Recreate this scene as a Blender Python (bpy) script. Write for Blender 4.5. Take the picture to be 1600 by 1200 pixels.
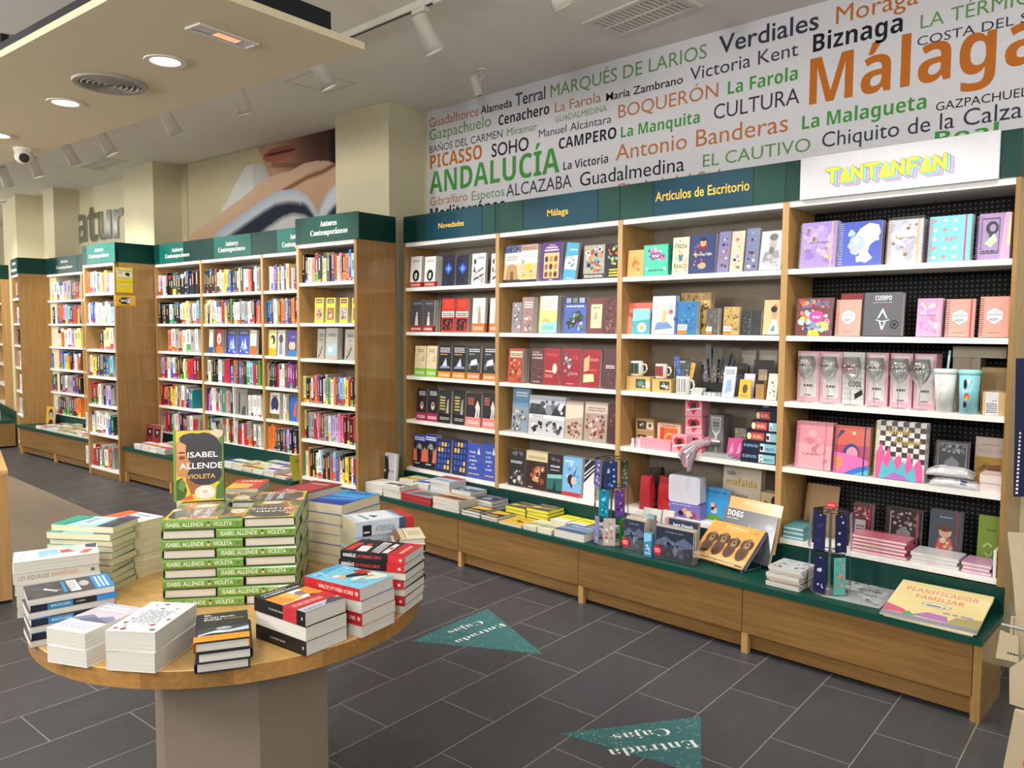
import bpy, math, random
from mathutils import Vector, Matrix
SC = bpy.context.scene
for _o in list(bpy.data.objects): bpy.data.objects.remove(_o)
COL = SC.collection
rnd = random.Random(7)

# ---------------------------------------------------------------- camera
F, PIT, YAW, ROLL = 1233.63, -0.0707, -0.7486, 0.0046       # focal length in px of a 1600x1200 frame
CAM = Vector((1.717, -3.8504, 1.5602))
_fw = Vector((math.sin(YAW)*math.cos(PIT), math.cos(YAW)*math.cos(PIT), math.sin(PIT)))
_r = Vector((math.cos(YAW), -math.sin(YAW), 0)); _u = _r.cross(_fw)
RV = _r*math.cos(ROLL) + _u*math.sin(ROLL); UV = -_r*math.sin(ROLL) + _u*math.cos(ROLL)
cd = bpy.data.cameras.new('camera'); cam = bpy.data.objects.new('camera', cd); COL.objects.link(cam)
cd.sensor_width = 36; cd.lens = F*36/1600; cd.clip_start = .05; cd.clip_end = 60
cam.matrix_world = Matrix(((RV.x, UV.x, -_fw.x, CAM.x), (RV.y, UV.y, -_fw.y, CAM.y), (RV.z, UV.z, -_fw.z, CAM.z), (0, 0, 0, 1)))
SC.camera = cam

# ---------------------------------------------------------------- world, exposure, added fill lights, table spotlights
SC.view_settings.view_transform = 'Standard'; SC.view_settings.look = 'None'
SC.view_settings.gamma = 1; SC.view_settings.exposure = -0.16; SC.view_settings.use_curve_mapping = False
wd = bpy.data.worlds.new('world'); SC.world = wd; wd.use_nodes = True
wd.node_tree.nodes['Background'].inputs[0].default_value = (1.0, .98, .95, 1)
wd.node_tree.nodes['Background'].inputs[1].default_value = .42

def lamp(kind, name, loc, energy, target=None, color=(1, .965, .91), size=.1, spot=None, blend=.5, size_y=None):
    d = bpy.data.lights.new(name, kind); o = bpy.data.objects.new(name, d); COL.objects.link(o)
    d.energy = energy; d.color = color; o.location = loc
    if kind == 'AREA':
        d.size = size
        if size_y: d.shape = 'RECTANGLE'; d.size_y = size_y
    else: d.shadow_soft_size = size
    if kind == 'SPOT': d.spot_size = math.radians(spot or 60); d.spot_blend = blend
    if target is not None:
        o.rotation_euler = (Vector(target) - Vector(loc)).to_track_quat('-Z', 'Y').to_euler()
    return o
# added point fills, out of view, that lift the ceiling, walls and mural
for _x, _y, _e in ((2.6, -5.4, 230), (-1.2, -5.8, 250), (-4.6, -5.0, 240), (-8.2, -4.0, 220), (-12.0, -3.0, 150), (3.5, -2.4, 90)):
    lamp('POINT', 'fill_point_light', (_x, _y, 2.35), _e, size=.28)
# spotlights of the next tracks, aimed at the table
lamp('SPOT', 'shop_spotlight', (.35, -4.3, 3.1), 75, (-.55, -2.6, .75), size=.05, spot=55, blend=.7)
lamp('SPOT', 'shop_spotlight', (-1.9, -4.6, 3.1), 70, (-.8, -2.7, .75), size=.05, spot=55, blend=.7)
# soft area fills added below the ceiling, unseen, behind and beside the camera
for _x, _y, _e in ((3.2, -3.0, 8), (0.8, -5.2, 14), (-2.4, -5.0, 14), (-5.8, -4.2, 14), (-9.2, -3.2, 14), (3.4, -6.0, 8)):
    lamp('AREA', 'fill_area_light', (_x, _y, 3.2), _e, (_x, _y, 0), size=1.2)

# ---------------------------------------------------------------- pixel of the photograph -> place in the room
def ray(x, y): return _fw + RV*((x-800)/F) - UV*((y-600)/F)
def atZ(x, y, z):
    d = ray(x, y); return CAM + d*((z-CAM.z)/d.z)
class Frame:
    """A straight run of wall: x along it to the right, y into the wall, z up."""
    def __init__(s, ox, oy, ang):
        s.o = Vector((ox, oy, 0)); s.a = ang
        s.e = Vector((math.cos(ang), math.sin(ang), 0)); s.n = Vector((-math.sin(ang), math.cos(ang), 0))
        s.M = Matrix.Translation(s.o) @ Matrix.Rotation(ang, 4, 'Z')
    def at(s, px, py, y=0.):
        d = ray(px, py); P = CAM + d*(((s.o-CAM).dot(s.n)+y)/d.dot(s.n))
        return (P-s.o).dot(s.e), P.z
    def X(s, px, py, y=0.): return s.at(px, py, y)[0]
    def Zc(s, px, py, y=0.): return s.at(px, py, y)[1]
FU = Frame(0, 0, 0)                       # the long wall on the right
FL = Frame(-3.0, -.42, math.atan(.07))    # the run beyond the first pillar, turned slightly

# ---------------------------------------------------------------- colours and materials
def hx(h):
    if not isinstance(h, str): return h
    v = [int(h[i:i+2], 16)/255 for i in (0, 2, 4)]
    return tuple((c/12.92 if c <= .04045 else ((c+.055)/1.055)**2.4) for c in v) + (1.,)
def nodes(name, rough=.5, spec=.5, metal=0.):
    m = bpy.data.materials.new(name); m.use_nodes = True; nt = m.node_tree
    b = nt.nodes['Principled BSDF']; b.inputs['Roughness'].default_value = rough
    b.inputs['Specular IOR Level'].default_value = spec; b.inputs['Metallic'].default_value = metal
    return m, nt, b
def L(nt, a, b): nt.links.new(a, b)
def N(nt, t, **kw):
    n = nt.nodes.new(t)
    for k, v in kw.items():
        if k in n.inputs: n.inputs[k].default_value = v
        else: setattr(n, k, v)
    return n
def plain(name, col, rough=.5, spec=.4, metal=0., var=.06, scale=30., bump=0.):
    m, nt, b = nodes(name, rough, spec, metal)
    tc = N(nt, 'ShaderNodeTexCoord'); no = N(nt, 'ShaderNodeTexNoise', Scale=scale, Detail=3.)
    L(nt, tc.outputs['Object'], no.inputs['Vector'])
    mx = N(nt, 'ShaderNodeMix', data_type='RGBA'); c = hx(col)
    mx.inputs['A'].default_value = tuple(v*(1-var) for v in c[:3])+(1,); mx.inputs['B'].default_value = tuple(min(1, v*(1+var)) for v in c[:3])+(1,)
    L(nt, no.outputs['Fac'], mx.inputs['Factor']); L(nt, mx.outputs['Result'], b.inputs['Base Color'])
    if bump:
        bp = N(nt, 'ShaderNodeBump', Strength=bump, Distance=.002); L(nt, no.outputs['Fac'], bp.inputs['Height']); L(nt, bp.outputs['Normal'], b.inputs['Normal'])
    return m
def wood(name, axis, c1, c2, rough=.35, spec=.45, sc=1.):
    m, nt, b = nodes(name, rough, spec)
    tc = N(nt, 'ShaderNodeTexCoord'); mp = N(nt, 'ShaderNodeMapping')
    s = [26*sc, 26*sc, 26*sc]; s[axis] = 1.6*sc; mp.inputs['Scale'].default_value = s
    L(nt, tc.outputs['Object'], mp.inputs['Vector'])
    n1 = N(nt, 'ShaderNodeTexNoise', Scale=1.0, Detail=5., Roughness=.6, Distortion=.6); L(nt, mp.outputs['Vector'], n1.inputs['Vector'])
    mp2 = N(nt, 'ShaderNodeMapping'); s2 = [110*sc]*3; s2[axis] = 3*sc; mp2.inputs['Scale'].default_value = s2
    L(nt, tc.outputs['Object'], mp2.inputs['Vector'])
    n2 = N(nt, 'ShaderNodeTexNoise', Scale=1.0, Detail=2.); L(nt, mp2.outputs['Vector'], n2.inputs['Vector'])
    ad = N(nt, 'ShaderNodeMath', operation='MULTIPLY_ADD'); ad.inputs[1].default_value = .45; L(nt, n2.outputs['Fac'], ad.inputs[0]); 
    sb = N(nt, 'ShaderNodeMath', operation='MULTIPLY'); sb.inputs[1].default_value = .425; L(nt, n1.outputs['Fac'], sb.inputs[0]); L(nt, sb.outputs[0], ad.inputs[2])
    cr = N(nt, 'ShaderNodeValToRGB'); L(nt, ad.outputs[0], cr.inputs['Fac'])
    cr.color_ramp.elements[0].position = .32; cr.color_ramp.elements[0].color = hx(c1)
    cr.color_ramp.elements[1].position = .66; cr.color_ramp.elements[1].color = hx(c2)
    L(nt, cr.outputs['Color'], b.inputs['Base Color'])
    return m
def emit(name, col, s):
    m, nt, b = nodes(name, .4); b.inputs['Emission Color'].default_value = hx(col); b.inputs['Emission Strength'].default_value = s
    b.inputs['Base Color'].default_value = hx(col); return m
def printed(name, rough, spec=.4, coat=0.):
    m, nt, b = nodes(name, rough, spec); a = N(nt, 'ShaderNodeAttribute', attribute_name='Col')
    tc = N(nt, 'ShaderNodeTexCoord'); no = N(nt, 'ShaderNodeTexNoise', Scale=60., Detail=2.); L(nt, tc.outputs['Object'], no.inputs['Vector'])
    mr = N(nt, 'ShaderNodeMapRange'); mr.inputs['To Min'].default_value = .95; mr.inputs['To Max'].default_value = 1.05; L(nt, no.outputs['Fac'], mr.inputs['Value'])
    mx = N(nt, 'ShaderNodeMix', data_type='RGBA', blend_type='MULTIPLY'); mx.inputs['Factor'].default_value = 1.
    L(nt, a.outputs['Color'], mx.inputs['A']); L(nt, mr.outputs['Result'], mx.inputs['B']); L(nt, mx.outputs['Result'], b.inputs['Base Color'])
    if coat: b.inputs['Coat Weight'].default_value = coat; b.inputs['Coat Roughness'].default_value = .12
    return m
def pages_mat():
    m, nt, b = nodes('page_edges', .8, .2); a = N(nt, 'ShaderNodeAttribute', attribute_name='Col')
    tc = N(nt, 'ShaderNodeTexCoord'); mp = N(nt, 'ShaderNodeMapping'); mp.inputs['Scale'].default_value = (3, 3, 900); L(nt, tc.outputs['Object'], mp.inputs['Vector'])
    no = N(nt, 'ShaderNodeTexNoise', Scale=1., Detail=2.); L(nt, mp.outputs['Vector'], no.inputs['Vector'])
    mr = N(nt, 'ShaderNodeMapRange'); mr.inputs['From Min'].default_value = .3; mr.inputs['From Max'].default_value = .7; mr.inputs['To Min'].default_value = .8; mr.inputs['To Max'].default_value = 1.06; L(nt, no.outputs['Fac'], mr.inputs['Value'])
    mx = N(nt, 'ShaderNodeMix', data_type='RGBA', blend_type='MULTIPLY'); mx.inputs['Factor'].default_value = 1.
    L(nt, a.outputs['Color'], mx.inputs['A']); L(nt, mr.outputs['Result'], mx.inputs['B']); L(nt, mx.outputs['Result'], b.inputs['Base Color'])
    return m
def clear(name, tint=(1, 1, 1, 1), amount=.12, rough=.05):
    m, nt, b = nodes(name); nt.nodes.remove(b); out = nt.nodes['Material Output']
    t = N(nt, 'ShaderNodeBsdfTransparent'); t.inputs['Color'].default_value = tint
    g = N(nt, 'ShaderNodeBsdfGlossy'); g.inputs['Roughness'].default_value = rough
    lw = N(nt, 'ShaderNodeLayerWeight'); lw.inputs['Blend'].default_value = .25
    ad = N(nt, 'ShaderNodeMath', operation='MULTIPLY_ADD'); ad.inputs[1].default_value = .6; ad.inputs[2].default_value = amount; L(nt, lw.outputs['Facing'], ad.inputs[0])
    mx = N(nt, 'ShaderNodeMixShader'); L(nt, ad.outputs[0], mx.inputs['Fac']); L(nt, t.outputs[0], mx.inputs[1]); L(nt, g.outputs[0], mx.inputs[2]); L(nt, mx.outputs[0], out.inputs['Surface'])
    return m
M = {
 'print': printed('printed_card', .42), 'gloss': printed('glossy_print', .25, .5, .3), 'matte': printed('matte_print', .75, .2), 'pages': pages_mat(),
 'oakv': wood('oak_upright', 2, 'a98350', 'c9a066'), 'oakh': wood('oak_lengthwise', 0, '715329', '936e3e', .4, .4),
 'oakd': wood('oak_end_panel', 2, '8f6d3e', 'ad8650', .18, .55), 'oakt': wood('oak_table', 0, 'c49a5c', 'dfb878', .3, .45, .8), 'oakr': wood('oak_table_rim', 0, '9c7238', 'bc8d4e', .35, .45, .8),
 'white': plain('white_laminate', 'e9e8e3', .4), 'green': plain('dark_green_laminate', '064036', .45, .3, 0, .1, 8.),
 'green2': plain('deep_green_laminate', '00362f', .45, .3, 0, .1, 8.), 'teal': plain('teal_sign_board', '053c4c', .42, .3, 0, .1, 8.), 'greenl': plain('bright_green_sign_board', '0c6258', .42, .3, 0, .08, 8.),
 'back': plain('grey_back_board', '8d8172', .6), 'wall': plain('cream_wall_paint', 'd6ceae', .8, .2, 0, .02, 3.), 'ceil': plain('white_ceiling_paint', 'e9e5dc', .85, .2, 0, .02, 2.),
 'vent': plain('grey_vent_paint', '9c968c', .45), 'canopy': plain('cream_canopy_paint', 'e2d6b6', .7, .25, 0, .02, 3.), 'black': plain('black_plastic', '151618', .4), 'navy': plain('dark_navy_paint', '0a1420', .5),
 'metal': plain('brushed_steel', 'b8bcc0', .3, .5, .9), 'mirror': plain('polished_steel', 'aab0b4', .12, .5, 1.), 'lampwhite': plain('white_lamp_paint', 'd9d4ca', .4),
 'taupe': plain('taupe_pedestal_paint', '8b7d6e', .5, .4, 0, .03, 4.), 'clear': clear('clear_acrylic'), 'wrap': clear('clear_wrap', (1, 1, 1, 1), .1, .12), 'glass': clear('drinking_glass', (.97, .98, .98, 1), .16),
 'lit': emit('lit_lens', 'fff6e6', 9.), 'heat': emit('warm_heater_glow', 'ffb48a', .9), 'canvas': plain('natural_canvas', 'bdae92', .9, .1, 0, .12, 300., .4),
}

# ---------------------------------------------------------------- mesh building
_glyphs = {}
_BOLD = {**{chr(65+i): chr(0x1D400+i) for i in range(26)}, **{chr(97+i): chr(0x1D41A+i) for i in range(26)}}
_SANSB = {**{chr(65+i): chr(0x1D5D4+i) for i in range(26)}, **{chr(97+i): chr(0x1D5EE+i) for i in range(26)}}
_ITAL = {**{chr(65+i): chr(0x1D468+i) for i in range(26)}, **{chr(97+i): chr(0x1D482+i) for i in range(26)}}
_ACUTE = {'á': 'a', 'é': 'e', 'í': 'i', 'ó': 'o', 'ú': 'u', 'Á': 'A', 'É': 'E', 'Í': 'I', 'Ó': 'O', 'Ú': 'U'}
def _raw(s, off):
    cu = bpy.data.curves.new('glyphs', 'FONT'); cu.body = s; cu.size = 1; cu.offset = off; cu.resolution_u = 3
    ob = bpy.data.objects.new('glyphs', cu); COL.objects.link(ob)
    dg = bpy.context.evaluated_depsgraph_get(); me = bpy.data.meshes.new_from_object(ob.evaluated_get(dg))
    v = [(p.co.x, p.co.y) for p in me.vertices]; f = [tuple(p.vertices) for p in me.polygons]
    bpy.data.objects.remove(ob); bpy.data.curves.remove(cu); bpy.data.meshes.remove(me)
    return v, f
def glyphs(s, style=''):
    k = (s, style)
    if k not in _glyphs:
        off = .01 if 'm' in style else 0
        acc = []
        if 's' in style or 'i' in style or 'b' in style:
            T = _BOLD if 's' in style else (_SANSB if 'b' in style else _ITAL)
            base = ''.join(_ACUTE.get(c, c) for c in s); conv = ''.join(T.get(c, c) for c in base)
            v, f = _raw(conv, -.012 if 'n' in style else 0)
            for i, c in enumerate(s):
                if c in _ACUTE:
                    w0 = max((p[0] for p in _raw(conv[:i], 0)[0]), default=0); w1 = max(p[0] for p in _raw(conv[:i+1], 0)[0]); acc.append(((w0+w1)/2, c.isupper()))
            for cx, up in acc:
                n = len(v); q = .2 if up else 0; v = v + [(cx-.07, .57+q), (cx+.02, .57+q), (cx+.16, .75+q), (cx+.0, .75+q)]; f = f + [(n, n+1, n+2, n+3)]
        else: v, f = _raw(s, off)
        x0 = min(p[0] for p in v); x1 = max(p[0] for p in v)
        _glyphs[k] = ([(p[0]-x0, p[1]) for p in v], f, x1-x0, .682)
    return _glyphs[k]

class MB:
    def __init__(s): s.v = []; s.f = []; s.m = []; s.c = []; s.mats = []
    def mi(s, mat):
        if mat not in s.mats: s.mats.append(mat)
        return s.mats.index(mat)
    def face(s, pts, mat, col=(.8, .8, .8, 1)):
        n = len(s.v); s.v += [tuple(p) for p in pts]; s.f.append(tuple(range(n, n+len(pts)))); s.m.append(s.mi(mat)); s.c.append(hx(col))
    def faces(s, vs, fs, mat, col=(.8, .8, .8, 1)):
        n = len(s.v); s.v += [tuple(p) for p in vs]; k = s.mi(mat); c = hx(col)
        for f in fs: s.f.append(tuple(i+n for i in f)); s.m.append(k); s.c.append(c)
    def box(s, x0, y0, z0, x1, y1, z1, mat, col=(.8, .8, .8, 1)):
        vs = [(x, y, z) for z in (z0, z1) for y in (y0, y1) for x in (x0, x1)]
        s.faces(vs, [(0, 2, 3, 1), (4, 5, 7, 6), (0, 1, 5, 4), (2, 6, 7, 3), (0, 4, 6, 2), (1, 3, 7, 5)], mat, col)
    def prism(s, pts, a0, a1, mat, col=(.8, .8, .8, 1), axis=2, capcol=None):
        """Outline pts (2-D) pushed along axis from a0 to a1."""
        n = len(pts)
        def P(p, a): return (p[0], p[1], a) if axis == 2 else ((p[0], a, p[1]) if axis == 1 else (a, p[0], p[1]))
        vs = [P(p, a0) for p in pts] + [P(p, a1) for p in pts]
        s.faces(vs, [tuple(range(n-1, -1, -1)), tuple(range(n, 2*n))], mat, capcol or col)
        s.faces(vs, [(i, (i+1) % n, n+(i+1) % n, n+i) for i in range(n)], mat, col)
    def lathe(s, prof, mat, col=(.8, .8, .8, 1), seg=24, c=(0, 0, 0), caps=True):
        vs = []; n = len(prof)
        for k in range(seg):
            a = 2*math.pi*k/seg
            for r, z in prof: vs.append((c[0]+r*math.cos(a), c[1]+r*math.sin(a), c[2]+z))
        fs = [(k*n+i, ((k+1) % seg)*n+i, ((k+1) % seg)*n+i+1, k*n+i+1) for k in range(seg) for i in range(n-1)]
        if caps: fs += [tuple(k*n for k in range(seg-1, -1, -1)), tuple(k*n+n-1 for k in range(seg))]
        s.faces(vs, fs, mat, col)
    def tube(s, pts, r, mat, col=(.8, .8, .8, 1), seg=8, closed=False):
        P = [Vector(p) for p in pts]; n = len(P); vs = []
        for i in range(n):
            t = (P[(i+1) % n]-P[i-1]) if closed else (P[min(i+1, n-1)]-P[max(i-1, 0)])
            t.normalize(); a = t.orthogonal().normalized() if abs(t.z) > .95 else t.cross(Vector((0, 0, 1))).normalized(); b = t.cross(a)
            rr = r[i] if isinstance(r, (list, tuple)) else r
            for k in range(seg):
                w = 2*math.pi*k/seg; vs.append(P[i]+a*(rr*math.cos(w))+b*(rr*math.sin(w)))
        fs = [(i*seg+k, i*seg+(k+1) % seg, ((i+1) % n)*seg+(k+1) % seg, ((i+1) % n)*seg+k) for i in range(n if closed else n-1) for k in range(seg)]
        if not closed: fs += [tuple(range(seg-1, -1, -1)), tuple(range((n-1)*seg, n*seg))]
        s.faces(vs, fs, mat, col)
    def text(s, txt, O, U, V, w, h, mat, col, style=''):
        """Lettering from O along U; cap height h; squeezed to width w unless w is 0."""
        v, f, tw, ch = glyphs(txt, style); ky = h/ch; kx = w/tw if w else ky
        O, U, V = Vector(O), Vector(U), Vector(V)
        s.faces([O+U*(p[0]*kx)+V*(p[1]*ky) for p in v], f, mat, col)
    def art(s, spec, O, U, V, Nn, w, h, mat, off=.00005):
        """Flat printing: shapes in 0..1 coordinates of a w x h panel, each layer a hair above the last."""
        O, U, V, Nn = Vector(O), Vector(U), Vector(V), Vector(Nn)
        def P(x, y, k): return O+U*(x*w)+V*(y*h)+Nn*(off*(k+1))
        k = 0
        for sh in spec:
            t, c = sh[0], sh[1]
            if t == 'r': x0, y0, x1, y1 = sh[2:6]; s.face([P(x0, y0, k), P(x1, y0, k), P(x1, y1, k), P(x0, y1, k)], mat, c)
            elif t == 'e':
                cx, cy, rx, ry = sh[2:6]; n = 20
                s.face([P(cx+rx*math.cos(2*math.pi*i/n), cy+ry*math.sin(2*math.pi*i/n), k) for i in range(n)], mat, c)
            elif t == 'p': s.face([P(x, y, k) for x, y in sh[2]], mat, c)
            elif t == 't':
                txt, x, y, tw, th = sh[2:7]; s.text(txt, P(x, y, k), U, V, tw*w, th*h, mat, c, sh[7] if len(sh) > 7 else 'm')
            elif t == 'l':
                x0, y0, x1, y1, n = sh[2:7]; rr = random.Random(n*31+int(x0*99)); st = (y1-y0)/n
                for i in range(n):
                    xx = x0
                    while xx < x1-.02:
                        ww = min(rr.uniform(.05, .16), x1-xx); s.face([P(xx, y0+st*i, k), P(xx+ww, y0+st*i, k), P(xx+ww, y0+st*(i+.55), k), P(xx, y0+st*(i+.55), k)], mat, c); xx += ww+.025
            elif t == 'n':
                n, x0, y0, x1, y1, sz, seed = sh[2:9]; rr = random.Random(seed); asp = w/h
                for i in range(n):
                    q = sz*rr.uniform(.5, 1.2); cx, cy = rr.uniform(x0+q, x1-q), rr.uniform(y0+q*asp, y1-q*asp); m = rr.randint(5, 8); a0 = rr.uniform(0, 6)
                    cc = c[rr.randrange(len(c))] if isinstance(c, (list, tuple)) and isinstance(c[0], str) else c
                    s.face([P(cx+q*rr.uniform(.6, 1)*math.cos(a0+2*math.pi*j/m), cy+q*asp*rr.uniform(.6, 1)*math.sin(a0+2*math.pi*j/m), k+i*.2) for j in range(m)], mat, cc)
            k += 1+(sh[2]*.2 if t == 'n' else 0)
    def mesh(s, name):
        me = bpy.data.meshes.new(name); me.from_pydata(s.v, [], s.f)
        for m in s.mats: me.materials.append(M[m] if isinstance(m, str) else m)
        me.polygons.foreach_set('material_index', s.m)
        ca = me.color_attributes.new('Col', 'FLOAT_COLOR', 'CORNER'); buf = []
        for f, c in zip(s.f, s.c): buf += list(c)*len(f)
        ca.data.foreach_set('color', buf); me.update(); return me
    def build(s, name, parent=None, Mx=None, smooth=False):
        me = s.mesh(name)
        if smooth: me.polygons.foreach_set('use_smooth', [True]*len(me.polygons))
        return link(name, me, parent, Mx)
def link(name, me, parent=None, Mx=None):
    o = bpy.data.objects.new(name, me); COL.objects.link(o)
    if parent is not None: o.parent = parent
    if Mx is not None: o.matrix_local = Mx
    return o
def tag(o, label=None, cat=None, group=None, kind=None):
    if label: o['label'] = label
    if cat: o['category'] = cat
    if group: o['group'] = group
    if kind: o['kind'] = kind
    return o
def thing(name, Mx, label, cat, group=None):
    o = bpy.data.objects.new(name, None); o.empty_display_size = .05; COL.objects.link(o); o.matrix_world = Mx
    return tag(o, label, cat, group)
def struct(mb, name, Mx=None): return tag(mb.build(name, None, Mx), kind='structure')
T = Matrix.Translation
def RZ(a): return Matrix.Rotation(a, 4, 'Z')
def RX(a): return Matrix.Rotation(a, 4, 'X')
def RY(a): return Matrix.Rotation(a, 4, 'Y')
ORD = 'zeroth first second third fourth fifth sixth seventh eighth ninth tenth eleventh twelfth thirteenth fourteenth fifteenth sixteenth seventeenth eighteenth nineteenth twentieth twenty-first twenty-second twenty-third twenty-fourth twenty-fifth twenty-sixth twenty-seventh twenty-eighth twenty-ninth thirtieth'.split()
# ================================================================ the room
def tile_floor():
    m, nt, b = nodes('slate_floor_tiles', .38, .45); tc = N(nt, 'ShaderNodeTexCoord')
    mp = N(nt, 'ShaderNodeMapping'); a = math.radians(3.3)
    mp.inputs['Location'].default_value = (TX, TY, 0); mp.inputs['Rotation'].default_value = (0, 0, math.radians(-90)-a)
    L(nt, tc.outputs['Object'], mp.inputs['Vector'])
    br = N(nt, 'ShaderNodeTexBrick', offset=.5, offset_frequency=2)
    for k, v in (('Scale', 1.), ('Brick Width', .593), ('Row Height', .2955), ('Mortar Size', .0022), ('Mortar Smooth', 0.), ('Bias', 0.)): br.inputs[k].default_value = v
    br.inputs['Color1'].default_value = hx('3e3f43'); br.inputs['Color2'].default_value = hx('46474b'); br.inputs['Mortar'].default_value = hx('85847f')
    L(nt, mp.outputs['Vector'], br.inputs['Vector'])
    n = N(nt, 'ShaderNodeTexNoise', Scale=4., Detail=6., Roughness=.65); mp2 = N(nt, 'ShaderNodeMapping'); mp2.inputs['Scale'].default_value = (1, 5, 1); L(nt, mp.outputs['Vector'], mp2.inputs['Vector']); L(nt, mp2.outputs['Vector'], n.inputs['Vector'])
    mr = N(nt, 'ShaderNodeMapRange'); mr.inputs['To Min'].default_value = .72; mr.inputs['To Max'].default_value = 1.25; L(nt, n.outputs['Fac'], mr.inputs['Value'])
    mx = N(nt, 'ShaderNodeMix', data_type='RGBA', blend_type='MULTIPLY'); mx.inputs['Factor'].default_value = 1.
    L(nt, br.outputs['Color'], mx.inputs['A']); L(nt, mr.outputs['Result'], mx.inputs['B']); L(nt, mx.outputs['Result'], b.inputs['Base Color'])
    bp = N(nt, 'ShaderNodeBump', Strength=.25, Distance=.003); L(nt, n.outputs['Fac'], bp.inputs['Height']); L(nt, bp.outputs['Normal'], b.inputs['Normal'])
    return m
TX, TY = .76, -.49
M['floor'] = tile_floor()
M['walk'] = wood('brown_walkway_tiles', 0, '7d7064', '8d8073', .45, .35, .5)
CEIL = 3.25
mb = MB(); mb.box(-17, -8, -.1, 5, 1.6, 0, 'floor'); struct(mb, 'floor')
mb = MB(); mb.box(-8.6, -2.55, 0, -3.75, -1.45, .003, 'walk'); struct(mb, 'floor_walkway')
mb = MB(); mb.box(-17, -8, CEIL, 5, 1.6, CEIL+.1, 'ceil'); struct(mb, 'ceiling')
mb = MB(); mb.box(-3.2, .33, 0, 5, .45, CEIL, 'wall'); struct(mb, 'wall_right')
mb = MB(); mb.box(-6.4, .635, 0, -.3, .75, CEIL, 'wall'); struct(mb, 'wall_left', FL.M)
FG = Frame(*(FL.M @ Vector((-6.28, 0, 0)))[:2], math.radians(-7.5))      # the farthest run, turned the other way
mb = MB(); mb.box(-9, .42, 0, .0, .55, CEIL, 'wall'); struct(mb, 'wall_far', FG.M)
mb = MB(); mb.box(-.70, .38, 0, -.07, .8, CEIL, 'wall'); struct(mb, 'pillar_near', FL.M)
mb = MB(); mb.box(-4.21, .33, 0, -3.57, .65, CEIL, 'wall'); struct(mb, 'pillar_middle', FL.M)
mb = MB(); mb.box(-6.34, .33, 0, -6.03, .65, CEIL, 'wall'); struct(mb, 'pillar_far', FL.M)
mb = MB(); mb.box(-1.9, .1, 0, -.75, .45, CEIL, 'wall'); struct(mb, 'pillar_farthest', FG.M)
mb = MB(); mb.box(-17.1, -8, 0, -17, 1.6, CEIL, 'wall'); struct(mb, 'wall_end')

# ---------------------------------------------------------------- word mural over the right bookcases
OR, GR, DK, BK, OB, GB = 'c07848', '6c9a5c', '3c4050', '20242c', 'c2702a', '4c9a48'
MUR = [  # words, baseline start px, baseline end px, cap height px at the start, colour, weight
 ('Guadalhorce', 671, 198, 748, 182, 14, OR, ''), ('Alameda', 751, 178, 800, 167, 12, BK, 'm'), ('Terral', 805, 165, 852, 155, 19, DK, 'm'),
 ('MARQUÉS DE LARIOS', 860, 150, 1104, 93, 19, GR, ''), ('Verdiales', 1123, 83, 1279, 47, 27, DK, 'm'), ('Moraga', 1306, 38, 1435, 5, 27, OB, ''),
 ('Gazpachuelo', 671, 221, 767, 196, 17, GR, ''), ('Cenachero', 779, 195, 858, 179, 15, BK, 'b'), ('La Farola', 867, 176, 939, 159, 15, OR, ''),
 ('María Zambrano', 947, 157, 1067, 131, 12, BK, 'm'), ('Victoria Kent', 1078, 125, 1247, 88, 20, DK, ''), ('Biznaga', 1270, 80, 1410, 51, 26, BK, 'b'),
 ('LA TÉRMICA', 1438, 45, 1640, -2, 21, GR, ''), ('COSTA DEL SOL', 1433, 70, 1650, 27, 14, DK, ''),
 ('BAÑOS DEL CARMEN', 671, 239, 785, 215, 11, DK, ''), ('Miramar', 792, 213, 839, 203, 12, GR, ''), ('GUADALMEDINA', 867, 191, 948, 174, 9, GR, ''),
 ('Manuel Alcántara', 842, 215, 955, 192, 12, DK, ''), ('BOQUERÓN', 966, 184, 1122, 152, 20, OR, ''), ('La Farola', 1137, 147, 1246, 125, 19, GB, 'b'),
 ('Málaga', 1264, 163, 1628, 96, 68, OB, 'b'), ('PICASSO', 672, 263, 753, 249, 20, OB, 'b'), ('SOHO', 768, 245, 826, 235, 20, BK, 'm'),
 ('CAMPERO', 873, 234, 963, 215, 16, BK, 'b'), ('La Manquita', 970, 215, 1093, 192, 16, GB, 'b'), ('CULTURA', 1115, 187, 1249, 161, 23, DK, ''),
 ('ANDALUCÍA', 671, 303, 874, 269, 32, GB, 'b'), ('La Victoria', 880, 266, 950, 254, 12, DK, 'b'), ('Antonio Banderas', 962, 251, 1231, 205, 24, OR, ''),
 ('La Malagueta', 1253, 202, 1447, 170, 20, GB, 'b'), ('GAZPACHUELO', 1462, 175, 1625, 145, 13, BK, ''),
 ('Gibralfaro', 672, 322, 730, 313, 13, OR, ''), ('Espetos', 737, 314, 788, 305, 14, GR, ''), ('ALCAZABA', 791, 308, 893, 292, 19, DK, ''),
 ('Guadalmedina', 906, 291, 1069, 267, 21, BK, ''), ('EL CAUTIVO', 1098, 261, 1266, 236, 19, GR, ''), ('Chiquito de la Calzada', 1284, 233, 1640, 174, 23, DK, ''),
 ('Mediterráneo', 672, 346, 790, 328, 18, BK, 'b'), ('Ciudad del Sol', 962, 306, 1125, 282, 17, OR, ''), ('María Zambrano', 1143, 293, 1290, 270, 20, BK, 'b'), ('Real', 1460, 230, 1560, 210, 20, GB, 'b'),
]
mb = MB(); YM = .33
x0 = FU.X(668, 250, YM)
mb.box(x0, YM-.004, 2.395, 3.6, YM, CEIL, 'matte', 'dcdce2')
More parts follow.
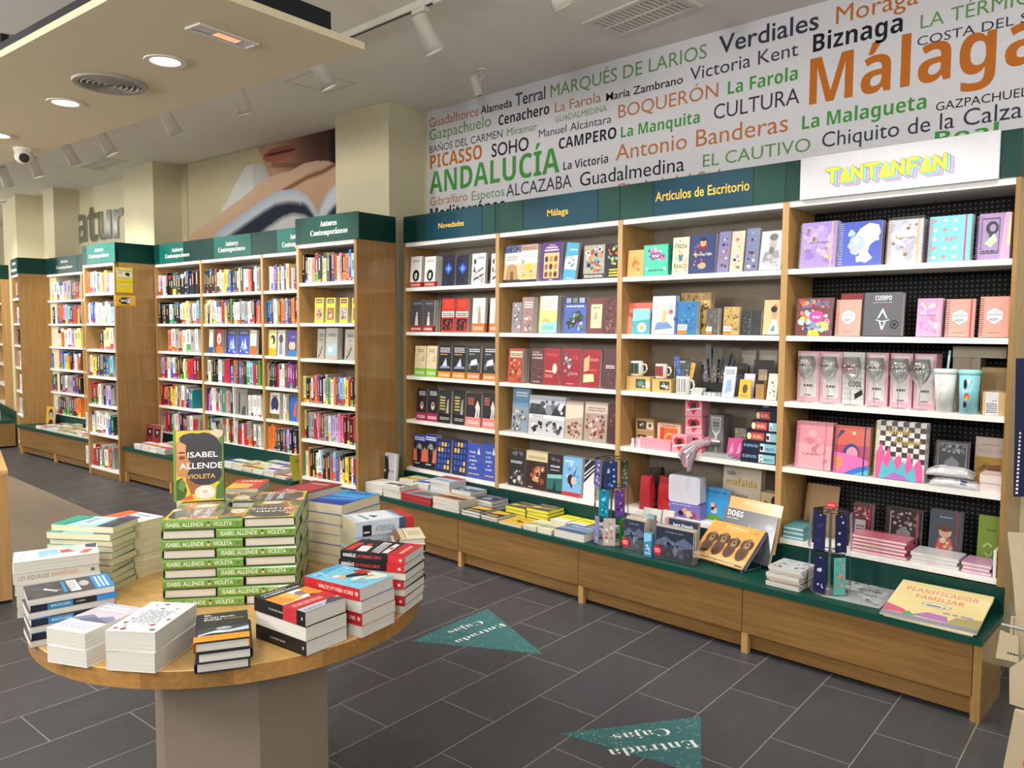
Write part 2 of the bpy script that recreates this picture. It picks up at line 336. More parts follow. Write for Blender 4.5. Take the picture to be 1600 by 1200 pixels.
for w, xa, ya, xb, yb, ch, c, st in MUR:
    a = FU.at(xa, ya, YM-.005); b = FU.at(xb, yb, YM-.005); h = FU.at(xa, ya-ch, YM-.005)[1]-a[1]
    if a[1]+h < 2.4: continue
    mb.text(w, (a[0], YM-.0047, (a[1]+b[1])/2), (1, 0, 0), (0, 0, 1), b[0]-a[0], h, 'matte', c, st)
tag(mb.build('word_mural'), 'printed word mural of green, orange and black place names above the right bookcases', 'mural')

# ---------------------------------------------------------------- photo mural of a reader
def mural_colour(px, py):
    """Colour of the print at a point given in the photograph's pixels; soft shapes laid over each other."""
    def lerp(a, b, t): t = max(0, min(1, t)); return tuple(a[i]*(1-t)+b[i]*t for i in range(3))
    def band(pts):                        # height of a polyline at px
        for (xa, ya), (xb, yb) in zip(pts, pts[1:]):
            if xa <= px <= xb: return ya+(yb-ya)*(px-xa)/(xb-xa)
        return pts[0][1] if px < pts[0][0] else pts[-1][1]
    skin, skin2, deep = (.84, .71, .60), (.78, .62, .50), (.46, .31, .26)
    wallc, white, grey, dark = (.80, .76, .62), (.86, .86, .84), (.70, .74, .80), (.16, .18, .24)
    c = wallc
    # sleeve
    top = band([(345, 331), (356, 312), (366, 290), (378, 270), (385, 259), (395, 256), (412, 258), (424, 275)])
    if 345 < px < 425 and py > top: c = lerp(white, (.66, .68, .68), (px-380)/60 if px > 395 else 0)
    # face and hair
    fl = band([(402, 230), (420, 274), (432, 290)]) if px < 432 else 400
    if px > 402 and py < fl:
        c = lerp((.76, .60, .48), deep, (px-430)/50); c = lerp(c, (.34, .24, .2), (px-478)/25)
        ex, ey = (px-438)/26, (py-(241-(px-438)*.2))/12
        if ex*ex+ey*ey < 1 and px < 462:
            c = lerp((.62, .34, .3), (.74, .44, .38), .5+ey*.5)
            if abs(ey+.25) < .13: c = (.3, .14, .13)
        if 425 < px < 470 and 254 < py < 262: c = lerp(c, (.42, .28, .22), .5)
    if px > 512: c = lerp(c, (.13, .12, .15), (px-512)/8)
    # arms
    arm = band([(293, 380), (300, 365), (330, 343), (380, 308), (410, 282), (430, 273), (455, 266), (475, 255), (495, 251), (515, 252), (530, 258)])
    if py > arm:
        c = lerp(skin, skin2, (py-arm)/60); c = lerp(c, (.85, .64, .48), (330-px)/60)
        if px > 440:
            d = band([(440, 300), (480, 277), (505, 268), (530, 253)]); c = lerp(c, (.48, .30, .22), 1-abs(py-d)/6 if abs(py-d) < 6 else 0) 
    # open book, left leaves
    e1 = band([(325, 380), (340, 362), (380, 333), (410, 312), (430, 300), (450, 296), (466, 297), (480, 305), (490, 320), (497, 335)])
    if px < 497 and py > e1:
        t = (py-e1)
        th = 26 if px < 470 else 20
        c = lerp(grey, (.8, .83, .86), t/14)
        if t > th*.6: c = lerp((.8, .83, .86), dark, (t-th*.6)/9)
        e3 = band([(372, 385), (400, 368), (420, 352), (440, 338), (458, 331), (475, 334), (497, 345)])
        if py > e3: c = lerp((.45, .46, .5), white, (py-e3)/8)
    e2 = band([(497, 335), (503, 318), (512, 300), (522, 288), (532, 280)])
    if px >= 497 and py > e2:
        t = py-e2; c = lerp(grey, (.84, .86, .88), t/12)
        if t > 30 and px > 505: c = lerp((.8, .82, .86), dark, (t-30)/10)
    return tuple(v**2.2*.85 for v in c)+(1,)
mb = MB(); YP = .626; nx, nz = 96, 84
xa, xb = FL.X(293, 350, YP), FL.X(530, 260, YP); za, zb = 2.395, CEIL-.004
vs = [(xa+(xb-xa)*i/nx, YP, za+(zb-za)*j/nz) for j in range(nz+1) for i in range(nx+1)]
def to_px(P):
    d = P-CAM; z = d.dot(_fw); return 800+F*d.dot(RV)/z, 600-F*d.dot(UV)/z
cols = []
for v in vs: cols.append(mural_colour(*to_px(FL.M @ Vector(v))))
mesh_f = [(j*(nx+1)+i, j*(nx+1)+i+1, (j+1)*(nx+1)+i+1, (j+1)*(nx+1)+i) for j in range(nz) for i in range(nx)]
mb.faces(vs, mesh_f, 'matte'); me = mb.mesh('photo_mural')
buf = []
for p in me.polygons:
    for i in p.vertices: buf += list(cols[i])
me.color_attributes['Col'].data.foreach_set('color', buf)
o = link('photo_mural', me, None, FL.M); tag(o, 'photo mural of a person\'s lips and arms over an open book above recessed bookcases', 'mural')
mb = MB()
for ch, p0, p1, zb_, zt in (('a', 117, 133, 2.62, 2.93), ('t', 135, 149, 2.62, 3.0), ('u', 152, 171, 2.62, 2.9), ('r', 176, 189, 2.62, 2.93)):
    pass
LET = [('a', 116.5, 132.5, .345), ('t', 135, 149, .345), ('u', 151.5, 170.5, .345), ('r', 175.5, 189.5, .345)]
for ch, p0, p1, hh in LET:
    xa, xb = FL.X(p0, 350, .6), FL.X(p1, 350, .6); v, f, tw, chh = glyphs(ch, 'b'); mb = MB()
    kx = (xb-xa)/tw; ky = .62; n = len(v)
    zb_ = FL.Zc((p0+p1)/2, {'a': 379, 't': 377, 'u': 374, 'r': 372}[ch], .6)
    top = [(xa+p[0]*kx, .612, zb_+p[1]*ky) for p in v]; bot = [(p[0], .63, p[2]) for p in top]
    mb.faces(top+bot, f+[tuple(i+n for i in reversed(q)) for q in f], 'mirror')
    edges = {}
    for q in f:
        for i in range(len(q)):
            e = (q[i], q[(i+1) % len(q)]); edges[e] = 1
    mb.faces(top+bot, [(a+n, b+n, b, a) for (a, b) in edges if (b, a) not in edges], 'mirror')
    tag(mb.build('wall_letter', None, FL.M), f'polished steel letter {ch} mounted high on the far cream wall', 'letter', 'steel letters on the far wall')

# ---------------------------------------------------------------- ceiling fittings
ZC = 2.75
_a, _b = atZ(570, 78, ZC), atZ(37, 247, ZC); _d = (_b-_a); _d.z = 0; _d.normalize(); _n = Vector((_d.y, -_d.x, 0)); _n = _n if _n.y < 0 else -_n
CX = Matrix(((-_d.x, -_n.x, 0, _a.x), (-_d.y, -_n.y, 0, _a.y), (0, 0, 1, ZC), (0, 0, 0, 1)))      # x to the right along the front edge, y towards the wall, z up
def cloc(px, py): return CX.inverted() @ atZ(px, py, ZC)
wid = -cloc(60, 58).y
t = thing('ceiling_canopy', CX, 'cream suspended ceiling canopy with downlights hanging over the table', 'ceiling panel')
mb = MB(); mb.box(-8, -wid, 0, 0, 0, .03, 'canopy'); mb.build('panel', t)
mb = MB(); mb.box(-8, -wid+.1, .03, -.1, -.1, .15, 'navy'); mb.build('frame', t)
for x in (-.6, -2.6, -4.6, -6.6):
    mb = MB(); mb.box(x-.02, -wid/2-.02, .15, x+.02, -wid/2+.02, CEIL-ZC, 'navy'); mb.build('hanger', t)
def downlight(px, py, where):
    p = cloc(px, py); Mx = CX @ T((p.x, p.y, 0))
    t = thing('downlight', Mx, f'round recessed downlight glowing white in the cream canopy, {where}', 'light', 'downlights in the canopy')
    mb = MB(); mb.lathe([(.062, -.002), (.066, -.006), (.088, -.006), (.09, -.001)], 'lampwhite', seg=32, caps=False); mb.build('trim_ring', t)
    mb = MB(); mb.lathe([(.0001, -.0035), (.062, -.002)], 'lit', seg=32, caps=False); mb.build('lens', t)
    q = Mx @ Vector((0, 0, -.03)); lamp('SPOT', 'downlight_lamp', q, 55, q-Vector((0, 0, 1)), size=.05, spot=110, blend=.8)
downlight(258, 95, 'nearest the heater slot'); downlight(102, 160, 'beyond the round vent'); downlight(-4, 211, 'nearest the dome camera')
p = cloc(172, 130); t = thing('air_vent', CX @ T((p.x, p.y, 0)), 'round ribbed metal air vent in the cream canopy', 'vent')
mb = MB(); mb.lathe([(.135, -.004), (.14, -.012), (.165, -.012), (.17, -.001)], 'vent', seg=40, caps=False); mb.build('trim_ring', t)
mb = MB()
for r in (.03, .055, .08, .105, .13): mb.lathe([(r-.012, -.002), (r-.004, -.014), (r+.006, -.004)], 'vent', seg=36, caps=False)
mb.lathe([(.0001, -.001), (.135, -.001)], 'black', seg=36, caps=False); mb.build('louvre', t)
pa, pb = cloc(300, 39), cloc(394, 72); c = (pa+pb)/2; ang = math.atan2(pb.y-pa.y, pb.x-pa.x); ln = (pb-pa).length
t = thing('heater_slot', CX @ T((c.x, c.y, 0)) @ RZ(ang), 'rectangular recessed light slot with warm glow in the canopy corner', 'light')
mb = MB()
for q in ((-ln/2, -.05, ln/2, -.035), (-ln/2, .035, ln/2, .05), (-ln/2, -.035, -ln/2+.012, .035), (ln/2-.012, -.035, ln/2, .035)): mb.box(q[0], q[1], -.008, q[2], q[3], 0, 'lampwhite')
mb.build('frame', t); mb = MB(); mb.box(-ln/2+.012, -.035, -.003, ln/2-.012, .035, 0, 'metal'); mb.box(-ln/8, -.02, -.005, ln/4, .02, -.003, 'heat'); mb.build('lamp_tray', t)
p = cloc(37, 232); t = thing('dome_camera', CX @ T((p.x, p.y, 0)), 'white dome security camera with black lens under the canopy', 'camera')
mb = MB(); mb.lathe([(.06, 0), (.062, -.02), (.05, -.03)], 'lampwhite', seg=28); mb.build('base', t)
mb = MB(); mb.lathe([(.052, -.02), (.058, -.05), (.05, -.08), (.03, -.1), (.0005, -.106)], 'lampwhite', seg=28); mb.build('dome', t, None, True)
mb = MB(); mb.lathe([(.03, 0), (.03, .012), (.024, .014)], 'black', seg=20)
dv = (CX.inverted().to_3x3() @ (CAM - CX @ Vector((p.x, p.y, -.06)))).normalized()
mb.build('lens', t, T(Vector((0, 0, -.062))+dv*.045) @ dv.to_track_quat('Z', 'Y').to_matrix().to_4x4())

# lighting track with spotlights
ZT = 3.2; TY0 = -1.08
t = thing('lighting_track', T((-2.3, TY0, CEIL)), 'white ceiling lighting track above the word mural bookcases', 'light track')
mb = MB(); mb.box(0, -.018, -.035, 3.9, .018, 0, 'lampwhite'); mb.box(0, -.006, -.037, 3.9, .006, -.034, 'black'); mb.build('rail', t)
mb = MB(); mb.box(.9, -.02, -.05, 1.05, .02, -.036, 'lampwhite'); mb.build('connector', t)
FT = Frame(-2.3, TY0, math.atan(.055))
t = thing('lighting_track', T((-2.3, TY0, CEIL)) @ RZ(FT.a), 'white ceiling lighting track half hidden behind the cream canopy edge', 'light track')
mb = MB(); mb.box(-7.5, -.018, -.035, -.01, .018, 0, 'lampwhite'); mb.build('rail', t)
def spot(px, py, tgt, where, on=False, e=60, Y=None):
    """A white cylinder spot hung from the track; (px, py) is its top in the photograph."""
    fr = FT if Y is None else Frame(-2.3, Y, 0)
    x = fr.X(px, py, 0); P = fr.M @ Vector((x, 0, 0)); P.z = CEIL-.085
    tgt = Vector(tgt); Q = (tgt-P).to_track_quat('Z', 'Y').to_matrix().to_4x4()
    t = thing('track_spotlight', T((P.x, P.y, CEIL-.036)), f'white cylinder spotlight on the ceiling track, {where}', 'spotlight', 'track spotlights')
    mb = MB(); mb.box(-.05, -.018, -.025, .05, .018, 0, 'lampwhite'); mb.lathe([(.012, -.06), (.012, -.02)], 'lampwhite', seg=12); mb.build('mount', t)
    R = T((0, 0, -.05)) @ Q
    mb = MB(); mb.lathe([(.03, -.02), (.046, -.015), (.046, .08), (.05, .13), (.058, .175), (.055, .175), (.045, .15)], 'lampwhite', seg=28, caps=False); mb.lathe([(.0003, -.02), (.03, -.02)], 'lampwhite', seg=28, caps=False); mb.build('housing', t, R, True)
    mb = MB(); mb.lathe([(.0003, .15), (.045, .15)], 'lit', seg=24, caps=False); mb.build('lens', t, R)
    d = (tgt-P).normalized(); lamp('SPOT', 'spotlight_lamp', Vector((P.x, P.y, CEIL-.086))+d*.19, e, tgt, size=.03, spot=75, blend=.6)
def ul(x, y, z): return FL.M @ Vector((x, y, z))
spot(657, 38, (-1.2, -.05, 1.1), 'nearest the wall camera', Y=TY0, e=85)
spot(860, -24, (-.35, -.05, 1.15), 'nearest the square ceiling vent', Y=TY0, e=85)
spot(492, 105, (-2.1, -.05, 1.2), 'beside the canopy corner', e=95)
spot(370, 146, ul(-.35, .1, .9), 'third along from the canopy corner, lens lit', e=90)
spot(257, 180, ul(-1.2, .35, 1.3), 'second one left of the pillar', e=82)
spot(157, 210, ul(-2.1, .35, 1.3), 'above the square vent', e=82)
spot(103, 232, ul(-3.0, .3, 1.3), 'between square vent and dome camera', e=82)
spot(50, 250, ul(-3.8, .0, 1.2), 'just beyond the dome camera, lens lit', e=82)
spot(4, 266, ul(-5.6, .3, 1.2), 'farthest one along', e=82)
# further lamps of the same track, out of the picture to the right
for x, tg, e in ((.55, (.25, 0, 1.0), 70), (1.35, (.85, 0, 1.0), 62), (2.2, (1.3, -.2, .9), 15)):
    lamp('SPOT', 'spotlight_lamp', (x, TY0, 3.05), e, tg, size=.03, spot=75, blend=.6)
for x, y in ((-6.6, -1.6), (-9.5, -1.9)): lamp('SPOT', 'spotlight_lamp', (x, y, 3.0), 110, (x-.6, y+1.3, 1.0), size=.05, spot=90, blend=.6)
def grille(pts, label, frame_only=False):
    P = [atZ(x, y, CEIL) for x, y in pts]; c = sum(P, Vector())/4; a = math.atan2((P[1]-P[0]).y, (P[1]-P[0]).x)
    w = ((P[1]-P[0]).length+(P[2]-P[3]).length)/2; h = ((P[3]-P[0]).length+(P[2]-P[1]).length)/2
    t = thing('ceiling_vent' if not frame_only else 'ceiling_hatch', T(c) @ RZ(a), label, 'vent' if not frame_only else 'hatch'); mb = MB()
    if frame_only:
        mb.box(-w/2, -h/2, -.002, w/2, h/2, 0, 'ceil'); mb.build('hatch_door', t)
        mb = MB()
        for q in ((-w/2, -h/2, w/2, -h/2+.004), (-w/2, h/2-.004, w/2, h/2), (-w/2, -h/2, -w/2+.004, h/2), (w/2-.004, -h/2, w/2, h/2)): mb.box(q[0], q[1], -.003, q[2], q[3], -.0015, 'back')
        mb.build('seam', t); return
    f = .03
    for q in ((-w/2, -h/2, w/2, -h/2+f), (-w/2, h/2-f, w/2, h/2), (-w/2, -h/2+f, -w/2+f, h/2-f), (w/2-f, -h/2+f, w/2, h/2-f), (-.006, -h/2+f, .006, h/2-f)): mb.box(q[0], q[1], -.012, q[2], q[3], 0, 'lampwhite')
    mb.build('frame', t); mb = MB(); n = 16
    for i in range(n):
        y = -h/2+f+(h-2*f)*(i+.5)/n; hh = (h-2*f)/n*.33; mb.box(-w/2+f, y-hh, -.008, w/2-f, y+hh, -.004, 'lampwhite')
    mb.build('slat', t); mb = MB(); mb.box(-w/2+f, -h/2+f, -.003, w/2-f, h/2-f, -.001, 'back'); mb.build('backing', t)
grille([(902, 27), (953, 53), (1108, 13), (1050, -12)][::-1], 'large slatted ceiling vent above the word mural')
grille([(123, 260), (159, 265), (203, 253), (153, 244)], 'small square ceiling vent left of the reader mural')
grille([(-2, 315), (33, 320), (63, 314), (23, 308)], 'farthest square ceiling vent at the left edge')
grille([(443, 126), (512, 144), (557, 130), (490, 112)], 'flush ceiling hatch beside the canopy corner spotlight', True)
P = atZ(752, 108, CEIL); t = thing('wall_camera', T(P), 'small white bracketed security camera on the ceiling by the word mural', 'camera')
mb = MB(); mb.lathe([(.03, -.012), (.032, 0)], 'lampwhite', seg=20); mb.tube([(0, 0, -.01), (.01, 0, -.05), (-.01, -.02, -.08)], .008, 'lampwhite'); mb.build('bracket', t)
mb = MB(); mb.lathe([(.022, -.07), (.026, -.06), (.026, .05), (.02, .06)], 'lampwhite', seg=18); mb.build('body', t, T((-.02, -.03, -.1)) @ RX(math.radians(25)), True)
mb = MB(); mb.lathe([(.014, -.075), (.014, -.068)], 'black', seg=14); mb.build('lens', t, T((-.02, -.03, -.1)) @ RX(math.radians(25)))
mb = MB(); mb.tube([(.02, .01, -.003), (.05, .0, -.02), (.03, -.02, -.07), (0, -.02, -.09)], .003, 'lampwhite', seg=6); mb.build('cable', t)
# ================================================================ bookcases
def bookcase(fr, x0, x1, y0, zs, label, signs=(), depth=.33, foot=.35, ends=(0, 0), back='back', fascia=True, fcols=None, price=(), top=2.195, pth=.0165, low=None):
    """One bay of shelving. zs: shelf tops; signs: (x0, x1, board, lines, text colour, style); foot: where the side panels start."""
    t = thing('bookcase', fr.M @ T(((x0+x1)/2, y0, foot)), label, 'bookcase', None)
    Mx = T((-(x0+x1)/2, -y0, -foot)); w0, w1 = x0+pth, x1-pth
    def B(mb, n): return mb.build(n, t, Mx)
    for a, b, e in ((x0, w0, ends[0]), (w1, x1, ends[1])):
        mb = MB(); mb.box(a, y0, foot, b, y0+depth, top, 'oakd' if e else 'oakv'); B(mb, 'side_panel')
    mb = MB(); mb.box(w0, y0+depth-.012, foot, w1, y0+depth, top-.03, back); B(mb, 'back_panel')
    mb = MB(); mb.box(w0, y0+.004, top-.03, w1, y0+depth-.012, top, 'white'); B(mb, 'top_board')
    for z in zs:
        mb = MB(); mb.box(w0, y0+.004, z-.026, w1, y0+depth-.012, z, 'white'); o = B(mb, 'shelf')
    if low is not None:
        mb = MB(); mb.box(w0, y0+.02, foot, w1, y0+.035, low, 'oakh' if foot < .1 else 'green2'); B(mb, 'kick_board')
    if fascia:
        mb = MB(); zz = top+.195; mb.box(x0, y0-.004, top, x1, y0+depth, zz, 'green2')
        B(mb, 'fascia')
        for sx0, sx1, mat, lines, tc, st in signs:
            mb = MB(); mb.box(sx0, y0-.0065, top+.002, sx1, y0-.0045, zz-.002, mat)
            for txt, tx0, tx1, tz, th in lines:
                mb.text(txt, (tx0, y0-.0072, tz), (1, 0, 0), (0, 0, 1), tx1-tx0, th, 'matte', tc, st)
            B(mb, 'sign_board')
    for px0, px1, z in price:
        mb = MB(); mb.box(px0, y0-.001, z-.03, px1, y0+.003, z+.0, 'matte', 'd8b04a'); B(mb, 'price_strip')
    return t
ZU = [1.86, 1.528, 1.195, .862, .495]
Yl, Wt = 'f0c04a', 'f2f2ee'
def sgn(px0, px1, mat, lines, col, st, fr=FU, y=-.007):
    """Sign board from photograph px span; lines: (text, px start, px end, px baseline, px cap height)."""
    py = lines[0][3] if lines else 300
    L_ = []
    for txt, a, b, by, ch in lines:
        p, q = fr.at(a, by[0] if isinstance(by, tuple) else by, y), fr.at(b, by[1] if isinstance(by, tuple) else by, y)
        h = fr.at((a+b)/2, 300, y)[1]-fr.at((a+b)/2, 300+ch, y)[1]
        L_.append((txt, p[0], q[0], (p[1]+q[1])/2, h))
    return (fr.X(px0, 320, y), fr.X(px1, 320, y), mat, L_, col, st)
u1 = bookcase(FU, -2.98, -2, 0, ZU, 'oak bookcase with white shelves of face-out novels under the Novedades sign',
  [sgn(665, 753, 'teal', [('Novedades', 685, 725, (357, 352), 8)], Yl, 'm'), sgn(754, 773, 'green', [], Yl, '')], ends=(1, 0))
u2 = bookcase(FU, -2, -1, 0, ZU, 'oak bookcase of face-out local books under the yellow Málaga sign',
  [sgn(781, 817, 'green', [], Yl, ''), sgn(818, 934, 'teal', [('Málaga', 855, 888, (338, 334), 10)], Yl, 'm'), sgn(935, 968, 'green', [], Yl, '')])
u3 = bookcase(FU, -1, 0, 0, ZU, 'oak bookcase of gifts and notebooks under the Artículos de Escritorio sign',
  [sgn(970, 1020, 'green', [], Yl, ''), sgn(1021, 1176, 'teal', [('Artículos de Escritorio', 1024, 1171, (315, 297), 15)], Yl, 'm'), sgn(1177, 1226, 'green', [], Yl, '')])
# peg board for the last bay
m, nt, b = nodes('peg_board', .7, .15); tc = N(nt, 'ShaderNodeTexCoord'); mp = N(nt, 'ShaderNodeMapping'); mp.inputs['Scale'].default_value = (45, 45, 45); L(nt, tc.outputs['Object'], mp.inputs['Vector'])
fr_ = N(nt, 'ShaderNodeVectorMath', operation='FRACTION'); L(nt, mp.outputs['Vector'], fr_.inputs[0]); sb = N(nt, 'ShaderNodeVectorMath', operation='SUBTRACT'); sb.inputs[1].default_value = (.5, 0, .5); L(nt, fr_.outputs[0], sb.inputs[0])
ml = N(nt, 'ShaderNodeVectorMath', operation='MULTIPLY'); ml.inputs[1].default_value = (1, 0, 1); L(nt, sb.outputs[0], ml.inputs[0])
ln_ = N(nt, 'ShaderNodeVectorMath', operation='LENGTH'); L(nt, ml.outputs[0], ln_.inputs[0]); lt = N(nt, 'ShaderNodeMath', operation='LESS_THAN'); lt.inputs[1].default_value = .22; L(nt, ln_.outputs['Value'], lt.inputs[0])
mx = N(nt, 'ShaderNodeMix', data_type='RGBA'); mx.inputs['A'].default_value = hx('1d1e20'); mx.inputs['B'].default_value = hx('5a5a5a'); L(nt, lt.outputs[0], mx.inputs['Factor']); L(nt, mx.outputs['Result'], b.inputs['Base Color'])
M['peg'] = m
u4 = bookcase(FU, 0, 1.0, 0, ZU, 'oak bookcase with black pegboard back and white sign, full of spiral notebooks', [], back='peg', ends=(0, 1))
Mx = T((-.5, 0, -.35))
# its white sign with the rounded yellow lettering and blue and pink drop shadows
mb = MB(); s0, s1 = FU.X(1250.5, 280, -.02), FU.X(1562, 240, -.02); mb.box(s0, -.02, 2.192, s1, -.0065, 2.392, 'print', 'cfcfd4')
def stroke_word(mb, ox, oz, k, wd, dy, mat, col):
    S = {'T': [[(0, 1), (.9, 1)], [(.45, 1), (.45, 0)]], 'N': [[(0, 0), (0, 1), (.75, .1), (.75, 1)]], 'F': [[(.75, 1), (.15, 1), (.1, .9), (.1, 0)], [(.1, .5), (.6, .5)]]}
    S['N'] = [[(.05, 0), (.05, .95)], [(.05, .95), (.75, .05)], [(.75, .05), (.75, 1)]]
    x = ox; r = wd; q = 0
    for ch in 'TANTANFAN':
        if ch == 'A':
            q += 1; dd = dy-q*8e-6; mb.face([(x+(-.02)*k, dd, oz-r*.9), (x+.92*k, dd, oz-r*.9), (x+.52*k, dd, oz+k*1.02+r*.6), (x+.38*k, dd, oz+k*1.02+r*.6)], mat, col); x += .98*k; continue
        for pl in S[ch]:
            for (a, b), (c, d) in zip(pl, pl[1:]):
                v = Vector((c-a, d-b)); l = v.length; u = v/l; n = Vector((-u.y, u.x)); pts = []
                for i in range(9):
                    w = math.pi*(-.5+i/8); pts.append(Vector((c, d))*k+(u*math.cos(w)+n*math.sin(w))*r)
                for i in range(9):
                    w = math.pi*(.5+i/8); pts.append(Vector((a, b))*k+(u*math.cos(w)+n*math.sin(w))*r)
                q += 1; mb.face([(x+p.x, dy-q*8e-6, oz+p.y) for p in pts], mat, col)
        x += {'T': 1.0, 'N': 1.06, 'F': .88}[ch]*k
    return x-ox
wtot = stroke_word(MB(), 0, 0, 1, .1, 0, 'matte', 'ffffff')
lx0, lx1 = FU.X(1292, 280, -.021), FU.X(1500, 250, -.021); k = (lx1-lx0)/wtot; lz = FU.Zc(1292, 287, -.021); lz2 = FU.Zc(1495, 259, -.021); lz = (lz+lz2)/2-.0
kz = k
for dx, dz, c, wd, dy in ((.026, -.018, '3a3a44', .155, -.0203), (.026, -.018, 'f2a8cc', .13, -.0206), (.013, -.009, '3a3a44', .155, -.0209), (.013, -.009, '8fd0e4', .13, -.0212), (0, 0, '3a3a44', .155, -.0215), (0, 0, 'f0ea5a', .13, -.0218)):
    stroke_word(mb, lx0+dx, lz+dz, k*.93, wd*k, dy, 'matte', c)
mb.build('sign_board', u4, Mx)

ZL = [1.875, 1.588, 1.308, 1.033, .748, .47]
ATX = lambda a, b, y1, y2, h1: [('Autores', a[0], a[1], y1, h1), ('Contemporáneos', b[0], b[1], y2, h1)]
SA = 's'
lab = 'oak bookcase of shelved novels, '
l1 = bookcase(FL, -3.53, -2.64, .30, ZL, lab+'the recessed one nearest the yellow wifi sign', [sgn(247, 285, 'greenl', ATX((268, 286), (258, 296), 393, 402, 6.5), Wt, SA, FL, .293)], foot=.35)
l2 = bookcase(FL, -2.64, -1.63, .30, ZL, lab+'the middle recessed one of three', [sgn(333, 391, 'greenl', ATX((352, 372), (341, 383), (385, 382), (395, 390), 7.5), Wt, SA, FL, .293)], foot=.35)
l3 = bookcase(FL, -1.63, -.70, .30, ZL, lab+'the recessed one half behind the tall bookcase beside Novedades', [sgn(432, 492, 'greenl', ATX((453, 474), (441, 484), (374, 371), (387, 382), 8), Wt, SA, FL, .293)], foot=.35)
ZT1 = [1.9, 1.592, 1.318, .974, .69, .392, .1]
t1 = bookcase(FL, -.715, 0, 0, ZT1, 'tall floor-standing oak bookcase on the near pillar beside Novedades', [sgn(471, 560, 'green', ATX((500, 526), (485, 543), (354, 351), (369, 363), 8.5), Wt, SA, FL, -.007)], depth=.38, foot=0, ends=(0, 1), pth=.03, low=.07)
ZT2 = [1.9, 1.592, 1.322, 1.043, .746, .445, .09]
t2 = bookcase(FL, -4.25, -3.54, -.1, ZT2, 'tall floor-standing oak bookcase with yellow notices on its side panel', [sgn(133, 177, 'greenl', ATX((148, 161), (139, 170), 393, 402, 6), Wt, SA, FL, -.107)], depth=.42, foot=0, ends=(0, 1), pth=.03, low=.06)
f1 = bookcase(FL, -6.26, -5.26, .30, ZL, lab+'the distant bay beyond the yellow notices', [sgn(80, 117, 'green', ATX((94, 106), (88, 113), (411, 410), (420, 419), 5), Wt, SA, FL, .293)], foot=.35)
f0 = bookcase(FL, -5.26, -4.25, .30, ZL, 'oak bookcase hidden behind the tall bookcase with yellow notices', [], foot=.35)
g1 = bookcase(FG, -.55, -.02, .0, ZT2, 'far narrow bookcase at the turn of the wall, seen edge on', [], depth=.4, foot=0, ends=(0, 1), low=.06)
mb = MB(); mb.text('Autores', (-.42, -.006, 2.31), (1, 0, 0), (0, 0, 1), .28, .045, 'matte', Wt, 's'); mb.text('Contemporáneos', (-.5, -.006, 2.23), (1, 0, 0), (0, 0, 1), .44, .045, 'matte', Wt, 's'); mb.build('lettering', g1, T((.285, 0, 0)))
g2 = bookcase(FG, -3.6, -2.6, -.05, ZT2, 'farthest oak bookcase end panel at the left edge', [], depth=.6, foot=0, ends=(0, 1), low=.06)
# yellow notices on the side of the tall bookcase
def side_notice(z0, z1, y0, y1, spec, name, label, col):
    t = MB(); x = -3.5395; t.box(x, y0, z0, x+.002, y1, z1, 'matte', col)
    t.art(spec, (x+.002, y0, z0), (0, 1, 0), (0, 0, 1), (1, 0, 0), y1-y0, z1-z0, 'matte')
    tag(t.build(name, None, FL.M), label, 'notice')
def zy(px, py):
    d = FL.M.inverted().to_3x3() @ ray(px, py); c = FL.M.inverted() @ CAM; P = c+d*((-3.538-c.x)/d.x); return P.y, P.z
(ya, za), (yb, zb) = zy(181, 417), zy(208, 458)
side_notice(zb, za, ya, yb, [('r', 'cfc9a8', .04, .55, .96, .93), ('l', '3a3a3a', .1, .84, .9, .9, 2), ('l', '3a3a3a', .1, .76, .4, .8, 1), ('e', '2a2220', .68, .74, .15, .06), ('p', '2a2220', [(.62, .7), (.8, .7), (.74, .63)]), ('l', '3a3a3a', .08, .57, .92, .61, 1), ('l', 'a08a10', .08, .42, .92, .46, 1), ('r', 'cfc070', .05, .25, .95, .36)], 'yellow_notice', 'yellow printed notice on the tall bookcase side panel, above the wifi sign', 'd8c026')
(ya, za), (yb, zb) = zy(180, 461), zy(212, 479)
side_notice(zb, za, ya, yb, [('e', '1c1c1e', .5, .5, .32, .3), ('r', '1c1c1e', .3, .2, .7, .8), ('e', 'e8e8e8', .66, .5, .15, .22), ('t', 'f2f2f2', 'Wi', .24, .4, .25, .22, 'b'), ('t', '1c1c1e', 'Fi', .56, .4, .2, .22, 'b'), ('l', '6a5010', .1, .06, .9, .14, 1)], 'wifi_sign', 'orange-yellow WiFi sign on the tall bookcase side panel, below the notice', 'dca83a')

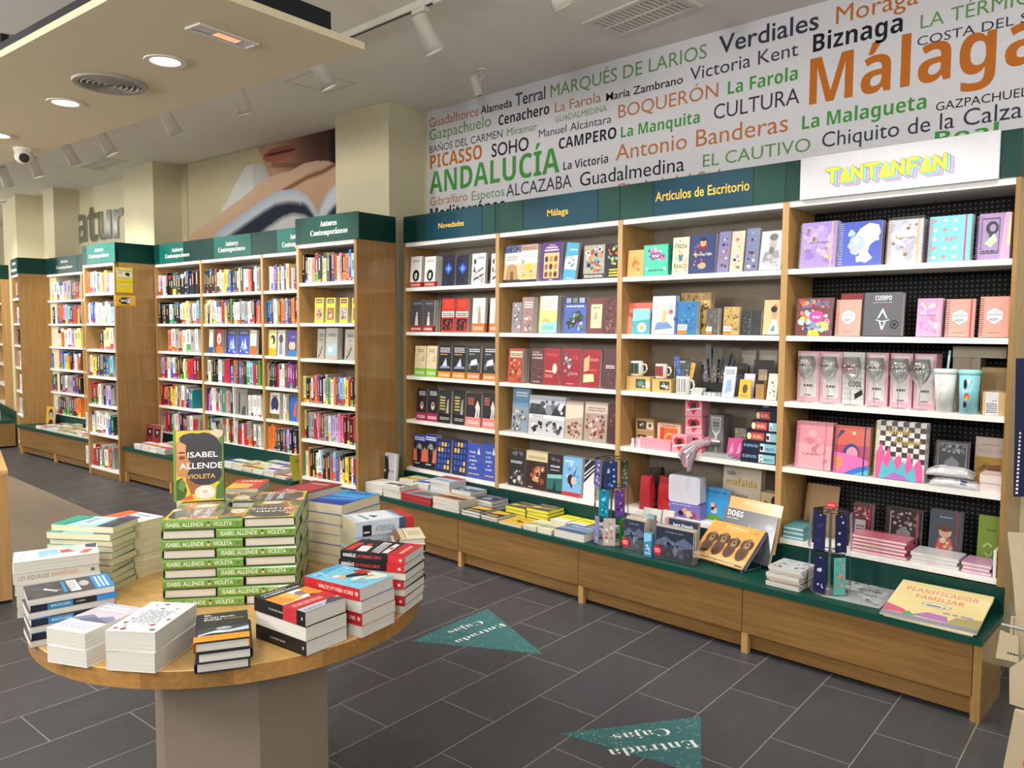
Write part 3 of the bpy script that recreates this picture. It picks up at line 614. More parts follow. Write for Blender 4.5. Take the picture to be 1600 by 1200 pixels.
# ================================================================ counters: base cabinets and green worktops
def counter(fr, x0, x1, yf, yb, bounds, where, endr=False, endl=False, top=.35):
    t = thing('worktop', fr.M @ T(((x0+x1)/2, yf, top-.03)), f'dark green continuous worktop {where}', 'worktop'); Mx = T((-(x0+x1)/2, -yf, -(top-.03)))
    mb = MB(); mb.box(x0, yf-.018, top-.03, x1, yb, top, 'green'); mb.build('slab', t, Mx)
    mb = MB(); mb.box(x0, yb+.001, top, x1, yb+.009, top+.115, 'green2'); mb.build('riser', t, Mx)
    for i, (a, b) in enumerate(zip(bounds, bounds[1:])):
        c = thing('base_cabinet', fr.M @ T(((a+b)/2, yf, 0)), f'low oak base cabinet {where}, {ORD[len(bounds)-1-i]} from right', 'cabinet', f'base cabinets {where}'); Mc = T((-(a+b)/2, -yf, 0))
        z1 = top-.031
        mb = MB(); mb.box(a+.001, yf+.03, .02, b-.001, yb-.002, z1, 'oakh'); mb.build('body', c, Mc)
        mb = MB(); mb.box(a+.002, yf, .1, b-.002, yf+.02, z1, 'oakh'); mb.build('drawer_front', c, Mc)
        mb = MB(); mb.box(a+.002, yf+.02, .1, b-.002, yf+.0299, z1, 'black'); mb.build('drawer_gap', c, Mc)
        mb = MB(); mb.box(a, yf+.001, 0, a+.032, yf+.0295, .0995, 'oakv'); mb.build('leg', c, Mc)
        mb = MB(); mb.box(b-.004, yf+.006, 0, b-.001, yf+.0295, .0995, 'oakv'); mb.build('leg', c, Mc)
counter(FU, -2.985, 1.017, -.363, -.012, [-2.98, -2, -1, 0, .985], 'under the right bookcases')
mb = MB(); mb.box(.986, -.362, 0, 1.0165, -.003, .319, 'oakd'); o = tag(mb.build('counter_end_panel'), 'dark oak end panel closing the right end of the base cabinets', 'panel')
counter(FL, -3.535, -.717, -.06, .29, [-3.53, -2.64, -1.63, -.72], 'under the recessed bookcases')
counter(FL, -6.32, -4.252, -.06, .29, [-6.26, -5.26, -4.255], 'under the distant bay')
counter(FG, -2.55, -.56, -.42, -.02, [-2.5, -1.5, -.57], 'at the far wall turn')
for a, b, y in ((-2.5, -1.56, 0),):
    bookcase(FG, a, b, y, ZL, 'farthest oak bookcase bay above the far left worktop', [], foot=.35)
# oak block at the left edge
t = thing('display_plinth', T((-3.9, -3.2, 0)), 'light oak display plinth corner at the left edge of the aisle', 'plinth')
P0 = atZ(20, 942, 0); dv = CAM.xy - P0.xy
zt = .755
Mq = T((P0.x, P0.y, 0)) @ RZ(math.radians(-12)); t.matrix_world = Mq
mb = MB(); mb.box(-.9, -1.1, .02, 0, 0, zt-.02, 'oakv'); mb.build('body', t)
mb = MB(); mb.box(-.9, -1.1, zt-.02, 0.002, 0.002, zt, 'oakt'); mb.build('top_board', t)
mb = MB(); mb.box(-.88, -1.08, 0, -.02, -.02, .02, 'black'); mb.build('plinth_base', t)

# ================================================================ the round table
TC = Vector((-.633, -2.616)); TR = .585; TZ = .70
t = thing('round_table', T((TC.x, TC.y, 0)), 'round oak display table with taupe hexagonal pedestal, stacked with books', 'table')
m, nt, b = nodes('oak_table_segments', .3, .45); tc = N(nt, 'ShaderNodeTexCoord'); src = M['oakt']
def segm(name, base, var):
    mb_ = wood(name, 0, base[0], base[1], .32, .45, .8); nt = mb_.node_tree; bs = nt.nodes['Principled BSDF']
    tc = N(nt, 'ShaderNodeTexCoord'); sp = N(nt, 'ShaderNodeSeparateXYZ'); L(nt, tc.outputs['Object'], sp.inputs[0])
    at = N(nt, 'ShaderNodeMath', operation='ARCTAN2'); L(nt, sp.outputs['Y'], at.inputs[0]); L(nt, sp.outputs['X'], at.inputs[1])
    ml = N(nt, 'ShaderNodeMath', operation='MULTIPLY_ADD'); ml.inputs[1].default_value = 16/(2*math.pi); ml.inputs[2].default_value = 20.3; L(nt, at.outputs[0], ml.inputs[0])
    fl = N(nt, 'ShaderNodeMath', operation='FLOOR'); L(nt, ml.outputs[0], fl.inputs[0]); wn = N(nt, 'ShaderNodeTexWhiteNoise', noise_dimensions='1D'); L(nt, fl.outputs[0], wn.inputs['W'])
    mr = N(nt, 'ShaderNodeMapRange'); mr.inputs['To Min'].default_value = 1-var; mr.inputs['To Max'].default_value = 1+var; L(nt, wn.outputs['Value'], mr.inputs['Value'])
    mx = N(nt, 'ShaderNodeMix', data_type='RGBA', blend_type='MULTIPLY'); mx.inputs['Factor'].default_value = 1.
    L(nt, bs.inputs['Base Color'].links[0].from_socket, mx.inputs['A']); L(nt, mr.outputs['Result'], mx.inputs['B']); L(nt, mx.outputs['Result'], bs.inputs['Base Color']); return mb_
M['seg'] = segm('oak_table_top', ('c0965a', 'd9b274'), .08); M['segr'] = segm('oak_table_edge', ('926a36', 'b0834a'), .2)
mb = MB(); n = 128
ring = [(TR*math.cos(2*math.pi*i/n), TR*math.sin(2*math.pi*i/n)) for i in range(n)]; r2 = [(x*.9975, y*.9975) for x, y in ring]
mb.face([(x, y, TZ) for x, y in r2], 'seg'); mb.face([(x, y, TZ-.047) for x, y in reversed(ring)], 'segr')
mb.faces([(x, y, TZ) for x, y in r2]+[(x, y, TZ-.0015) for x, y in ring], [(i, n+i, n+(i+1) % n, (i+1) % n) for i in range(n)], 'seg')
mb.faces([(x, y, TZ-.0015) for x, y in ring]+[(x, y, TZ-.047) for x, y in ring], [(i, n+i, n+(i+1) % n, (i+1) % n) for i in range(n)], 'segr')
mb.build('table_top', t)
tcv = (CAM.xy-TC).normalized(); lat = Vector((RV.x, RV.y)).normalized(); ph = math.radians(11.5)
nd = tcv*math.cos(ph)+lat*math.sin(ph); a0 = math.atan2(nd.y, nd.x)
mb = MB(); mb.prism([(.283*math.cos(a0+i*math.pi/3), .283*math.sin(a0+i*math.pi/3)) for i in range(6)], .04, TZ-.048, 'taupe'); mb.build('pedestal', t)
mb = MB(); mb.prism([(.26*math.cos(a0+i*math.pi/3), .26*math.sin(a0+i*math.pi/3)) for i in range(6)], 0, .04, 'black'); mb.build('plinth_base', t)

# ================================================================ floor arrows
def arrow(tri, rows, label):
    P = [atZ(x, y, 0) for x, y in tri]; mb = MB(); c = sum(P, Vector())/3
    for z0, q, mat, col in ((.0008, P, 'matte', '3f6b6c'),):
        mb.face([(p.x, p.y, z0) for p in q][::1], mat, col)
    n = (P[1]-P[0]).cross(P[2]-P[0])
    mb.faces([(p.x, p.y, .0008) for p in P]+[(p.x, p.y, .0002) for p in P], [(0, 3, 4, 1), (1, 4, 5, 2), (2, 5, 3, 0)], 'matte', '3f6b6c')
    rr = random.Random(3)
    for i in range(150):                                             # scuffs worn through the print
        a, b_ = rr.random(), rr.random()
        if a+b_ > 1: a, b_ = 1-a, 1-b_
        if rr.random() < .6: a *= .25 if rr.random() < .5 else 1
        p = P[0]+(P[1]-P[0])*a+(P[2]-P[0])*b_; w, h = rr.uniform(.002, .008), rr.uniform(.0006, .002)
        mb.face([(p.x-w, p.y-h, .00095), (p.x+w, p.y-h*.4, .00095), (p.x+w*.8, p.y+h, .00095), (p.x-w*.7, p.y+h, .00095)], 'matte', '9db5b2')
    for txt, a, b_, up in rows:
        A, B_, C_ = atZ(*a, 0), atZ(*b_, 0), atZ(*up, 0); A.z = B_.z = C_.z = .0012
        U = (B_-A); w = U.length; U.normalize(); V = Vector((-U.y, U.x, 0)); h = (C_-A).dot(V)
        if h < 0: V = -V; h = -h
        mb.text(txt, A, U, V, w, h, 'matte', 'e6ebe8', 'sn')
    mb.v = [(x-c.x, y-c.y, z) for x, y, z in mb.v]
    tag(mb.build('floor_arrow', None, T((c.x, c.y, 0))), label, 'floor sticker', 'arrow stickers on the floor')
arrow([(643, 1002), (762, 951), (848, 1022)], [('Entrada', (784, 974), (709, 1002), (775, 984)), ('Cajas', (749, 970), (698, 987), (742, 979))], 'teal triangular Entrada Cajas floor sticker beside the round table')
arrow([(874, 1146), (1095, 1120), (1096, 1210)], [('Entrada', (1085, 1156), (949, 1172), (1075, 1170)), ('Cajas', (1042, 1138), (956, 1148), (1034, 1150))], 'teal triangular Entrada Cajas floor sticker nearest the camera')
# ================================================================ books
PAL = dict(w='ecebe6', c='e6dcbc', k='1d1c20', g='9c9b98', d='45474c', r='c4222c', R='8a1a26', o='ee7a2a', y='e6c638', Y='ece88c', b='2a62be', B='1d2a5a', l='92c4e0', t='2a8c8c', n='57a03c', N='20523a', p='e686aa', P='66388c', m='bc1f6c', v='bba6da', s='78482f', S='e08a6c', a='96d8c8')
CNAME = dict(w='white', c='cream', k='black', g='grey', d='dark grey', r='red', R='dark red', o='orange', y='yellow', Y='pale yellow', b='blue', B='navy', l='light blue', t='teal', n='green', N='dark green', p='pink', P='purple', m='magenta', v='lavender', s='brown', S='salmon', a='aqua')
PG = 'd2ccbc'; PGW = 'd0cdc5'; PGC = 'dad0b0'
_bm = {}
def book_meshes(w, h, t, cov, spn, pag, art, sart, hard, mat):
    key = (round(w, 4), round(h, 4), round(t, 4), cov, spn, pag, repr(art), repr(sart), hard, mat)
    if key in _bm: return _bm[key]
    c = MB(); p = MB()
    if hard:
        b = .0028
        c.box(.006, 0, t-b, w, h, t, mat, cov); c.box(.006, 0, 0, w, h, b, mat, cov)
        k = min(.006, t*.3); out = [(.0075, 0), (.001, 0), (-.002, k*.4), (-.0032, k), (-.0032, t-k), (-.002, t-k*.4), (.001, t), (.0075, t)]
        inn = [(.0075, t-.0018), (.002, t-.0018), (-.0008, t-k), (-.0008, k), (.002, .0018), (.0075, .0018)]
        c.prism([(q[0], q[1]) for q in (out+inn)], 0, h, mat, spn, axis=1)
        p.box(.004, .004, b, w-.004, h-.004, t-b, 'pages', pag); sx = -.0032
    else:
        b = .0008
        c.box(0, 0, t-b, w, h, t, mat, cov); c.box(0, 0, 0, w, h, b, mat, cov); c.box(-.0009, 0, 0, 0, h, t, mat, spn)
        p.box(.0002, .0006, b, w-.0008, h-.0006, t-b, 'pages', pag); sx = -.0009
    if art: c.art(art, (0.006 if hard else 0, 0, t), (1, 0, 0), (0, 1, 0), (0, 0, 1), w-(.006 if hard else 0), h, mat)
    if sart:
        if sart[0] == 'up': c.art(sart[1:], (sx, 0, t), (0, 1, 0), (0, 0, -1), (-1, 0, 0), h, t, mat)
        else: c.art(sart, (sx, h, 0), (0, -1, 0), (0, 0, 1), (-1, 0, 0), h, t, mat)
    _bm[key] = (c.mesh('cover'), p.mesh('page_block')); return _bm[key]
def book(Mx, label, w, h, t, cov, spn=None, pag=PG, art=None, sart=None, hard=False, mat='print', name='book', cat='book', group=None, band=None):
    """A book lying face up: x from spine to fore-edge, y from foot to head, z through its thickness."""
    cm, pm = book_meshes(w, h, t, cov, spn or cov, pag, art, sart, hard, mat)
    o = thing(name, Mx, label, cat, group); link('cover', cm, o); link('page_block', pm, o)
    if band:
        col, y0, y1, lines = band; q = MB(); e = .0005
        q.box(-.0014-(.0026 if hard else 0), y0*h, -e*0, w+.0006, y1*h, t+.0012, mat, col)
        if lines: q.art(lines, (0, y0*h, t+.0012), (1, 0, 0), (0, 1, 0), (0, 0, 1), w, (y1-y0)*h, mat)
        qm = q.mesh('paper_band'); link('paper_band', qm, o)
    return o
def lying(P, r, corner, w, h, z, flip=False):
    """Matrix that lays a book with its (corner) at ground point P, turned by r degrees; flip turns it half round in place."""
    R = RZ(math.radians(r)); c = Vector((corner[0]*w, corner[1]*h, 0)); o = Vector((P[0], P[1], z))-(R @ c)
    if flip: return T(o) @ R @ T((w, h, 0)) @ RZ(math.pi)
    return T(o) @ R
def stack(P, r, corner, dims, n, where, kind, top_art, sart, cov, spn=None, pag=PG, hard=False, z0=TZ, alt=False, jit=.004, ja=2., name='book', base=None, extra=None, group=None, mat='print', band=None, fl0=0):
    """n alike books on top of each other. The label of each says which of the stack it is."""
    w, h, t = dims; rr = random.Random(int(abs(P[0]*1e4)+abs(P[1]*1e3))+n); z = z0
    for i in range(n):
        top = n-i
        lb = f'{kind}, {ORD[top] if top > 1 else "topmost"} of the stack {where}' if n > 1 else f'{kind} {where}'
        book(lying((P[0]+rr.uniform(-jit, jit), P[1]+rr.uniform(-jit, jit)), r+rr.uniform(-ja, ja), corner, w, h, z, (top in extra) if extra else (alt and (top % 2 == fl0))), lb, w, h, t, cov, spn, pag, top_art if top == 1 or base is None else base, sart, hard, mat, name, 'book', group or f'books {where}', band if (top == 1) else None)
        z += t+.0008
    return z
# ---------------------------------------------------------------- the books on the round table
VIO = [('r', 'd9c24a', 0, 0, 1, 1), ('p', '6f8a3a', [(.72, .35), (1, .2), (1, .95), (.86, .9)]), ('p', '3f5f30', [(.82, .5), (.97, .55), (.98, .8), (.88, .78)]), ('e', 'efc8b0', .86, .95, .13, .06), ('e', 'e8a080', .84, .86, .07, .05),
  ('p', 'c98a5c', [(0, .82), (.2, .9), (.4, .7), (.36, .42), (.2, .34), (.02, .36), (0, .5)]), ('p', 'd9a070', [(.02, .8), (.16, .86), (.24, .7), (.05, .58)]), ('e', '8a4a3a', .12, .62, .07, .03), ('e', '5a2f28', .12, .69, .08, .012),
  ('p', 'a8643c', [(.22, .42), (.5, .24), (.62, .12), (.3, .1), (.2, .3)]),
  ('e', '403e42', .58, .72, .38, .25), ('e', '403e42', .34, .88, .27, .085), ('p', '403e42', [(.1, .88), (.2, .8), (.3, .76), (.34, .66), (.5, .6), (.5, .9)]), ('e', '403e42', .6, .38, .36, .16), ('p', '403e42', [(.5, .62), (.9, .6), (.92, .36), (.36, .36), (.28, .52)]),
  ('p', '45602e', [(0, .02), (.0, .3), (.12, .34), (.22, .16), (.16, .02)]), ('p', '6f9048', [(.02, .2), (.1, .32), (.2, .26), (.14, .14)]), ('p', 'd9642a', [(.06, .02), (.32, .1), (.36, .02)]), ('p', '55763a', [(.84, .2), (1, .3), (1, .02), (.82, .02)]),
  ('e', 'eadac8', .6, .12, .22, .1), ('e', 'f4e8da', .62, .14, .13, .06), ('e', 'd8bca6', .6, .13, .06, .028),
  ('t', 'ffffff', 'ISABEL', .24, .62, .64, .075), ('t', 'ffffff', 'ALLENDE', .07, .46, .9, .08), ('t', 'e2bf70', 'VIOLETA', .22, .32, .6, .06)]
VSP = [('t', 'dfe6cc', 'ISABEL ALLENDE', .055, .3, .46, .42), ('e', 'd8b08a', .575, .45, .018, .2), ('e', '2f2a22', .575, .66, .012, .13), ('t', 'dfe6cc', 'VIOLETA', .635, .3, .235, .42), ('r', '567a34', .92, .38, .955, .6)]
vw, vh, vt = .155, .2365, .0296; vg = .0025; VP = Vector((-.6625, -2.846)); va = math.radians(52)
def vmat2(slot, z, layer, rr):
    S = vw+vh+vg; A = layer % 2 == 0
    # rectangles (x0, y0, along): spine side always outwards
    if A: rect = {'front': (0, 0, 'x'), 'right': (vh+vg, 0, 'y'), 'back': (vw+vg, vh+vg, 'x'), 'left': (0, vw+vg, 'y')}[slot]
    else: rect = {'front': (vw+vg, 0, 'x'), 'right': (vh+vg, vw+vg, 'y'), 'back': (0, vh+vg, 'x'), 'left': (0, 0, 'y')}[slot]
    x0, y0, al = rect
    if slot == 'front': Mx = T((x0, y0, 0)) @ T((0, 0, 0)) @ Matrix(((0, -1, 0, vh), (1, 0, 0, 0), (0, 0, 1, 0), (0, 0, 0, 1)))       # spine on the y0 edge, head at x0
    elif slot == 'back': Mx = T((x0, y0, 0)) @ Matrix(((0, 1, 0, 0), (-1, 0, 0, vw), (0, 0, 1, 0), (0, 0, 0, 1)))
    elif slot == 'right': Mx = T((x0, y0, 0)) @ Matrix(((-1, 0, 0, vw), (0, -1, 0, vh), (0, 0, 1, 0), (0, 0, 0, 1)))
    else: Mx = T((x0, y0, 0))
    j = .0012
    return T((VP.x, VP.y, z)) @ RZ(va) @ T((rr.uniform(-j, j), rr.uniform(-j, j), 0)) @ Mx
# the head of a front book points to the left of the stack: x of the book runs inwards
rr = random.Random(5); z = TZ
for ly in range(9):
    down = 9-ly
    for slot in ('front', 'right', 'back', 'left'):
        pos = {'front': 'spine to the front', 'right': 'at the right side', 'back': 'at the back', 'left': 'at the left side'}[slot]
        book(vmat2(slot, z, 8-ly, rr), f'green-spined hardback in the central pinwheel pile, {ORD[down] if down > 1 else "top"} layer down, {pos}', vw, vh, vt, '403e42', '6d9440', PG, VIO, VSP, True, 'gloss', 'hardback_book', 'book', 'green-spined hardbacks in the central pile')
    z += vt+.0009
ztop = z
q0 = atZ(275, 783, ztop); q1 = atZ(352, 779, ztop); da = math.atan2(q1.y-q0.y, q1.x-q0.x)
book(T((q0.x, q0.y, ztop+.0005)) @ RZ(da) @ RX(math.radians(90-4)), 'green-spined hardback standing upright on top of the central pile', vw, vh, vt, '403e42', '6d9440', PG, VIO, VSP, True, 'gloss', 'hardback_book', 'book', 'green-spined hardbacks in the central pile')

stack((-.3818, -3.1593), 24, (1, 0), (.125, .195, .044), 2, 'at the front edge, beside the flower-print stack', 'thick mountain-cover paperback',
  [('r', 'e9e8ee', 0, 0, 1, 1), ('p', 'c9c4d8', [(0, .5), (0, 1), (1, 1), (1, .5)]), ('p', 'd8c0c8', [(0, .55), (.5, .66), (1, .6), (1, .72), (0, .7)]), ('p', '8088a0', [(0, .42), (.3, .58), (.55, .5), (.8, .6), (1, .5), (1, .36), (0, .34)]), ('p', '656c88', [(.2, .38), (.5, .5), (.85, .42), (1, .36), (.2, .34)]), ('p', 'eeeef2', [(0, 0), (0, .38), (.5, .33), (1, .35), (1, 0)]), ('l', '8a93b8', .1, .1, .85, .28, 6), ('r', 'f6f6f8', .1, .86, .8, .9), ('r', 'f6f6f8', .1, .76, .9, .8)], None, 'e9e8ee', pag=PGW)
stack((-.2311, -3.051), 36, (1, 0), (.13, .21, .051), 2, 'at the front edge, flower-print covers', 'thick white paperback',
  [('r', 'e9edf0', 0, 0, 1, 1), ('n', ['8a2f3a', '6a4a48', 'a8404a', '7a6a58', 'c8a070'], 16, .02, .02, .98, .98, .075, 4), ('n', ['c8505a', 'b8a070'], 16, .05, .05, .95, .95, .035, 8), ('r', 'e9edf0', .2, .25, .8, .75), ('l', '6a7a90', .22, .28, .78, .72, 9), ('r', 'b89a5a', .5, .2, .52, .8)], None, 'ece9e6', pag=PGW)
stack((-.0857, -2.8749), 62, (1, 0), (.128, .205, .0265), 3, 'at the front edge, black with orange band', 'black hardback',
  [('r', '28282c', 0, 0, 1, 1), ('p', '3c3e44', [(0, .45), (1, .5), (1, .3), (0, .25)]), ('p', 'b8c4d0', [(0, .26), (.35, .36), (.6, .34), (1, .42), (1, .3), (.6, .26), (.3, .3), (0, .2)]), ('p', 'eef2f6', [(.1, .29), (.35, .34), (.6, .3), (.5, .27)]), ('p', '8a8f98', [(.4, .36), (.5, .5), (.62, .4)]), ('e', '9aa4b0', .5, .42, .16, .05), ('t', 'ffffff', 'Mr.', .1, .9, .16, .045, 'b'), ('t', 'f2f2f2', 'ni Inés Martín', .1, .81, .62, .045, 'b'), ('t', 'f2f2f2', 'Rodrigo', .1, .73, .35, .045, 'b'), ('t', 'c8a060', 'del sustituto', .5, .73, .42, .04)], None, '28282c', '26243a', PGW, True, alt=True, band=('e8942a', .02, .19, [('l', 'a86010', .1, .6, .9, .75, 1)]), ja=1.)
stack((-.0402, -2.7409), 97.5, (0, 0), (.14, .212, .039), 3, 'right of the orange-banded stack, with red wrap', 'thick black-spined paperback',
  [('r', 'f2efe8', 0, 0, 1, 1), ('r', '232225', 0, .78, 1, 1), ('p', 'e89030', [(0, .78), (0, .45), (.35, .45), (.3, .78)]), ('p', 'f0b060', [(.3, .78), (.35, .45), (.6, .5), (.5, .78)]), ('e', '8a7a80', .68, .62, .14, .09), ('p', 'd8903a', [(.8, .78), (1, .78), (1, .4), (.7, .42)]), ('p', '3a2c2c', [(.58, .28), (.72, .5), (.95, .4), (1, .2), (.6, .15)]), ('e', 'b07a5a', .62, .36, .09, .05), ('p', 'a83038', [(.7, .28), (.95, .4), (1, .3)]), ('r', 'b8bccc', 0, 0, .75, .14), ('p', '4a4c58', [(.5, .02), (.8, .2), (1, .1), (1, 0)]), ('l', '6a6c80', .05, .03, .5, .1, 2), ('t', 'f4f4f4', 'ANTONIO MOLINA', .08, .92, .6, .03), ('t', 'ffffff', 'EL CORAZÓN HELADO', .08, .84, .84, .042, 'b')],
  [('t', 'c8c8c8', 'EL CORAZÓN HELADO', .3, .42, .3, .12), ('r', 'd8d8d8', .93, .4, .95, .6)], '232225', '1d1b1c', PGW, band=('b8323a', .16, .42, [('l', 'e8b0a8', .06, .3, .75, .7, 2)]), alt=True, fl0=0, ja=1.2)
stack((-.038, -2.571), 100, (0, 0), (.14, .215, .0345), 4, 'behind the red-wrapped stack, sky-blue cover', 'red-spined paperback',
  [('r', '7cc4e0', 0, 0, 1, 1), ('p', '4fa8d8', [(0, 1), (1, 1), (1, .88), (0, .8)]), ('n', ['b8e4f0', '9cd8e8', '5ab4dc'], 26, .02, .5, .98, .98, .05, 3), ('p', 'c8e8e0', [(.3, .35), (.7, .1), (1, .12), (1, .4), (.6, .45)]), ('e', 'd8a888', .36, .56, .1, .09), ('e', 'e8dcc8', .33, .62, .09, .05), ('p', '26242c', [(.38, .48), (.75, .3), (.9, .42), (.7, .52), (.5, .55)]), ('p', 'c03030', [(.72, .42), (.95, .34), (.98, .55), (.8, .62)]), ('p', 'd8a070', [(.55, .3), (.8, .2), (.86, .3)]), ('p', '8ab0c8', [(.2, .3), (.4, .1), (.6, .3)]), ('p', 'e8e4d0', [(.6, .18), (.85, .04), (1, .1), (.9, .2)]), ('t', 'eaf6fa', 'UNA', .06, .87, .3, .07, 'm')],
  ['up', ('t', 'f0d8c8', 'ERICA VERA LA ÚLTIMA', .12, .32, .62, .3), ('r', 'e8a8a0', .03, .3, .08, .62)], 'c82c30', 'b32229', PGW, alt=True, fl0=0, ja=1.2)
stack((-.10, -2.365), 115, (0, 0), (.138, .218, .0243), 7, 'at the right edge, black with red end', 'black and red paperback',
  [('r', '262428', 0, 0, 1, 1), ('r', 'c03038', 0, 0, 1, .28), ('l', 'e8b0a8', .2, .1, .8, .2, 1), ('r', 'd04038', .1, .86, .7, .96), ('p', 'e8e8ea', [(.08, .62), (.5, .66), (.5, .82), (.08, .78)]), ('r', 'c83a3a', .5, .7, .7, .78), ('p', 'dcdce2', [(.05, .42), (.85, .46), (.9, .6), (.1, .56)]), ('l', '262428', .1, .45, .8, .58, 4), ('p', 'e4e4ea', [(.1, .3), (.8, .32), (.85, .4), (.1, .39)]), ('r', 'c03030', .4, .33, .55, .38)],
  [('r', 'c42c34', .74, 0, 1, 1), ('t', 'f4f4f4', 'GONZÁLEZ', .04, .3, .2, .38, 'b'), ('t', 'c8463e', 'UN TRABAJO LIMPIO', .26, .3, .38, .38, 'm'), ('r', 'f0d0cc', .91, .3, .95, .6)], '262428', '1b1a1e', PGW, ja=1.6, extra=(3, 5, 7))
stack((-.625, -3.216), 170, (0, 1), (.135, .21, .0183), 7, 'at the left front edge, with blue blocks', 'blue and black paperback',
  [('r', '4c4c50', 0, 0, 1, 1), ('n', ['5c5c60', '3c3c40', '6a6a6e'], 20, 0, 0, 1, .75, .09, 2), ('r', '2f86d0', 0, .78, 1, 1), ('l', 'd8ecf8', .12, .82, .9, .97, 3), ('e', 'b0b0b4', .45, .68, .2, .06), ('p', 'e0e0e2', [(.1, .48), (.9, .5), (.9, .62), (.1, .6)]), ('l', '8a8a90', .2, .5, .8, .58, 3), ('r', '3a86c0', .1, .42, .9, .46), ('p', 'd8d8da', [(.4, .22), (.7, .36), (.75, .34), (.5, .2)])],
  [('r', '10182c', 0, 0, .22, 1), ('r', '2a78a8', .19, 0, .48, 1), ('t', 'bcd8e8', 'MORCÚN DURÁN', .23, .3, .22, .4), ('t', 'e0e0e4', 'EL TESORO', .52, .4, .1, .2), ('r', '3a8cd0', .76, 0, 1, 1)], '4c4c50', '14161e', PGW, alt=True, fl0=1, jit=.006, ja=1.5)
stack((-.8994, -3.1784), 164, (0, 1), (.125, .225, .0325), 5, 'behind the blue-block stack at the left edge', 'white illustrated paperback',
  [('r', 'e8f0f2', 0, 0, 1, 1), ('p', '3a3450', [(0, 1), (.45, .98), (.3, .85), (0, .86)]), ('p', 'd8643a', [(.55, .95), (.9, .86), (.8, .76), (.5, .84)]), ('p', 'e8b8a0', [(.4, .86), (.6, .74), (.45, .66)]), ('p', 'd05048', [(.3, .66), (.6, .72), (.62, .56), (.3, .54)]), ('p', 'a8d8c8', [(.02, .82), (.3, .7), (.3, .6), (0, .62)]), ('p', '8ac0e0', [(.1, .5), (.7, .56), (.8, .3), (.2, .28)]), ('n', ['d8b8a0', 'b8d8e8', 'f0d0b0'], 14, .5, .15, 1, .6, .06, 3), ('l', 'b8c8d0', .2, .06, .9, .16, 3)],
  [('t', '8a8478', 'LES AQUILLES', .06, .3, .35, .36), ('t', 'c0866a', 'INVENTADES', .44, .3, .3, .34), ('r', '6a6a60', .9, .3, .95, .6)], 'e8f0f2', 'cfcac0', PGW, alt=True, fl0=1, ja=1.5)
stack((-.9385, -2.8934), 306, (1, 1), (.125, .225, .0205), 10, 'at the left edge, teal cover on top', 'cream-paged paperback',
  [('r', '9ccfd4', 0, 0, 1, 1), ('p', '27a088', [(0, 0), (0, .3), (1, .24), (1, 0)]), ('p', '2a3a40', [(.1, .3), (.12, .33), (.95, .2), (.95, .17)]), ('p', '4a6468', [(.45, .4), (.5, .62), (.3, .55)]), ('p', 'c8e4ea', [(.1, .36), (.8, .32), (.9, .6), (.2, .64)]), ('r', '3c3f45', 0, .72, 1, 1), ('p', '5c5c64', [(.1, .72), (.5, .85), (.9, .72)]), ('l', '2a3a40', .2, .4, .7, .5, 2)],
  [('r', '1f8a78', .0, 0, .3, 1), ('l', '5a5a60', .35, .35, .8, .6, 1)], '9ccfd4', '191a1e', PGC, jit=.007, ja=3., alt=False)
stack((-1.0277, -2.7841), 105, (0, 0), (.12, .185, .0265), 7, 'behind the teal stack, orange and white cover', 'cream-paged paperback',
  [('r', 'f0eef2', 0, 0, 1, 1), ('p', 'e8623a', [(0, .62), (0, 1), (1, 1), (1, .7)]), ('p', '5a4a98', [(.25, .6), (.55, .66), (.6, .3), (.4, .25)]), ('p', 'e8c878', [(.55, .66), (.63, .68), (.66, .3), (.6, .3)]), ('p', '6a8ac8', [(.72, .6), (.8, .6), (.84, .2), (.74, .2)]), ('l', 'd0d0d8', .2, .05, .9, .15, 2)], None, 'f0eef2', 'e8e4dc', PGC, jit=.003, ja=1.5)
# behind the pinwheel pile
stack((-.785, -2.262), 15, (0, 0), (.157, .225, .0365), 6, 'behind the pile, bright blue cover', 'deep blue paperback',
  [('r', '2a6ac8', 0, 0, 1, 1), ('p', '3a9ae0', [(0, .5), (1, .62), (1, 1), (0, 1)]), ('p', '1a3a9a', [(0, 0), (1, 0), (1, .3), (0, .2)]), ('l', '10286a', .2, .8, .9, .95, 2), ('l', '8ac8f0', .15, .55, .9, .64, 1), ('p', '5ab8e8', [(.1, .3), (.9, .44), (.9, .5), (.1, .36)])],
  [('l', 'c8d0e8', .1, .4, .5, .7, 1)], '2a6ac8', '181c44', PGC, jit=.003, ja=1., alt=False)
stack((-.4542, -2.2924), 164, (0, 1), (.135, .215, .05), 4, 'at the back right, white and blue cover', 'grey-blue paperback',
  [('r', 'c8d4e0', 0, 0, 1, 1), ('p', 'e4eaf0', [(.1, .3), (.9, .3), (.9, .9), (.1, .9)]), ('p', '6a7f98', [(0, 0), (1, 0), (1, .26), (0, .2)]), ('p', '2a3448', [(.45, .5), (.62, .62), (.55, .64), (.35, .6)]), ('p', '8aa0b8', [(.2, .7), (.8, .74), (.8, .8), (.2, .76)]), ('r', 'c03a30', 0, 0, 1, .16)],
  [('r', 'b8c8d8', 0, 0, 1, 1), ('r', '1b1b20', .12, 0, .27, .75), ('l', 'd8d8d8', .14, .2, .25, .4, 1), ('t', '8a8074', 'ATREVIDA', .33, .22, .34, .4, 'm'), ('r', '3a4a70', .74, 0, .86, 1), ('r', 'b8302c', .86, 0, 1, 1)], 'c8d4e0', 'b8c8d8', PGC, alt=False, z0=TZ, jit=.006, ja=2.5)
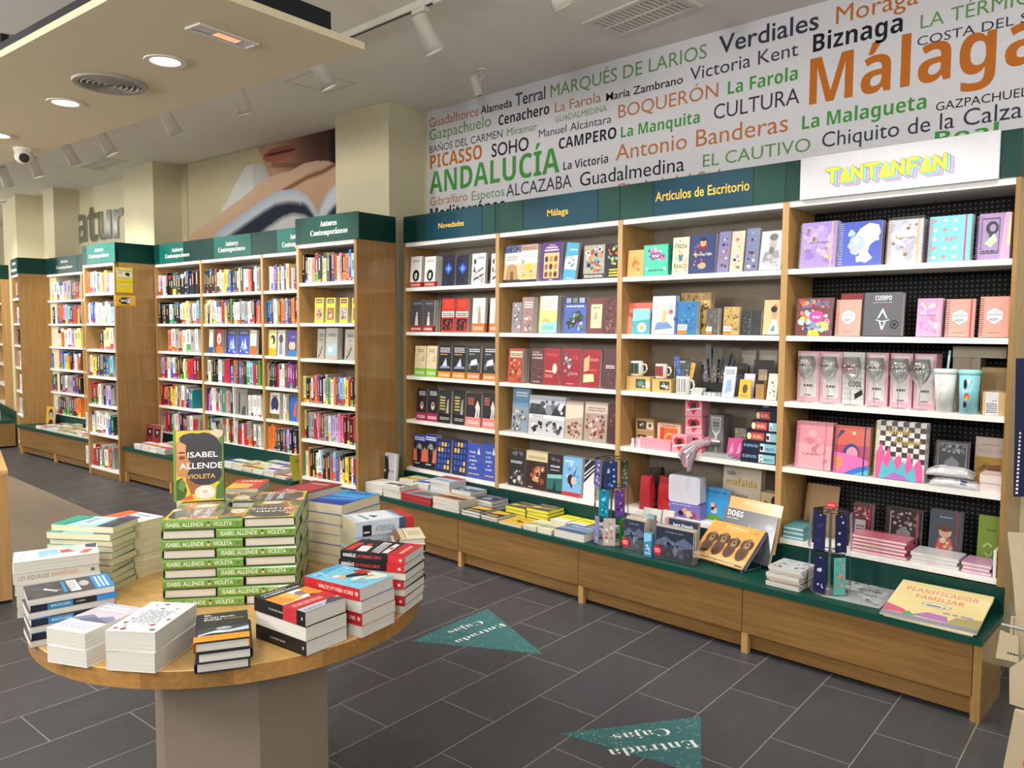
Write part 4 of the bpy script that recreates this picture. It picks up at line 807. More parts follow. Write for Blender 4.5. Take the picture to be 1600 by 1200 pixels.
stack((-.815, -2.268), 15, (1, 0), (.15, .225, .034), 7, 'behind the pile, dark red cover', 'dark red hardback',
  [('r', '8a2a34', 0, 0, 1, 1), ('p', 'a83a44', [(.1, .2), (.9, .3), (.8, .9), (.2, .8)]), ('t', 'f0d8d8', 'NOVA', .2, .1, .6, .1, 'b'), ('l', 'e0a8a8', .2, .75, .8, .85, 2)], None, '8a2a34', '3a1c22', PG, True, jit=.005, name='hardback_book')
stack((-.985, -2.345), 48, (1, 0), (.12, .18, .031), 8, 'at the back edge, red and yellow cover', 'red and yellow paperback',
  [('r', 'c8403a', 0, 0, 1, 1), ('p', 'e8b84a', [(0, 0), (.7, .05), (.6, .5), (0, .6)]), ('n', ['f0e0a0', 'e8a040', 'd86040'], 16, .05, .05, .8, .6, .08, 6), ('l', 'f4e4c8', .2, .72, .85, .88, 2)], None, 'c8403a', 'b83a34', PG)
stack((-1.085, -2.475), 52, (1, 0), (.13, .18, .0305), 8, 'at the back left, red and violet cover', 'red-topped paperback',
  [('r', 'd04a4a', 0, 0, 1, 1), ('p', '5a58a0', [(0, 0), (1, 0), (1, .35), (0, .5)]), ('p', 'e8a890', [(.3, .4), (.7, .35), (.7, .7), (.3, .75)]), ('l', 'f0e0e0', .15, .8, .85, .92, 2)], None, 'd04a4a', '2a2a4a', PGW)
# the fanned stack at the far right edge: brown-striped slim volumes
rr = random.Random(11); z = TZ
for i in range(7):
    P = Vector((-.2378, -2.1656)); down = 7-i; fl = i % 2
    book(lying((P.x+rr.uniform(-.006, .006), P.y+rr.uniform(-.006, .006)), 62+rr.uniform(-3, 3), (1, 0), .09, .14, .0235, False) if False else lying((P.x+rr.uniform(-.006, .006), P.y+rr.uniform(-.006, .006)), 60+rr.uniform(-3, 3)+(180 if fl else 0), (1, 0) if not fl else (0, 1), .09, .14, z), f'small brown and white book, {ORD[down] if down > 1 else "topmost"} of the stack at the far right table edge', .09, .14, .0235, 'e4dcc0', '7a5a38', PGW, [('r', 'e4dcc0', 0, 0, 1, 1), ('r', '8a6a42', .0, .0, .06, 1), ('r', 'b89a6a', .12, 0, .16, 1), ('r', '8a6a42', .22, 0, .26, 1), ('l', 'b8a888', .4, .3, .9, .7, 5)], [('r', '8a6238', .3, 0, .7, 1)], True, 'print', 'hardback_book', 'book', 'small brown and white books')
    z += .0243
# ================================================================ books shown face out
def face_out(fr, z, px0, px1, ptop, desc, tail, art, cov, n=2, t=.024, y=.03, lean=4., pag=PGW, band=None, spn=None, sart=None, hard=False, mat='print', name='book', cat='book', roll=0., h=None, group=None, x0=None, w=None, who=None, gap=0.):
    """n copies one behind the other; px0, px1, ptop: the front one's edges and top in the photograph."""
    ym = FYM(fr, px0, z)
    x0 = fr.X(px0, ym, y) if x0 is None else x0; w = (fr.X(px1, ym, y)-x0) if w is None else w
    if h is None: h = (fr.Zc((px0+px1)/2, ptop, y)-z)/math.cos(math.radians(lean))
    if h < .02: print('LOW', desc, h)
    first = None
    for i in range(n):
        yb = y+t/math.cos(math.radians(lean))*(1.0+i*1.03)+i*gap
        Mx = fr.M @ T((x0, yb, z+.0006)) @ RY(math.radians(roll)) @ RX(math.radians(90-lean))
        c = who or ''
        if i: c = (f'{ORD[i]} one behind the {who}' if i > 1 else f'behind the {who}') if who else (f'{ORD[i]} copy behind' if i > 1 else 'copy behind')
        lb = f'{desc}, {c}, {tail}' if c else f'{desc}, {tail}'
        o = book(Mx, lb, w, h, t-.0008, cov, spn or cov, pag, art, sart, hard, mat, name, cat, group or f'{desc} copies', band if i == 0 else None); first = first or o
    return first, w, h, t-.0008
def FYM(fr, px, z):
    """Row of the photograph where height z of a run of wall falls at column px."""
    lo, hi = 0., 1200.
    for _ in range(30):
        m = (lo+hi)/2
        if fr.Zc(px, m, .03) > z+.1: lo = m
        else: hi = m
    return m
def pair(fr, z, a, b, ptop, desc, tail, art, cov, n=2, **k):
    nl = k.pop('nl', 1)
    face_out(fr, z, a[0], a[1], ptop, desc, tail, art, cov, n=nl if nl else n, who='left copy', **k); face_out(fr, z, b[0], b[1], ptop, desc, tail, art, cov, n=n, who='right copy', **k)
BAND = lambda c, h=.17, ln=None: (c, .0, h, ln or [('l', 'f0e0d8', .1, .3, .9, .7, 2)])
NV = lambda i: f'{ORD[i] if i > 1 else "top"} Novedades shelf' if i < 5 else 'lowest Novedades shelf'
Z = ZU
pair(FU, Z[0], (640, 657), (662, 679), 401, 'white novel with black oval', NV(1), [('r', 'ebe9e6', 0, 0, 1, 1), ('e', '1c1c20', .52, .38, .3, .19), ('e', 'b8d0cc', .5, .36, .12, .1), ('e', 'f0f0ee', .56, .42, .06, .05), ('l', '8a8a90', .2, .82, .8, .9, 2)], 'ebe9e6', 3, nl=1, band=BAND('b23a32', .17))
pair(FU, Z[0], (690, 709), (712, 731), 399, 'navy book with blue star', NV(1), [('r', '262a3c', 0, 0, 1, 1), ('n', ['343a52', '1d2032', '3c4460'], 30, 0, 0, 1, 1, .06, 5), ('p', '2f5fd8', [(.5, .75), (.82, .56), (.5, .37), (.18, .56)]), ('p', 'a8c8f0', [(.5, .66), (.58, .56), (.5, .46), (.42, .56)]), ('p', '6a8ef0', [(.3, .58), (.7, .58), (.7, .54), (.3, .54)])], '262a3c', 2)
pair(FU, Z[0], (736, 757), (766, 782), 396, 'grey-white illustrated novel', NV(1), [('r', 'd4d8dc', 0, 0, 1, 1), ('p', '3a4048', [(.1, .4), (.2, .62), (.3, .4)]), ('e', '4a4248', .22, .74, .1, .09), ('p', '2a2c34', [(.12, .1), (.9, .3), (.95, .36), (.2, .2)]), ('p', '6a8a88', [(.4, .36), (.9, .5), (.8, .56), (.4, .44)]), ('r', 'c8b8b0', .5, .12, .9, .25), ('l', '5a6068', .4, .82, .9, .9, 2), ('n', ['8a9098', '565c64', 'b8a8a0'], 14, .05, .02, .95, .5, .08, 3)], 'd4d8dc', 2)
pair(FU, Z[1], (640, 659), (660, 676), 469, 'charcoal novel with pale figure', NV(2), [('r', '46464c', 0, 0, 1, 1), ('p', 'd8d0c4', [(.38, .2), (.66, .2), (.58, .52), (.44, .5)]), ('e', 'd8c4b0', .52, .57, .07, .05), ('l', '9a9aa0', .2, .86, .85, .92, 2)], '46464c', 3, nl=1, band=BAND('9c3434', .19))
AG = [('r', 'd6382c', 0, 0, 1, 1), ('r', 'e8e4e0', 0, .45, 1, .62), ('l', '2a2426', .06, .48, .94, .6, 2), ('r', '26222a', .08, .05, .92, .4), ('n', ['d6382c', 'e04a38'], 14, .1, .05, .9, .4, .07, 2), ('r', 'e84a3a', .2, .72, .8, .95)]
pair(FU, Z[1], (689, 708), (711, 730), 467, 'red novel with white title strip', NV(2), AG, 'd6382c', 2)
pair(FU, Z[1], (737, 756), (764, 781), 466, 'white novel with orange peak', NV(2), [('r', 'e6e4e0', 0, 0, 1, 1), ('p', 'd8a07a', [(.3, .25), (.5, .85), (.75, .25)]), ('l', '8a8078', .35, .3, .7, .75, 9), ('p', 'f0ece6', [(.3, .25), (.5, .85), (.42, .25)])], 'e6e4e0', 2, band=BAND('e0702c', .26))
pair(FU, Z[2], (647, 664), (665, 681), 541, 'beige novel with green band', NV(3), [('r', 'd8c8a4', 0, 0, 1, 1), ('n', ['c4b088', 'e4d8b8', 'b09a70'], 16, .05, .35, .95, .95, .1, 6), ('l', '8a7a58', .2, .8, .8, .92, 2)], 'd8c8a4', 2, nl=1, band=BAND('7cba3c', .26))
MO = [('r', '26262c', 0, 0, 1, 1), ('l', 'd8d8e0', .1, .78, .9, .95, 3), ('l', 'd89a4a', .1, .7, .7, .76, 1), ('e', 'e8ecf4', .55, .42, .13, .08), ('p', '8a98b8', [(.1, .28), (.95, .3), (.9, .36), (.2, .36)]), ('p', 'c8d0e0', [(.3, .36), (.6, .62), (.7, .36)])]
pair(FU, Z[2], (684, 703), (706, 726), 540, 'black novel with moon', NV(3), MO, '26262c', 2, band=BAND('d88a34', .19))
HO = [('r', '26282c', 0, 0, 1, 1), ('l', 'd8dce0', .1, .82, .9, .94, 2), ('l', 'b8bcc4', .1, .74, .6, .78, 1), ('p', '5a6068', [(.05, .3), (.95, .3), (.95, .5), (.05, .46)]), ('p', 'd8dce4', [(.2, .4), (.8, .46), (.7, .62), (.3, .56)]), ('r', '16181c', .3, .28, .8, .4)]
pair(FU, Z[2], (729, 749), (754, 774), 541, 'black novel with pale house', NV(3), HO, '26282c', 2, band=BAND('d07832', .2))
pair(FU, Z[3], (650, 665), (666.3, 683), 607, 'black novel with portrait, magenta band', NV(4), [('r', '242226', 0, 0, 1, 1), ('e', 'd0c0a8', .52, .46, .16, .12), ('e', '6a5a50', .52, .5, .1, .06), ('l', 'c8c8cc', .2, .78, .85, .92, 3)], '242226', 2, nl=1, band=BAND('a02a5a', .24))
pair(FU, Z[3], (684, 703), (707, 725), 611, 'black novel with yellow lettering', NV(4), [('r', '2c2c2e', 0, 0, 1, 1), ('n', ['4a4a4c', '5a5650', '3a3a3c'], 16, .05, .05, .95, .95, .09, 4), ('l', 'c8b86a', .1, .4, .55, .85, 5), ('p', 'a8a49a', [(.6, .2), (.85, .2), (.8, .75), (.7, .7)]), ('r', '1c1c1e', 0, 0, 1, .3), ('l', 'b8b8b8', .15, .1, .9, .2, 2)], '2c2c2e', 2)
pair(FU, Z[3], (727, 750), (753, 773), 616, 'black novel with white profile', NV(4), [('r', '242226', 0, 0, 1, 1), ('p', 'd8d4d0', [(.6, .25), (.9, .25), (.92, .6), (.75, .8), (.6, .6), (.66, .5)]), ('l', 'c86a5a', .1, .66, .5, .9, 4), ('p', '8a8480', [(.7, .3), (.85, .3), (.8, .55)])], '242226', 2, band=BAND('d88078', .28))
BR = [('r', '22242c', 0, 0, 1, 1), ('r', '2a4aa0', 0, .8, 1, 1), ('l', 'e8ecf4', .06, .84, .94, .96, 2), ('p', 'd86a50', [(0, .2), (.35, .2), (.3, .5), (0, .6)]), ('p', 'd87058', [(.68, .2), (1, .2), (1, .66), (.75, .5)]), ('e', '8a8a90', .5, .56, .26, .18), ('e', '1c1c20', .5, .5, .2, .15), ('n', ['c8c8cc', '6a6a70'], 10, .3, .45, .7, .72, .08, 1), ('l', 'd8d8d8', .15, .12, .6, .18, 1)]
pair(FU, Z[4], (645, 662), (662, 680), 680, 'black and orange book with grey head', NV(5), BR, '22242c', 2, nl=1)
WI = [('r', '222a52', 0, 0, 1, 1)]+[('r', ('3a5ab8', 'e0b860', '2f4aa0')[(i*7+j*3) % 5 % 3 if (i+j*2) % 4 else 0], .1+.22*i, .1+.17*j, .24+.22*i, .22+.17*j) for i in range(4) for j in range(5)]
pair(FU, Z[4], (681, 703), (706, 728), 687, 'navy book with small lit windows', NV(5), WI, '222a52', 2)
pair(FU, Z[4], (728, 753), (754, 775), 694, 'blue book with white handwriting', NV(5), [('r', '3a4ea6', 0, 0, 1, 1), ('t', 'e8ecf8', 'Nadie', .14, .72, .4, .06, 'i'), ('t', 'e8ecf8', 'es mi', .14, .6, .36, .05, 'i'), ('t', 'e8ecf8', 'profeta', .14, .48, .5, .06, 'i'), ('t', 'e8ecf8', 'sin', .3, .37, .2, .05, 'i'), ('t', 'e8ecf8', 'estrella', .14, .26, .5, .06, 'i'), ('p', 'c8d4f0', [(.62, .7), (.72, .9), (.82, .7)]), ('l', 'd8c060', .15, .1, .8, .16, 1)], '3a4ea6', 2)
book(FL.M @ T((.0305, -.04, .352)) @ RZ(math.radians(96)) @ RX(math.radians(86)) if False else FU.M @ T((FU.X(577, 730, -.18), -.158, .3515)) @ RX(math.radians(86)), 'white and black paperback with dark cloaked figure, standing on the green worktop', FU.X(617, 730, -.18)-FU.X(577, 730, -.18), .265, .02, 'c9c9d2', 'c9c9d2', PGW, [('r', 'c9c9d2', 0, 0, 1, 1), ('p', '28262c', [(0, .52), (0, 1), (.48, 1)]), ('e', 'd8d8de', .26, .88, .05, .03), ('p', '26262c', [(.42, .02), (.68, .02), (.72, .5), (.7, .78), (.46, .76), (.42, .4)]), ('e', '26262c', .6, .82, .1, .06), ('p', '26262c', [(.48, .86), (.72, .9), (.72, .92), (.5, .9)]), ('t', '3c3c44', 'ULISES', .26, .46, .66, .07, 's'), ('l', '9a9aa4', .3, .6, .6, .63, 1), ('r', 'd4d4da', .55, .46, .6, .53)], group='face-out books')

MA = lambda i: f'{ORD[i] if i > 1 else "top"} Málaga shelf' if i < 5 else 'lowest Málaga shelf'
def one(z, px0, px1, ptop, desc, i, art, cov, n=2, **k): face_out(FU, z, px0, px1, ptop, desc, MA(i), art, cov, n, **k)
one(Z[0], 786, 812, 384, 'guidebook with sandy castle photo', 1, [('r', 'c8b48c', 0, 0, 1, 1), ('r', '4a5a80', 0, .8, 1, 1), ('n', ['2a3040', 'c8b8a0', '6a7aa0'], 8, .1, .8, .9, 1, .08, 2), ('r', 'd8dcd8', .05, .5, .95, .8), ('l', '8a8e8a', .2, .6, .8, .74, 2), ('p', 'a8845a', [(.1, .08), (.9, .08), (.75, .45), (.5, .5), (.25, .45)]), ('p', '6a4a30', [(.4, .08), (.6, .08), (.58, .3), (.42, .3)]), ('r', '2a2626', 0, 0, 1, .08)], 'c8b48c', 1)
one(Z[0], 812, 838, 382, 'guidebook with yellow flowers', 1, [('r', 'd8dcd8', 0, 0, 1, 1), ('r', 'b08a78', 0, .84, 1, 1), ('l', '6a5a50', .05, .86, .95, .96, 2), ('l', '9aa0a0', .15, .66, .85, .76, 2), ('p', 'd8785a', [(.05, .5), (.12, .65), (.25, .5)]), ('p', 'b8a884', [(0, .08), (1, .08), (1, .5), (.0, .48)]), ('e', 'e0b020', .5, .4, .18, .1), ('n', ['e0b020', '8a7a50', 'c8a878'], 12, .05, .08, .95, .48, .09, 8), ('r', '2a2626', 0, 0, 1, .07)], 'd8dcd8', 3)
one(Z[0], 845, 875, 379, 'purple book with golden figures', 1, [('r', '55287a', 0, 0, 1, 1), ('t', 'f0e8f4', 'Breve', .38, .92, .28, .03), ('t', 'ffffff', 'Historia', .22, .85, .56, .045, 'b'), ('t', 'ffffff', 'Numismática', .14, .78, .72, .045, 'b'), ('r', 'd8b078', .12, .07, .9, .73)]+[('e', ('6a3a28', '8a5a34', '3a2a28', 'b07a48')[(i+j) % 4], .25+.24*i, .17+.2*j, .09, .08) for i in range(3) for j in range(3)]+[('t', 'e8e0f0', 'edad', .4, .015, .2, .03)], '55287a', 2)
one(Z[0], 879, 898, 378, 'sky-blue book leaning askew', 1, [('r', '4aa0c4', 0, 0, 1, 1), ('p', 'c8d0e0', [(0, .3), (1, .3), (1, .68), (0, .62)]), ('n', ['3a4468', '6a74a0', 'e8ecf4'], 16, .02, .3, .98, .64, .1, 5), ('l', 'd8ecf4', .3, .8, .9, .86, 1), ('l', 'd8ecf4', .3, .06, .8, .1, 1)], '4aa0c4', 1, roll=6.)
one(Z[0], 911, 943, 383, 'book with colourful bicycle collage', 1, [('r', 'a8a49c', 0, 0, 1, 1), ('n', ['c83a30', '3a7a4a', 'e8e4dc', '2a2a30', '5a86b0', 'd88a4a', '8ac8a0', 'b05060'], 44, .02, .16, .98, .98, .12, 3), ('e', 'f0ece4', .2, .78, .12, .08), ('e', '8a8478', .2, .78, .07, .05), ('e', 'f0ece4', .75, .86, .13, .08), ('e', '7a4a48', .75, .86, .08, .05), ('r', '3a3634', 0, 0, 1, .15), ('l', 'e8e4dc', .05, .04, .95, .13, 2)], 'a8a49c', 2)
one(Z[0], 945, 966, 381, 'black book with orange dancer', 1, [('r', '22222a', 0, 0, 1, 1), ('n', ['e8842c', 'e05a28', 'd8c83a', '5a8ab8', '8ac860'], 20, .1, .3, .95, .98, .12, 7), ('l', 'e0d040', .3, .05, .95, .3, 3)], '22222a', 2)
one(Z[1], 799, 813, 473, 'narrow book with old buildings', 2, [('r', '8a8690', 0, 0, 1, 1), ('n', ['3a3a40', 'c8c4c0', '6a5a58', 'a89a90'], 26, 0, 0, 1, 1, .13, 5)], '8a8690', 1, y=.05)
one(Z[1], 814, 832, 465, 'mauve hardback with white spine edge', 2, [('r', '9a7a78', 0, 0, 1, 1), ('n', ['b8a09a', '7a5a5c', 'd8c8c0'], 16, 0, 0, 1, .6, .12, 5), ('l', 'e8e0dc', .2, .7, .9, .9, 3)], '9a7a78', 2, t=.045)
one(Z[1], 842, 869, 463, 'white and yellow history book', 2, [('r', 'ece8d8', 0, 0, 1, 1), ('r', 'e8d68a', 0, .3, 1, .62), ('r', '9ad4cc', 0, 0, 1, .3), ('p', 'c8b060', [(0, .3), (.4, .4), (.7, .3)]), ('t', '8a8460', 'HISTORIA', .22, .85, .56, .04), ('t', '8a8460', 'GENERAL DE', .2, .78, .6, .03), ('t', '8a8460', 'MÁLAGA', .28, .7, .44, .04), ('l', '5aa8a0', .2, .1, .8, .2, 2), ('r', 'e0cf80', 0, 0, .1, 1)], 'ece8d8', 3, t=.03)
one(Z[1], 880, 914, 464, 'blue book with leaping dark fish', 2, [('r', '4a62b0', 0, 0, 1, 1), ('r', '2a3048', 0, .8, 1, 1), ('r', '8a9ac0', .08, .83, .3, .97), ('r', '6a7a70', .38, .83, .6, .97), ('r', '9aa8c8', .68, .83, .92, .97), ('l', 'e8ecd8', .1, .72, .9, .78, 1), ('p', '22262c', [(.2, .1), (.5, .2), (.8, .5), (.7, .62), (.4, .55), (.3, .4)]), ('n', ['2a2e30', '5a7a58', '98b0c8', '3a4a44'], 20, .05, .05, .95, .62, .11, 2)], '4a62b0', 2)
one(Z[1], 917, 942, 466, 'brown book with cream label', 2, [('r', '6a3a3c', 0, 0, 1, 1), ('r', 'ddd0a8', .2, .15, .88, .82), ('p', 'd8905a', [(.4, .4), (.6, .4), (.55, .62), (.48, .6)]), ('l', '8a7a58', .3, .7, .75, .78, 1)], '6a3a3c', 1)
one(Z[1], 943, 961, 464, 'dark brown marbled book', 2, [('r', '5a3436', 0, 0, 1, 1), ('n', ['8a6060', '6a4446', '3a2022'], 24, 0, 0, 1, 1, .13, 8)], '5a3436', 2)
one(Z[2], 793, 815, 545, 'orange-red book with old map', 3, [('r', 'a84a34', 0, 0, 1, 1), ('r', 'd8c8b0', .1, .74, .95, .92), ('l', '5a3028', .15, .78, .9, .88, 2), ('n', ['d8704a', '7a2a20', 'c85a3c', 'e09a70'], 30, .02, .02, .98, .72, .11, 4)], 'a84a34', 3)
one(Z[2], 828, 847, 545, 'brown book with pale title', 3, [('r', '5a3638', 0, 0, 1, 1), ('t', 'd8ccc8', 'Luis Melero', .1, .88, .6, .035), ('t', 'e8dcd8', 'DESPUÉS DE', .1, .8, .8, .045, 'b'), ('t', 'e8dcd8', 'LA DESBANDÁ', .1, .71, .85, .045, 'b'), ('n', ['6a4a4c', '8a6a68', '4a2a2c'], 14, .1, .15, .9, .6, .12, 3), ('l', 'b8a8a4', .2, .05, .8, .1, 1)], '5a3638', 1)
one(Z[2], 848, 873, 545, 'red book with white outline', 3, [('r', '9c2432', 0, 0, 1, 1), ('t', 'd8504a', 'MÉRIDA', .1, .78, .8, .08), ('e', 'e8d8c8', .7, .45, .14, .14), ('p', 'd8b890', [(.1, .36), (.6, .34), (.62, .38), (.12, .4)]), ('l', 'd89088', .1, .2, .6, .3, 2)], '9c2432', 2)
one(Z[2], 876, 905, 545, 'red book with grey beast', 3, [('r', '94202e', 0, 0, 1, 1), ('t', 'd8504a', '12', .62, .72, .26, .09), ('n', ['c8c4c4', '8a8688', 'e0dcdc', '5a5658'], 14, .05, .2, .6, .95, .12, 6), ('l', 'd89088', .5, .3, .9, .38, 2), ('l', 'd89088', .3, .05, .7, .1, 1)], '94202e', 2)
one(Z[2], 908, 936, 547, 'red book with cream box', 3, [('r', '94202e', 0, 0, 1, 1), ('p', 'd8a878', [(.1, .4), (.4, .45), (.4, .85), (.1, .75)]), ('p', 'e8d098', [(.1, .12), (.7, .16), (.66, .36), (.1, .34)]), ('t', 'd8504a', 'MIS', .45, .42, .4, .07), ('l', 'd89088', .45, .7, .9, .78, 2)], '94202e', 2)
one(Z[2], 941, 961, 547, 'brown book under red sign', 3, [('r', '543036', 0, 0, 1, 1), ('l', 'e0d8d8', .2, .52, .9, .62, 2), ('n', ['6a484c', '3a2024'], 10, .1, .1, .9, .45, .1, 3)], '543036', 1)
one(Z[3], 799, 824, 606, 'tall grey-blue book of old city', 4, [('r', '8a98a8', 0, 0, 1, 1), ('p', '6a94b8', [(0, .6), (1, .55), (1, 1), (0, 1)]), ('l', 'd8e4ec', .2, .8, .9, .92, 2), ('n', ['c8c4bc', '5a5a60', '98948c', '3a3c44'], 34, 0, 0, 1, .55, .1, 9)], '8a98a8', 1, y=.05)
one(Z[3], 825, 881, 620, 'wide book with black and white street photos', 4, [('r', '8c8c90', 0, 0, 1, 1), ('r', 'b8bcc8', 0, .78, 1, 1), ('p', '3a3c44', [(0, .52), (.5, .52), (.4, .78), (.05, .8)]), ('p', '2c2e34', [(.62, .52), (1, .52), (1, .8), (.75, .78)]), ('n', ['4a4c54', 'd8d8dc', '6a6c74'], 18, .02, .55, .98, .95, .07, 2), ('r', 'e4e4e6', 0, .42, 1, .52), ('t', '3c3c44', 'MÁLAGA', .1, .44, .32, .065, 's'), ('r', 'c4c4c8', 0, 0, 1, .42), ('n', ['2a2a30', '6a6a70', 'e8e8ea', '4a4a50'], 28, .02, .02, .98, .4, .07, 11)], '8c8c90', 2)
one(Z[3], 882, 909, 628, 'cream and brown sepia crowd book', 4, [('r', 'b8a698', 0, 0, 1, 1), ('p', 'd8ccb8', [(0, .5), (1, .6), (1, .9), (0, .9)]), ('n', ['8a5a50', '6a4440', 'c8a898', 'a87868'], 30, .02, .02, .98, .5, .11, 3)], 'b8a698', 2)
one(Z[3], 912, 947, 630, 'sepia book with red procession', 4, [('r', 'a8948a', 0, 0, 1, 1), ('r', 'c8b8ac', 0, .72, 1, 1), ('l', '8a7a70', .15, .78, .9, .9, 2), ('n', ['a04a40', '8a3a34', 'd8c0b4', '6a3a34', 'b86a5c'], 46, .02, .02, .98, .72, .09, 7)], 'a8948a', 2)
one(Z[3], 949, 962, 634, 'dark slim book by the post', 4, [('r', '4a2c2c', 0, 0, 1, 1), ('n', ['c84a34', '6a3430'], 8, 0, .3, 1, .8, .15, 7)], '4a2c2c', 1)
one(Z[4], 794, 819, 703, 'black book with old town photo', 5, [('r', '2a2a2e', 0, 0, 1, 1), ('l', 'e0e0e0', .1, .62, .8, .7, 2), ('n', ['8a8a88', '4a4a4a', 'c8c8c4'], 26, .02, .02, .98, .5, .1, 2), ('n', ['6a6a68', '3a3a3c'], 10, .1, .8, .9, .98, .1, 2)], '2a2a2e', 1)
one(Z[4], 820, 853, 706, 'cream-topped book with classical figures', 5, [('r', '3a2420', 0, 0, 1, 1), ('r', 'd8c8a0', 0, .74, 1, 1), ('l', '8a7a5a', .1, .8, .9, .88, 2), ('n', ['c89a78', 'a8603c', 'e0b890', '6a3424', '8a4a38'], 26, .05, .08, .95, .72, .13, 12), ('l', 'd8c8a0', .15, .04, .4, .08, 1)], '3a2420', 2)
one(Z[4], 854, 877, 711, 'black and sea-green book', 5, [('r', '22242a', 0, 0, 1, 1), ('n', ['7a4a40', '4a3a3c', '8a6a60'], 10, .1, .78, .9, .98, .1, 4), ('t', 'f0f0f0', 'MÁLAGA', .2, .66, .62, .05, 'b'), ('l', 'c8c8cc', .2, .58, .8, .62, 1), ('p', '2a6a68', [(0, .08), (1, .08), (1, .5), (0, .46)]), ('p', '12282c', [(.4, .08), (.6, .08), (.52, .42)]), ('p', '8ac0b8', [(0, .36), (1, .4), (1, .5), (0, .46)])], '22242a', 1)
one(Z[4], 878, 907, 715, 'sky-blue book with hatted head', 5, [('r', '7ab0dc', 0, 0, 1, 1), ('l', 'd8e8f4', .1, .86, .6, .93, 1), ('n', ['a8cce8', '5a98cc'], 14, .05, .3, .95, .95, .12, 3), ('e', '2a2022', .42, .42, .16, .13), ('e', 'e0b8a0', .56, .4, .11, .1), ('p', '26201f', [(.62, .5), (.72, .74), (.7, .76), (.58, .52)]), ('p', '26201f', [(.3, .4), (.5, .18), (.55, .28)]), ('r', 'b83430', 0, 0, 1, .1)], '7ab0dc', 2)
one(Z[4], 911, 928, 720, 'black and white ironwork book', 5, [('r', 'd8d8dc', 0, 0, 1, 1), ('p', '22242a', [(0, .4), (1, .75), (1, 1), (0, 1)]), ('p', 'e8e8ec', [(0, .6), (1, .9), (1, .93), (0, .64)]), ('p', 'e8e8ec', [(0, .5), (1, .8), (1, .83), (0, .54)]), ('p', 'e8e8ec', [(0, .8), (.6, 1), (.5, 1), (0, .84)])], 'd8d8dc', 2)
# ================================================================ shelved books, spine out
def spine_mesh(mb, t, h, d, code, seed, Mx=None):
    """One upright book: spine at y=0, cover boards, page tops, printed spine."""
    r = random.Random(seed); c = PAL[code]; e = .0006
    n0 = len(mb.v)
    mb.box(0, 0, 0, t, d, h-.002, 'print', c); mb.box(.0015, .004, h-.002, t-.0015, d, h, 'pages', PGW if r.random() < .6 else PGC)
    dark = code in 'kdBNPRtsbm'; ink = r.choice(['e8e4da', 'd8c070', 'd0d4dc', 'e0b0a0']) if dark else r.choice(['3a3a40', '7a2a2a', '2a3a6a', '4a4a4a'])
    U = dict(O=(0, -.0004, 0))
    def q(x0, z0, x1, z1, col, k=0): mb.face([(x0*t, -.0003-k*.0001, z0*h), (x1*t, -.0003-k*.0001, z0*h), (x1*t, -.0003-k*.0001, z1*h), (x0*t, -.0003-k*.0001, z1*h)], 'print', col)
    w = r.random()
    if w < .38:
        blk = r.choice(['c03030', 'd86a2a', '28489a', 'c03030', '2a2a2e', '4a9a48', '6a3a8a', 'e0b838', 'a82a5a']); z1 = r.uniform(.12, .36); q(0, 0, 1, z1, blk); q(.3, .03, .7, .07, 'e8e4dc', 1)
    elif w < .5: q(0, .8, 1, 1, r.choice(['c03030', '2a2a2e', 'e0d8c0', '3a6aa8']))
    a = r.uniform(.38, .48); b = r.uniform(.72, .95)
    x0 = r.uniform(.28, .4); z = a
    while z < b:
        l = r.uniform(.02, .07); q(x0, z, x0+.3, min(z+l, b), ink, 1); z += l+.012
    if r.random() < .5: q(.25, .3, .75, .34, ink, 1)
    if r.random() < .3: q(.2, .04, .8, .09, ink, 2)
    if Mx is not None:
        for i in range(n0, len(mb.v)): mb.v[i] = tuple(Mx @ Vector(mb.v[i]))
def spine_row(fr, y, px0, px1, z, codes, where, shelf, seed, hmin=.19, hmax=.232, fill=1., lean=0., into=None, dmin=.13):
    ym = FYM(fr, px0, z); x0, x1 = fr.X(px0, ym, y), fr.X(px1, ym, y); r = random.Random(seed); n = len(codes)
    ws = [r.uniform(.7, 1.35) for _ in codes]; k = (x1-x0)*fill/sum(ws); x = x0; same = 0
    for i, (c, wv) in enumerate(zip(codes, ws)):
        t = wv*k; h = r.uniform(hmin, hmax); d = r.uniform(dmin, .16); ln = math.radians(lean+r.uniform(-.4, .4)) if lean else 0
        Mx = T((x+.0004+(h*math.sin(-ln) if ln < 0 else 0)*0, y+r.uniform(0, .012), z+.0004)) @ RY(ln)
        if into is not None: spine_mesh(into, t-.0012, h, d, c, seed*100+i, fr.M @ Mx)
        else:
            mb = MB(); spine_mesh(mb, t-.0012, h, d, c, seed*100+i)
            o = mb.build('paperback_book', None, fr.M @ Mx)
            side = f'{ORD[i+1]} from the left' if i < n-1 else 'last on the right'
            tag(o, f'{CNAME[c]} book spine, {side}, {shelf} shelf, {where}', 'book', f'shelved books, {where}')
        x += t
TB = 'tall bookcase beside Novedades'; y = .025
for i, (sh, a, b, codes) in enumerate((('top', 471, 555.5, 'kkcSRkgYddrYpkobl'), ('fourth', 474, 555, 'YkowPoPkwgnwosblwyrkk'), ('fifth', 474, 555, 'YkggrRpssggwvvvpprkRkr'), ('sixth', 475, 555, 'nwokkdwwlkokgrlbockYykwr'))):
    spine_row(FL, y, a, b, ZT1[(0, 3, 4, 5)[i]], codes, TB, sh, 11+i, hmax=.228)
spine_row(FL, y, 475, 555, ZT1[6], 'NwwgkwwgNwwk', TB, 'lowest', 16, hmax=.24)
yL = .325
W1, W2, W3 = 'recessed bay nearest wifi sign', 'middle recessed bay', 'recessed bay beside tall bookcase'
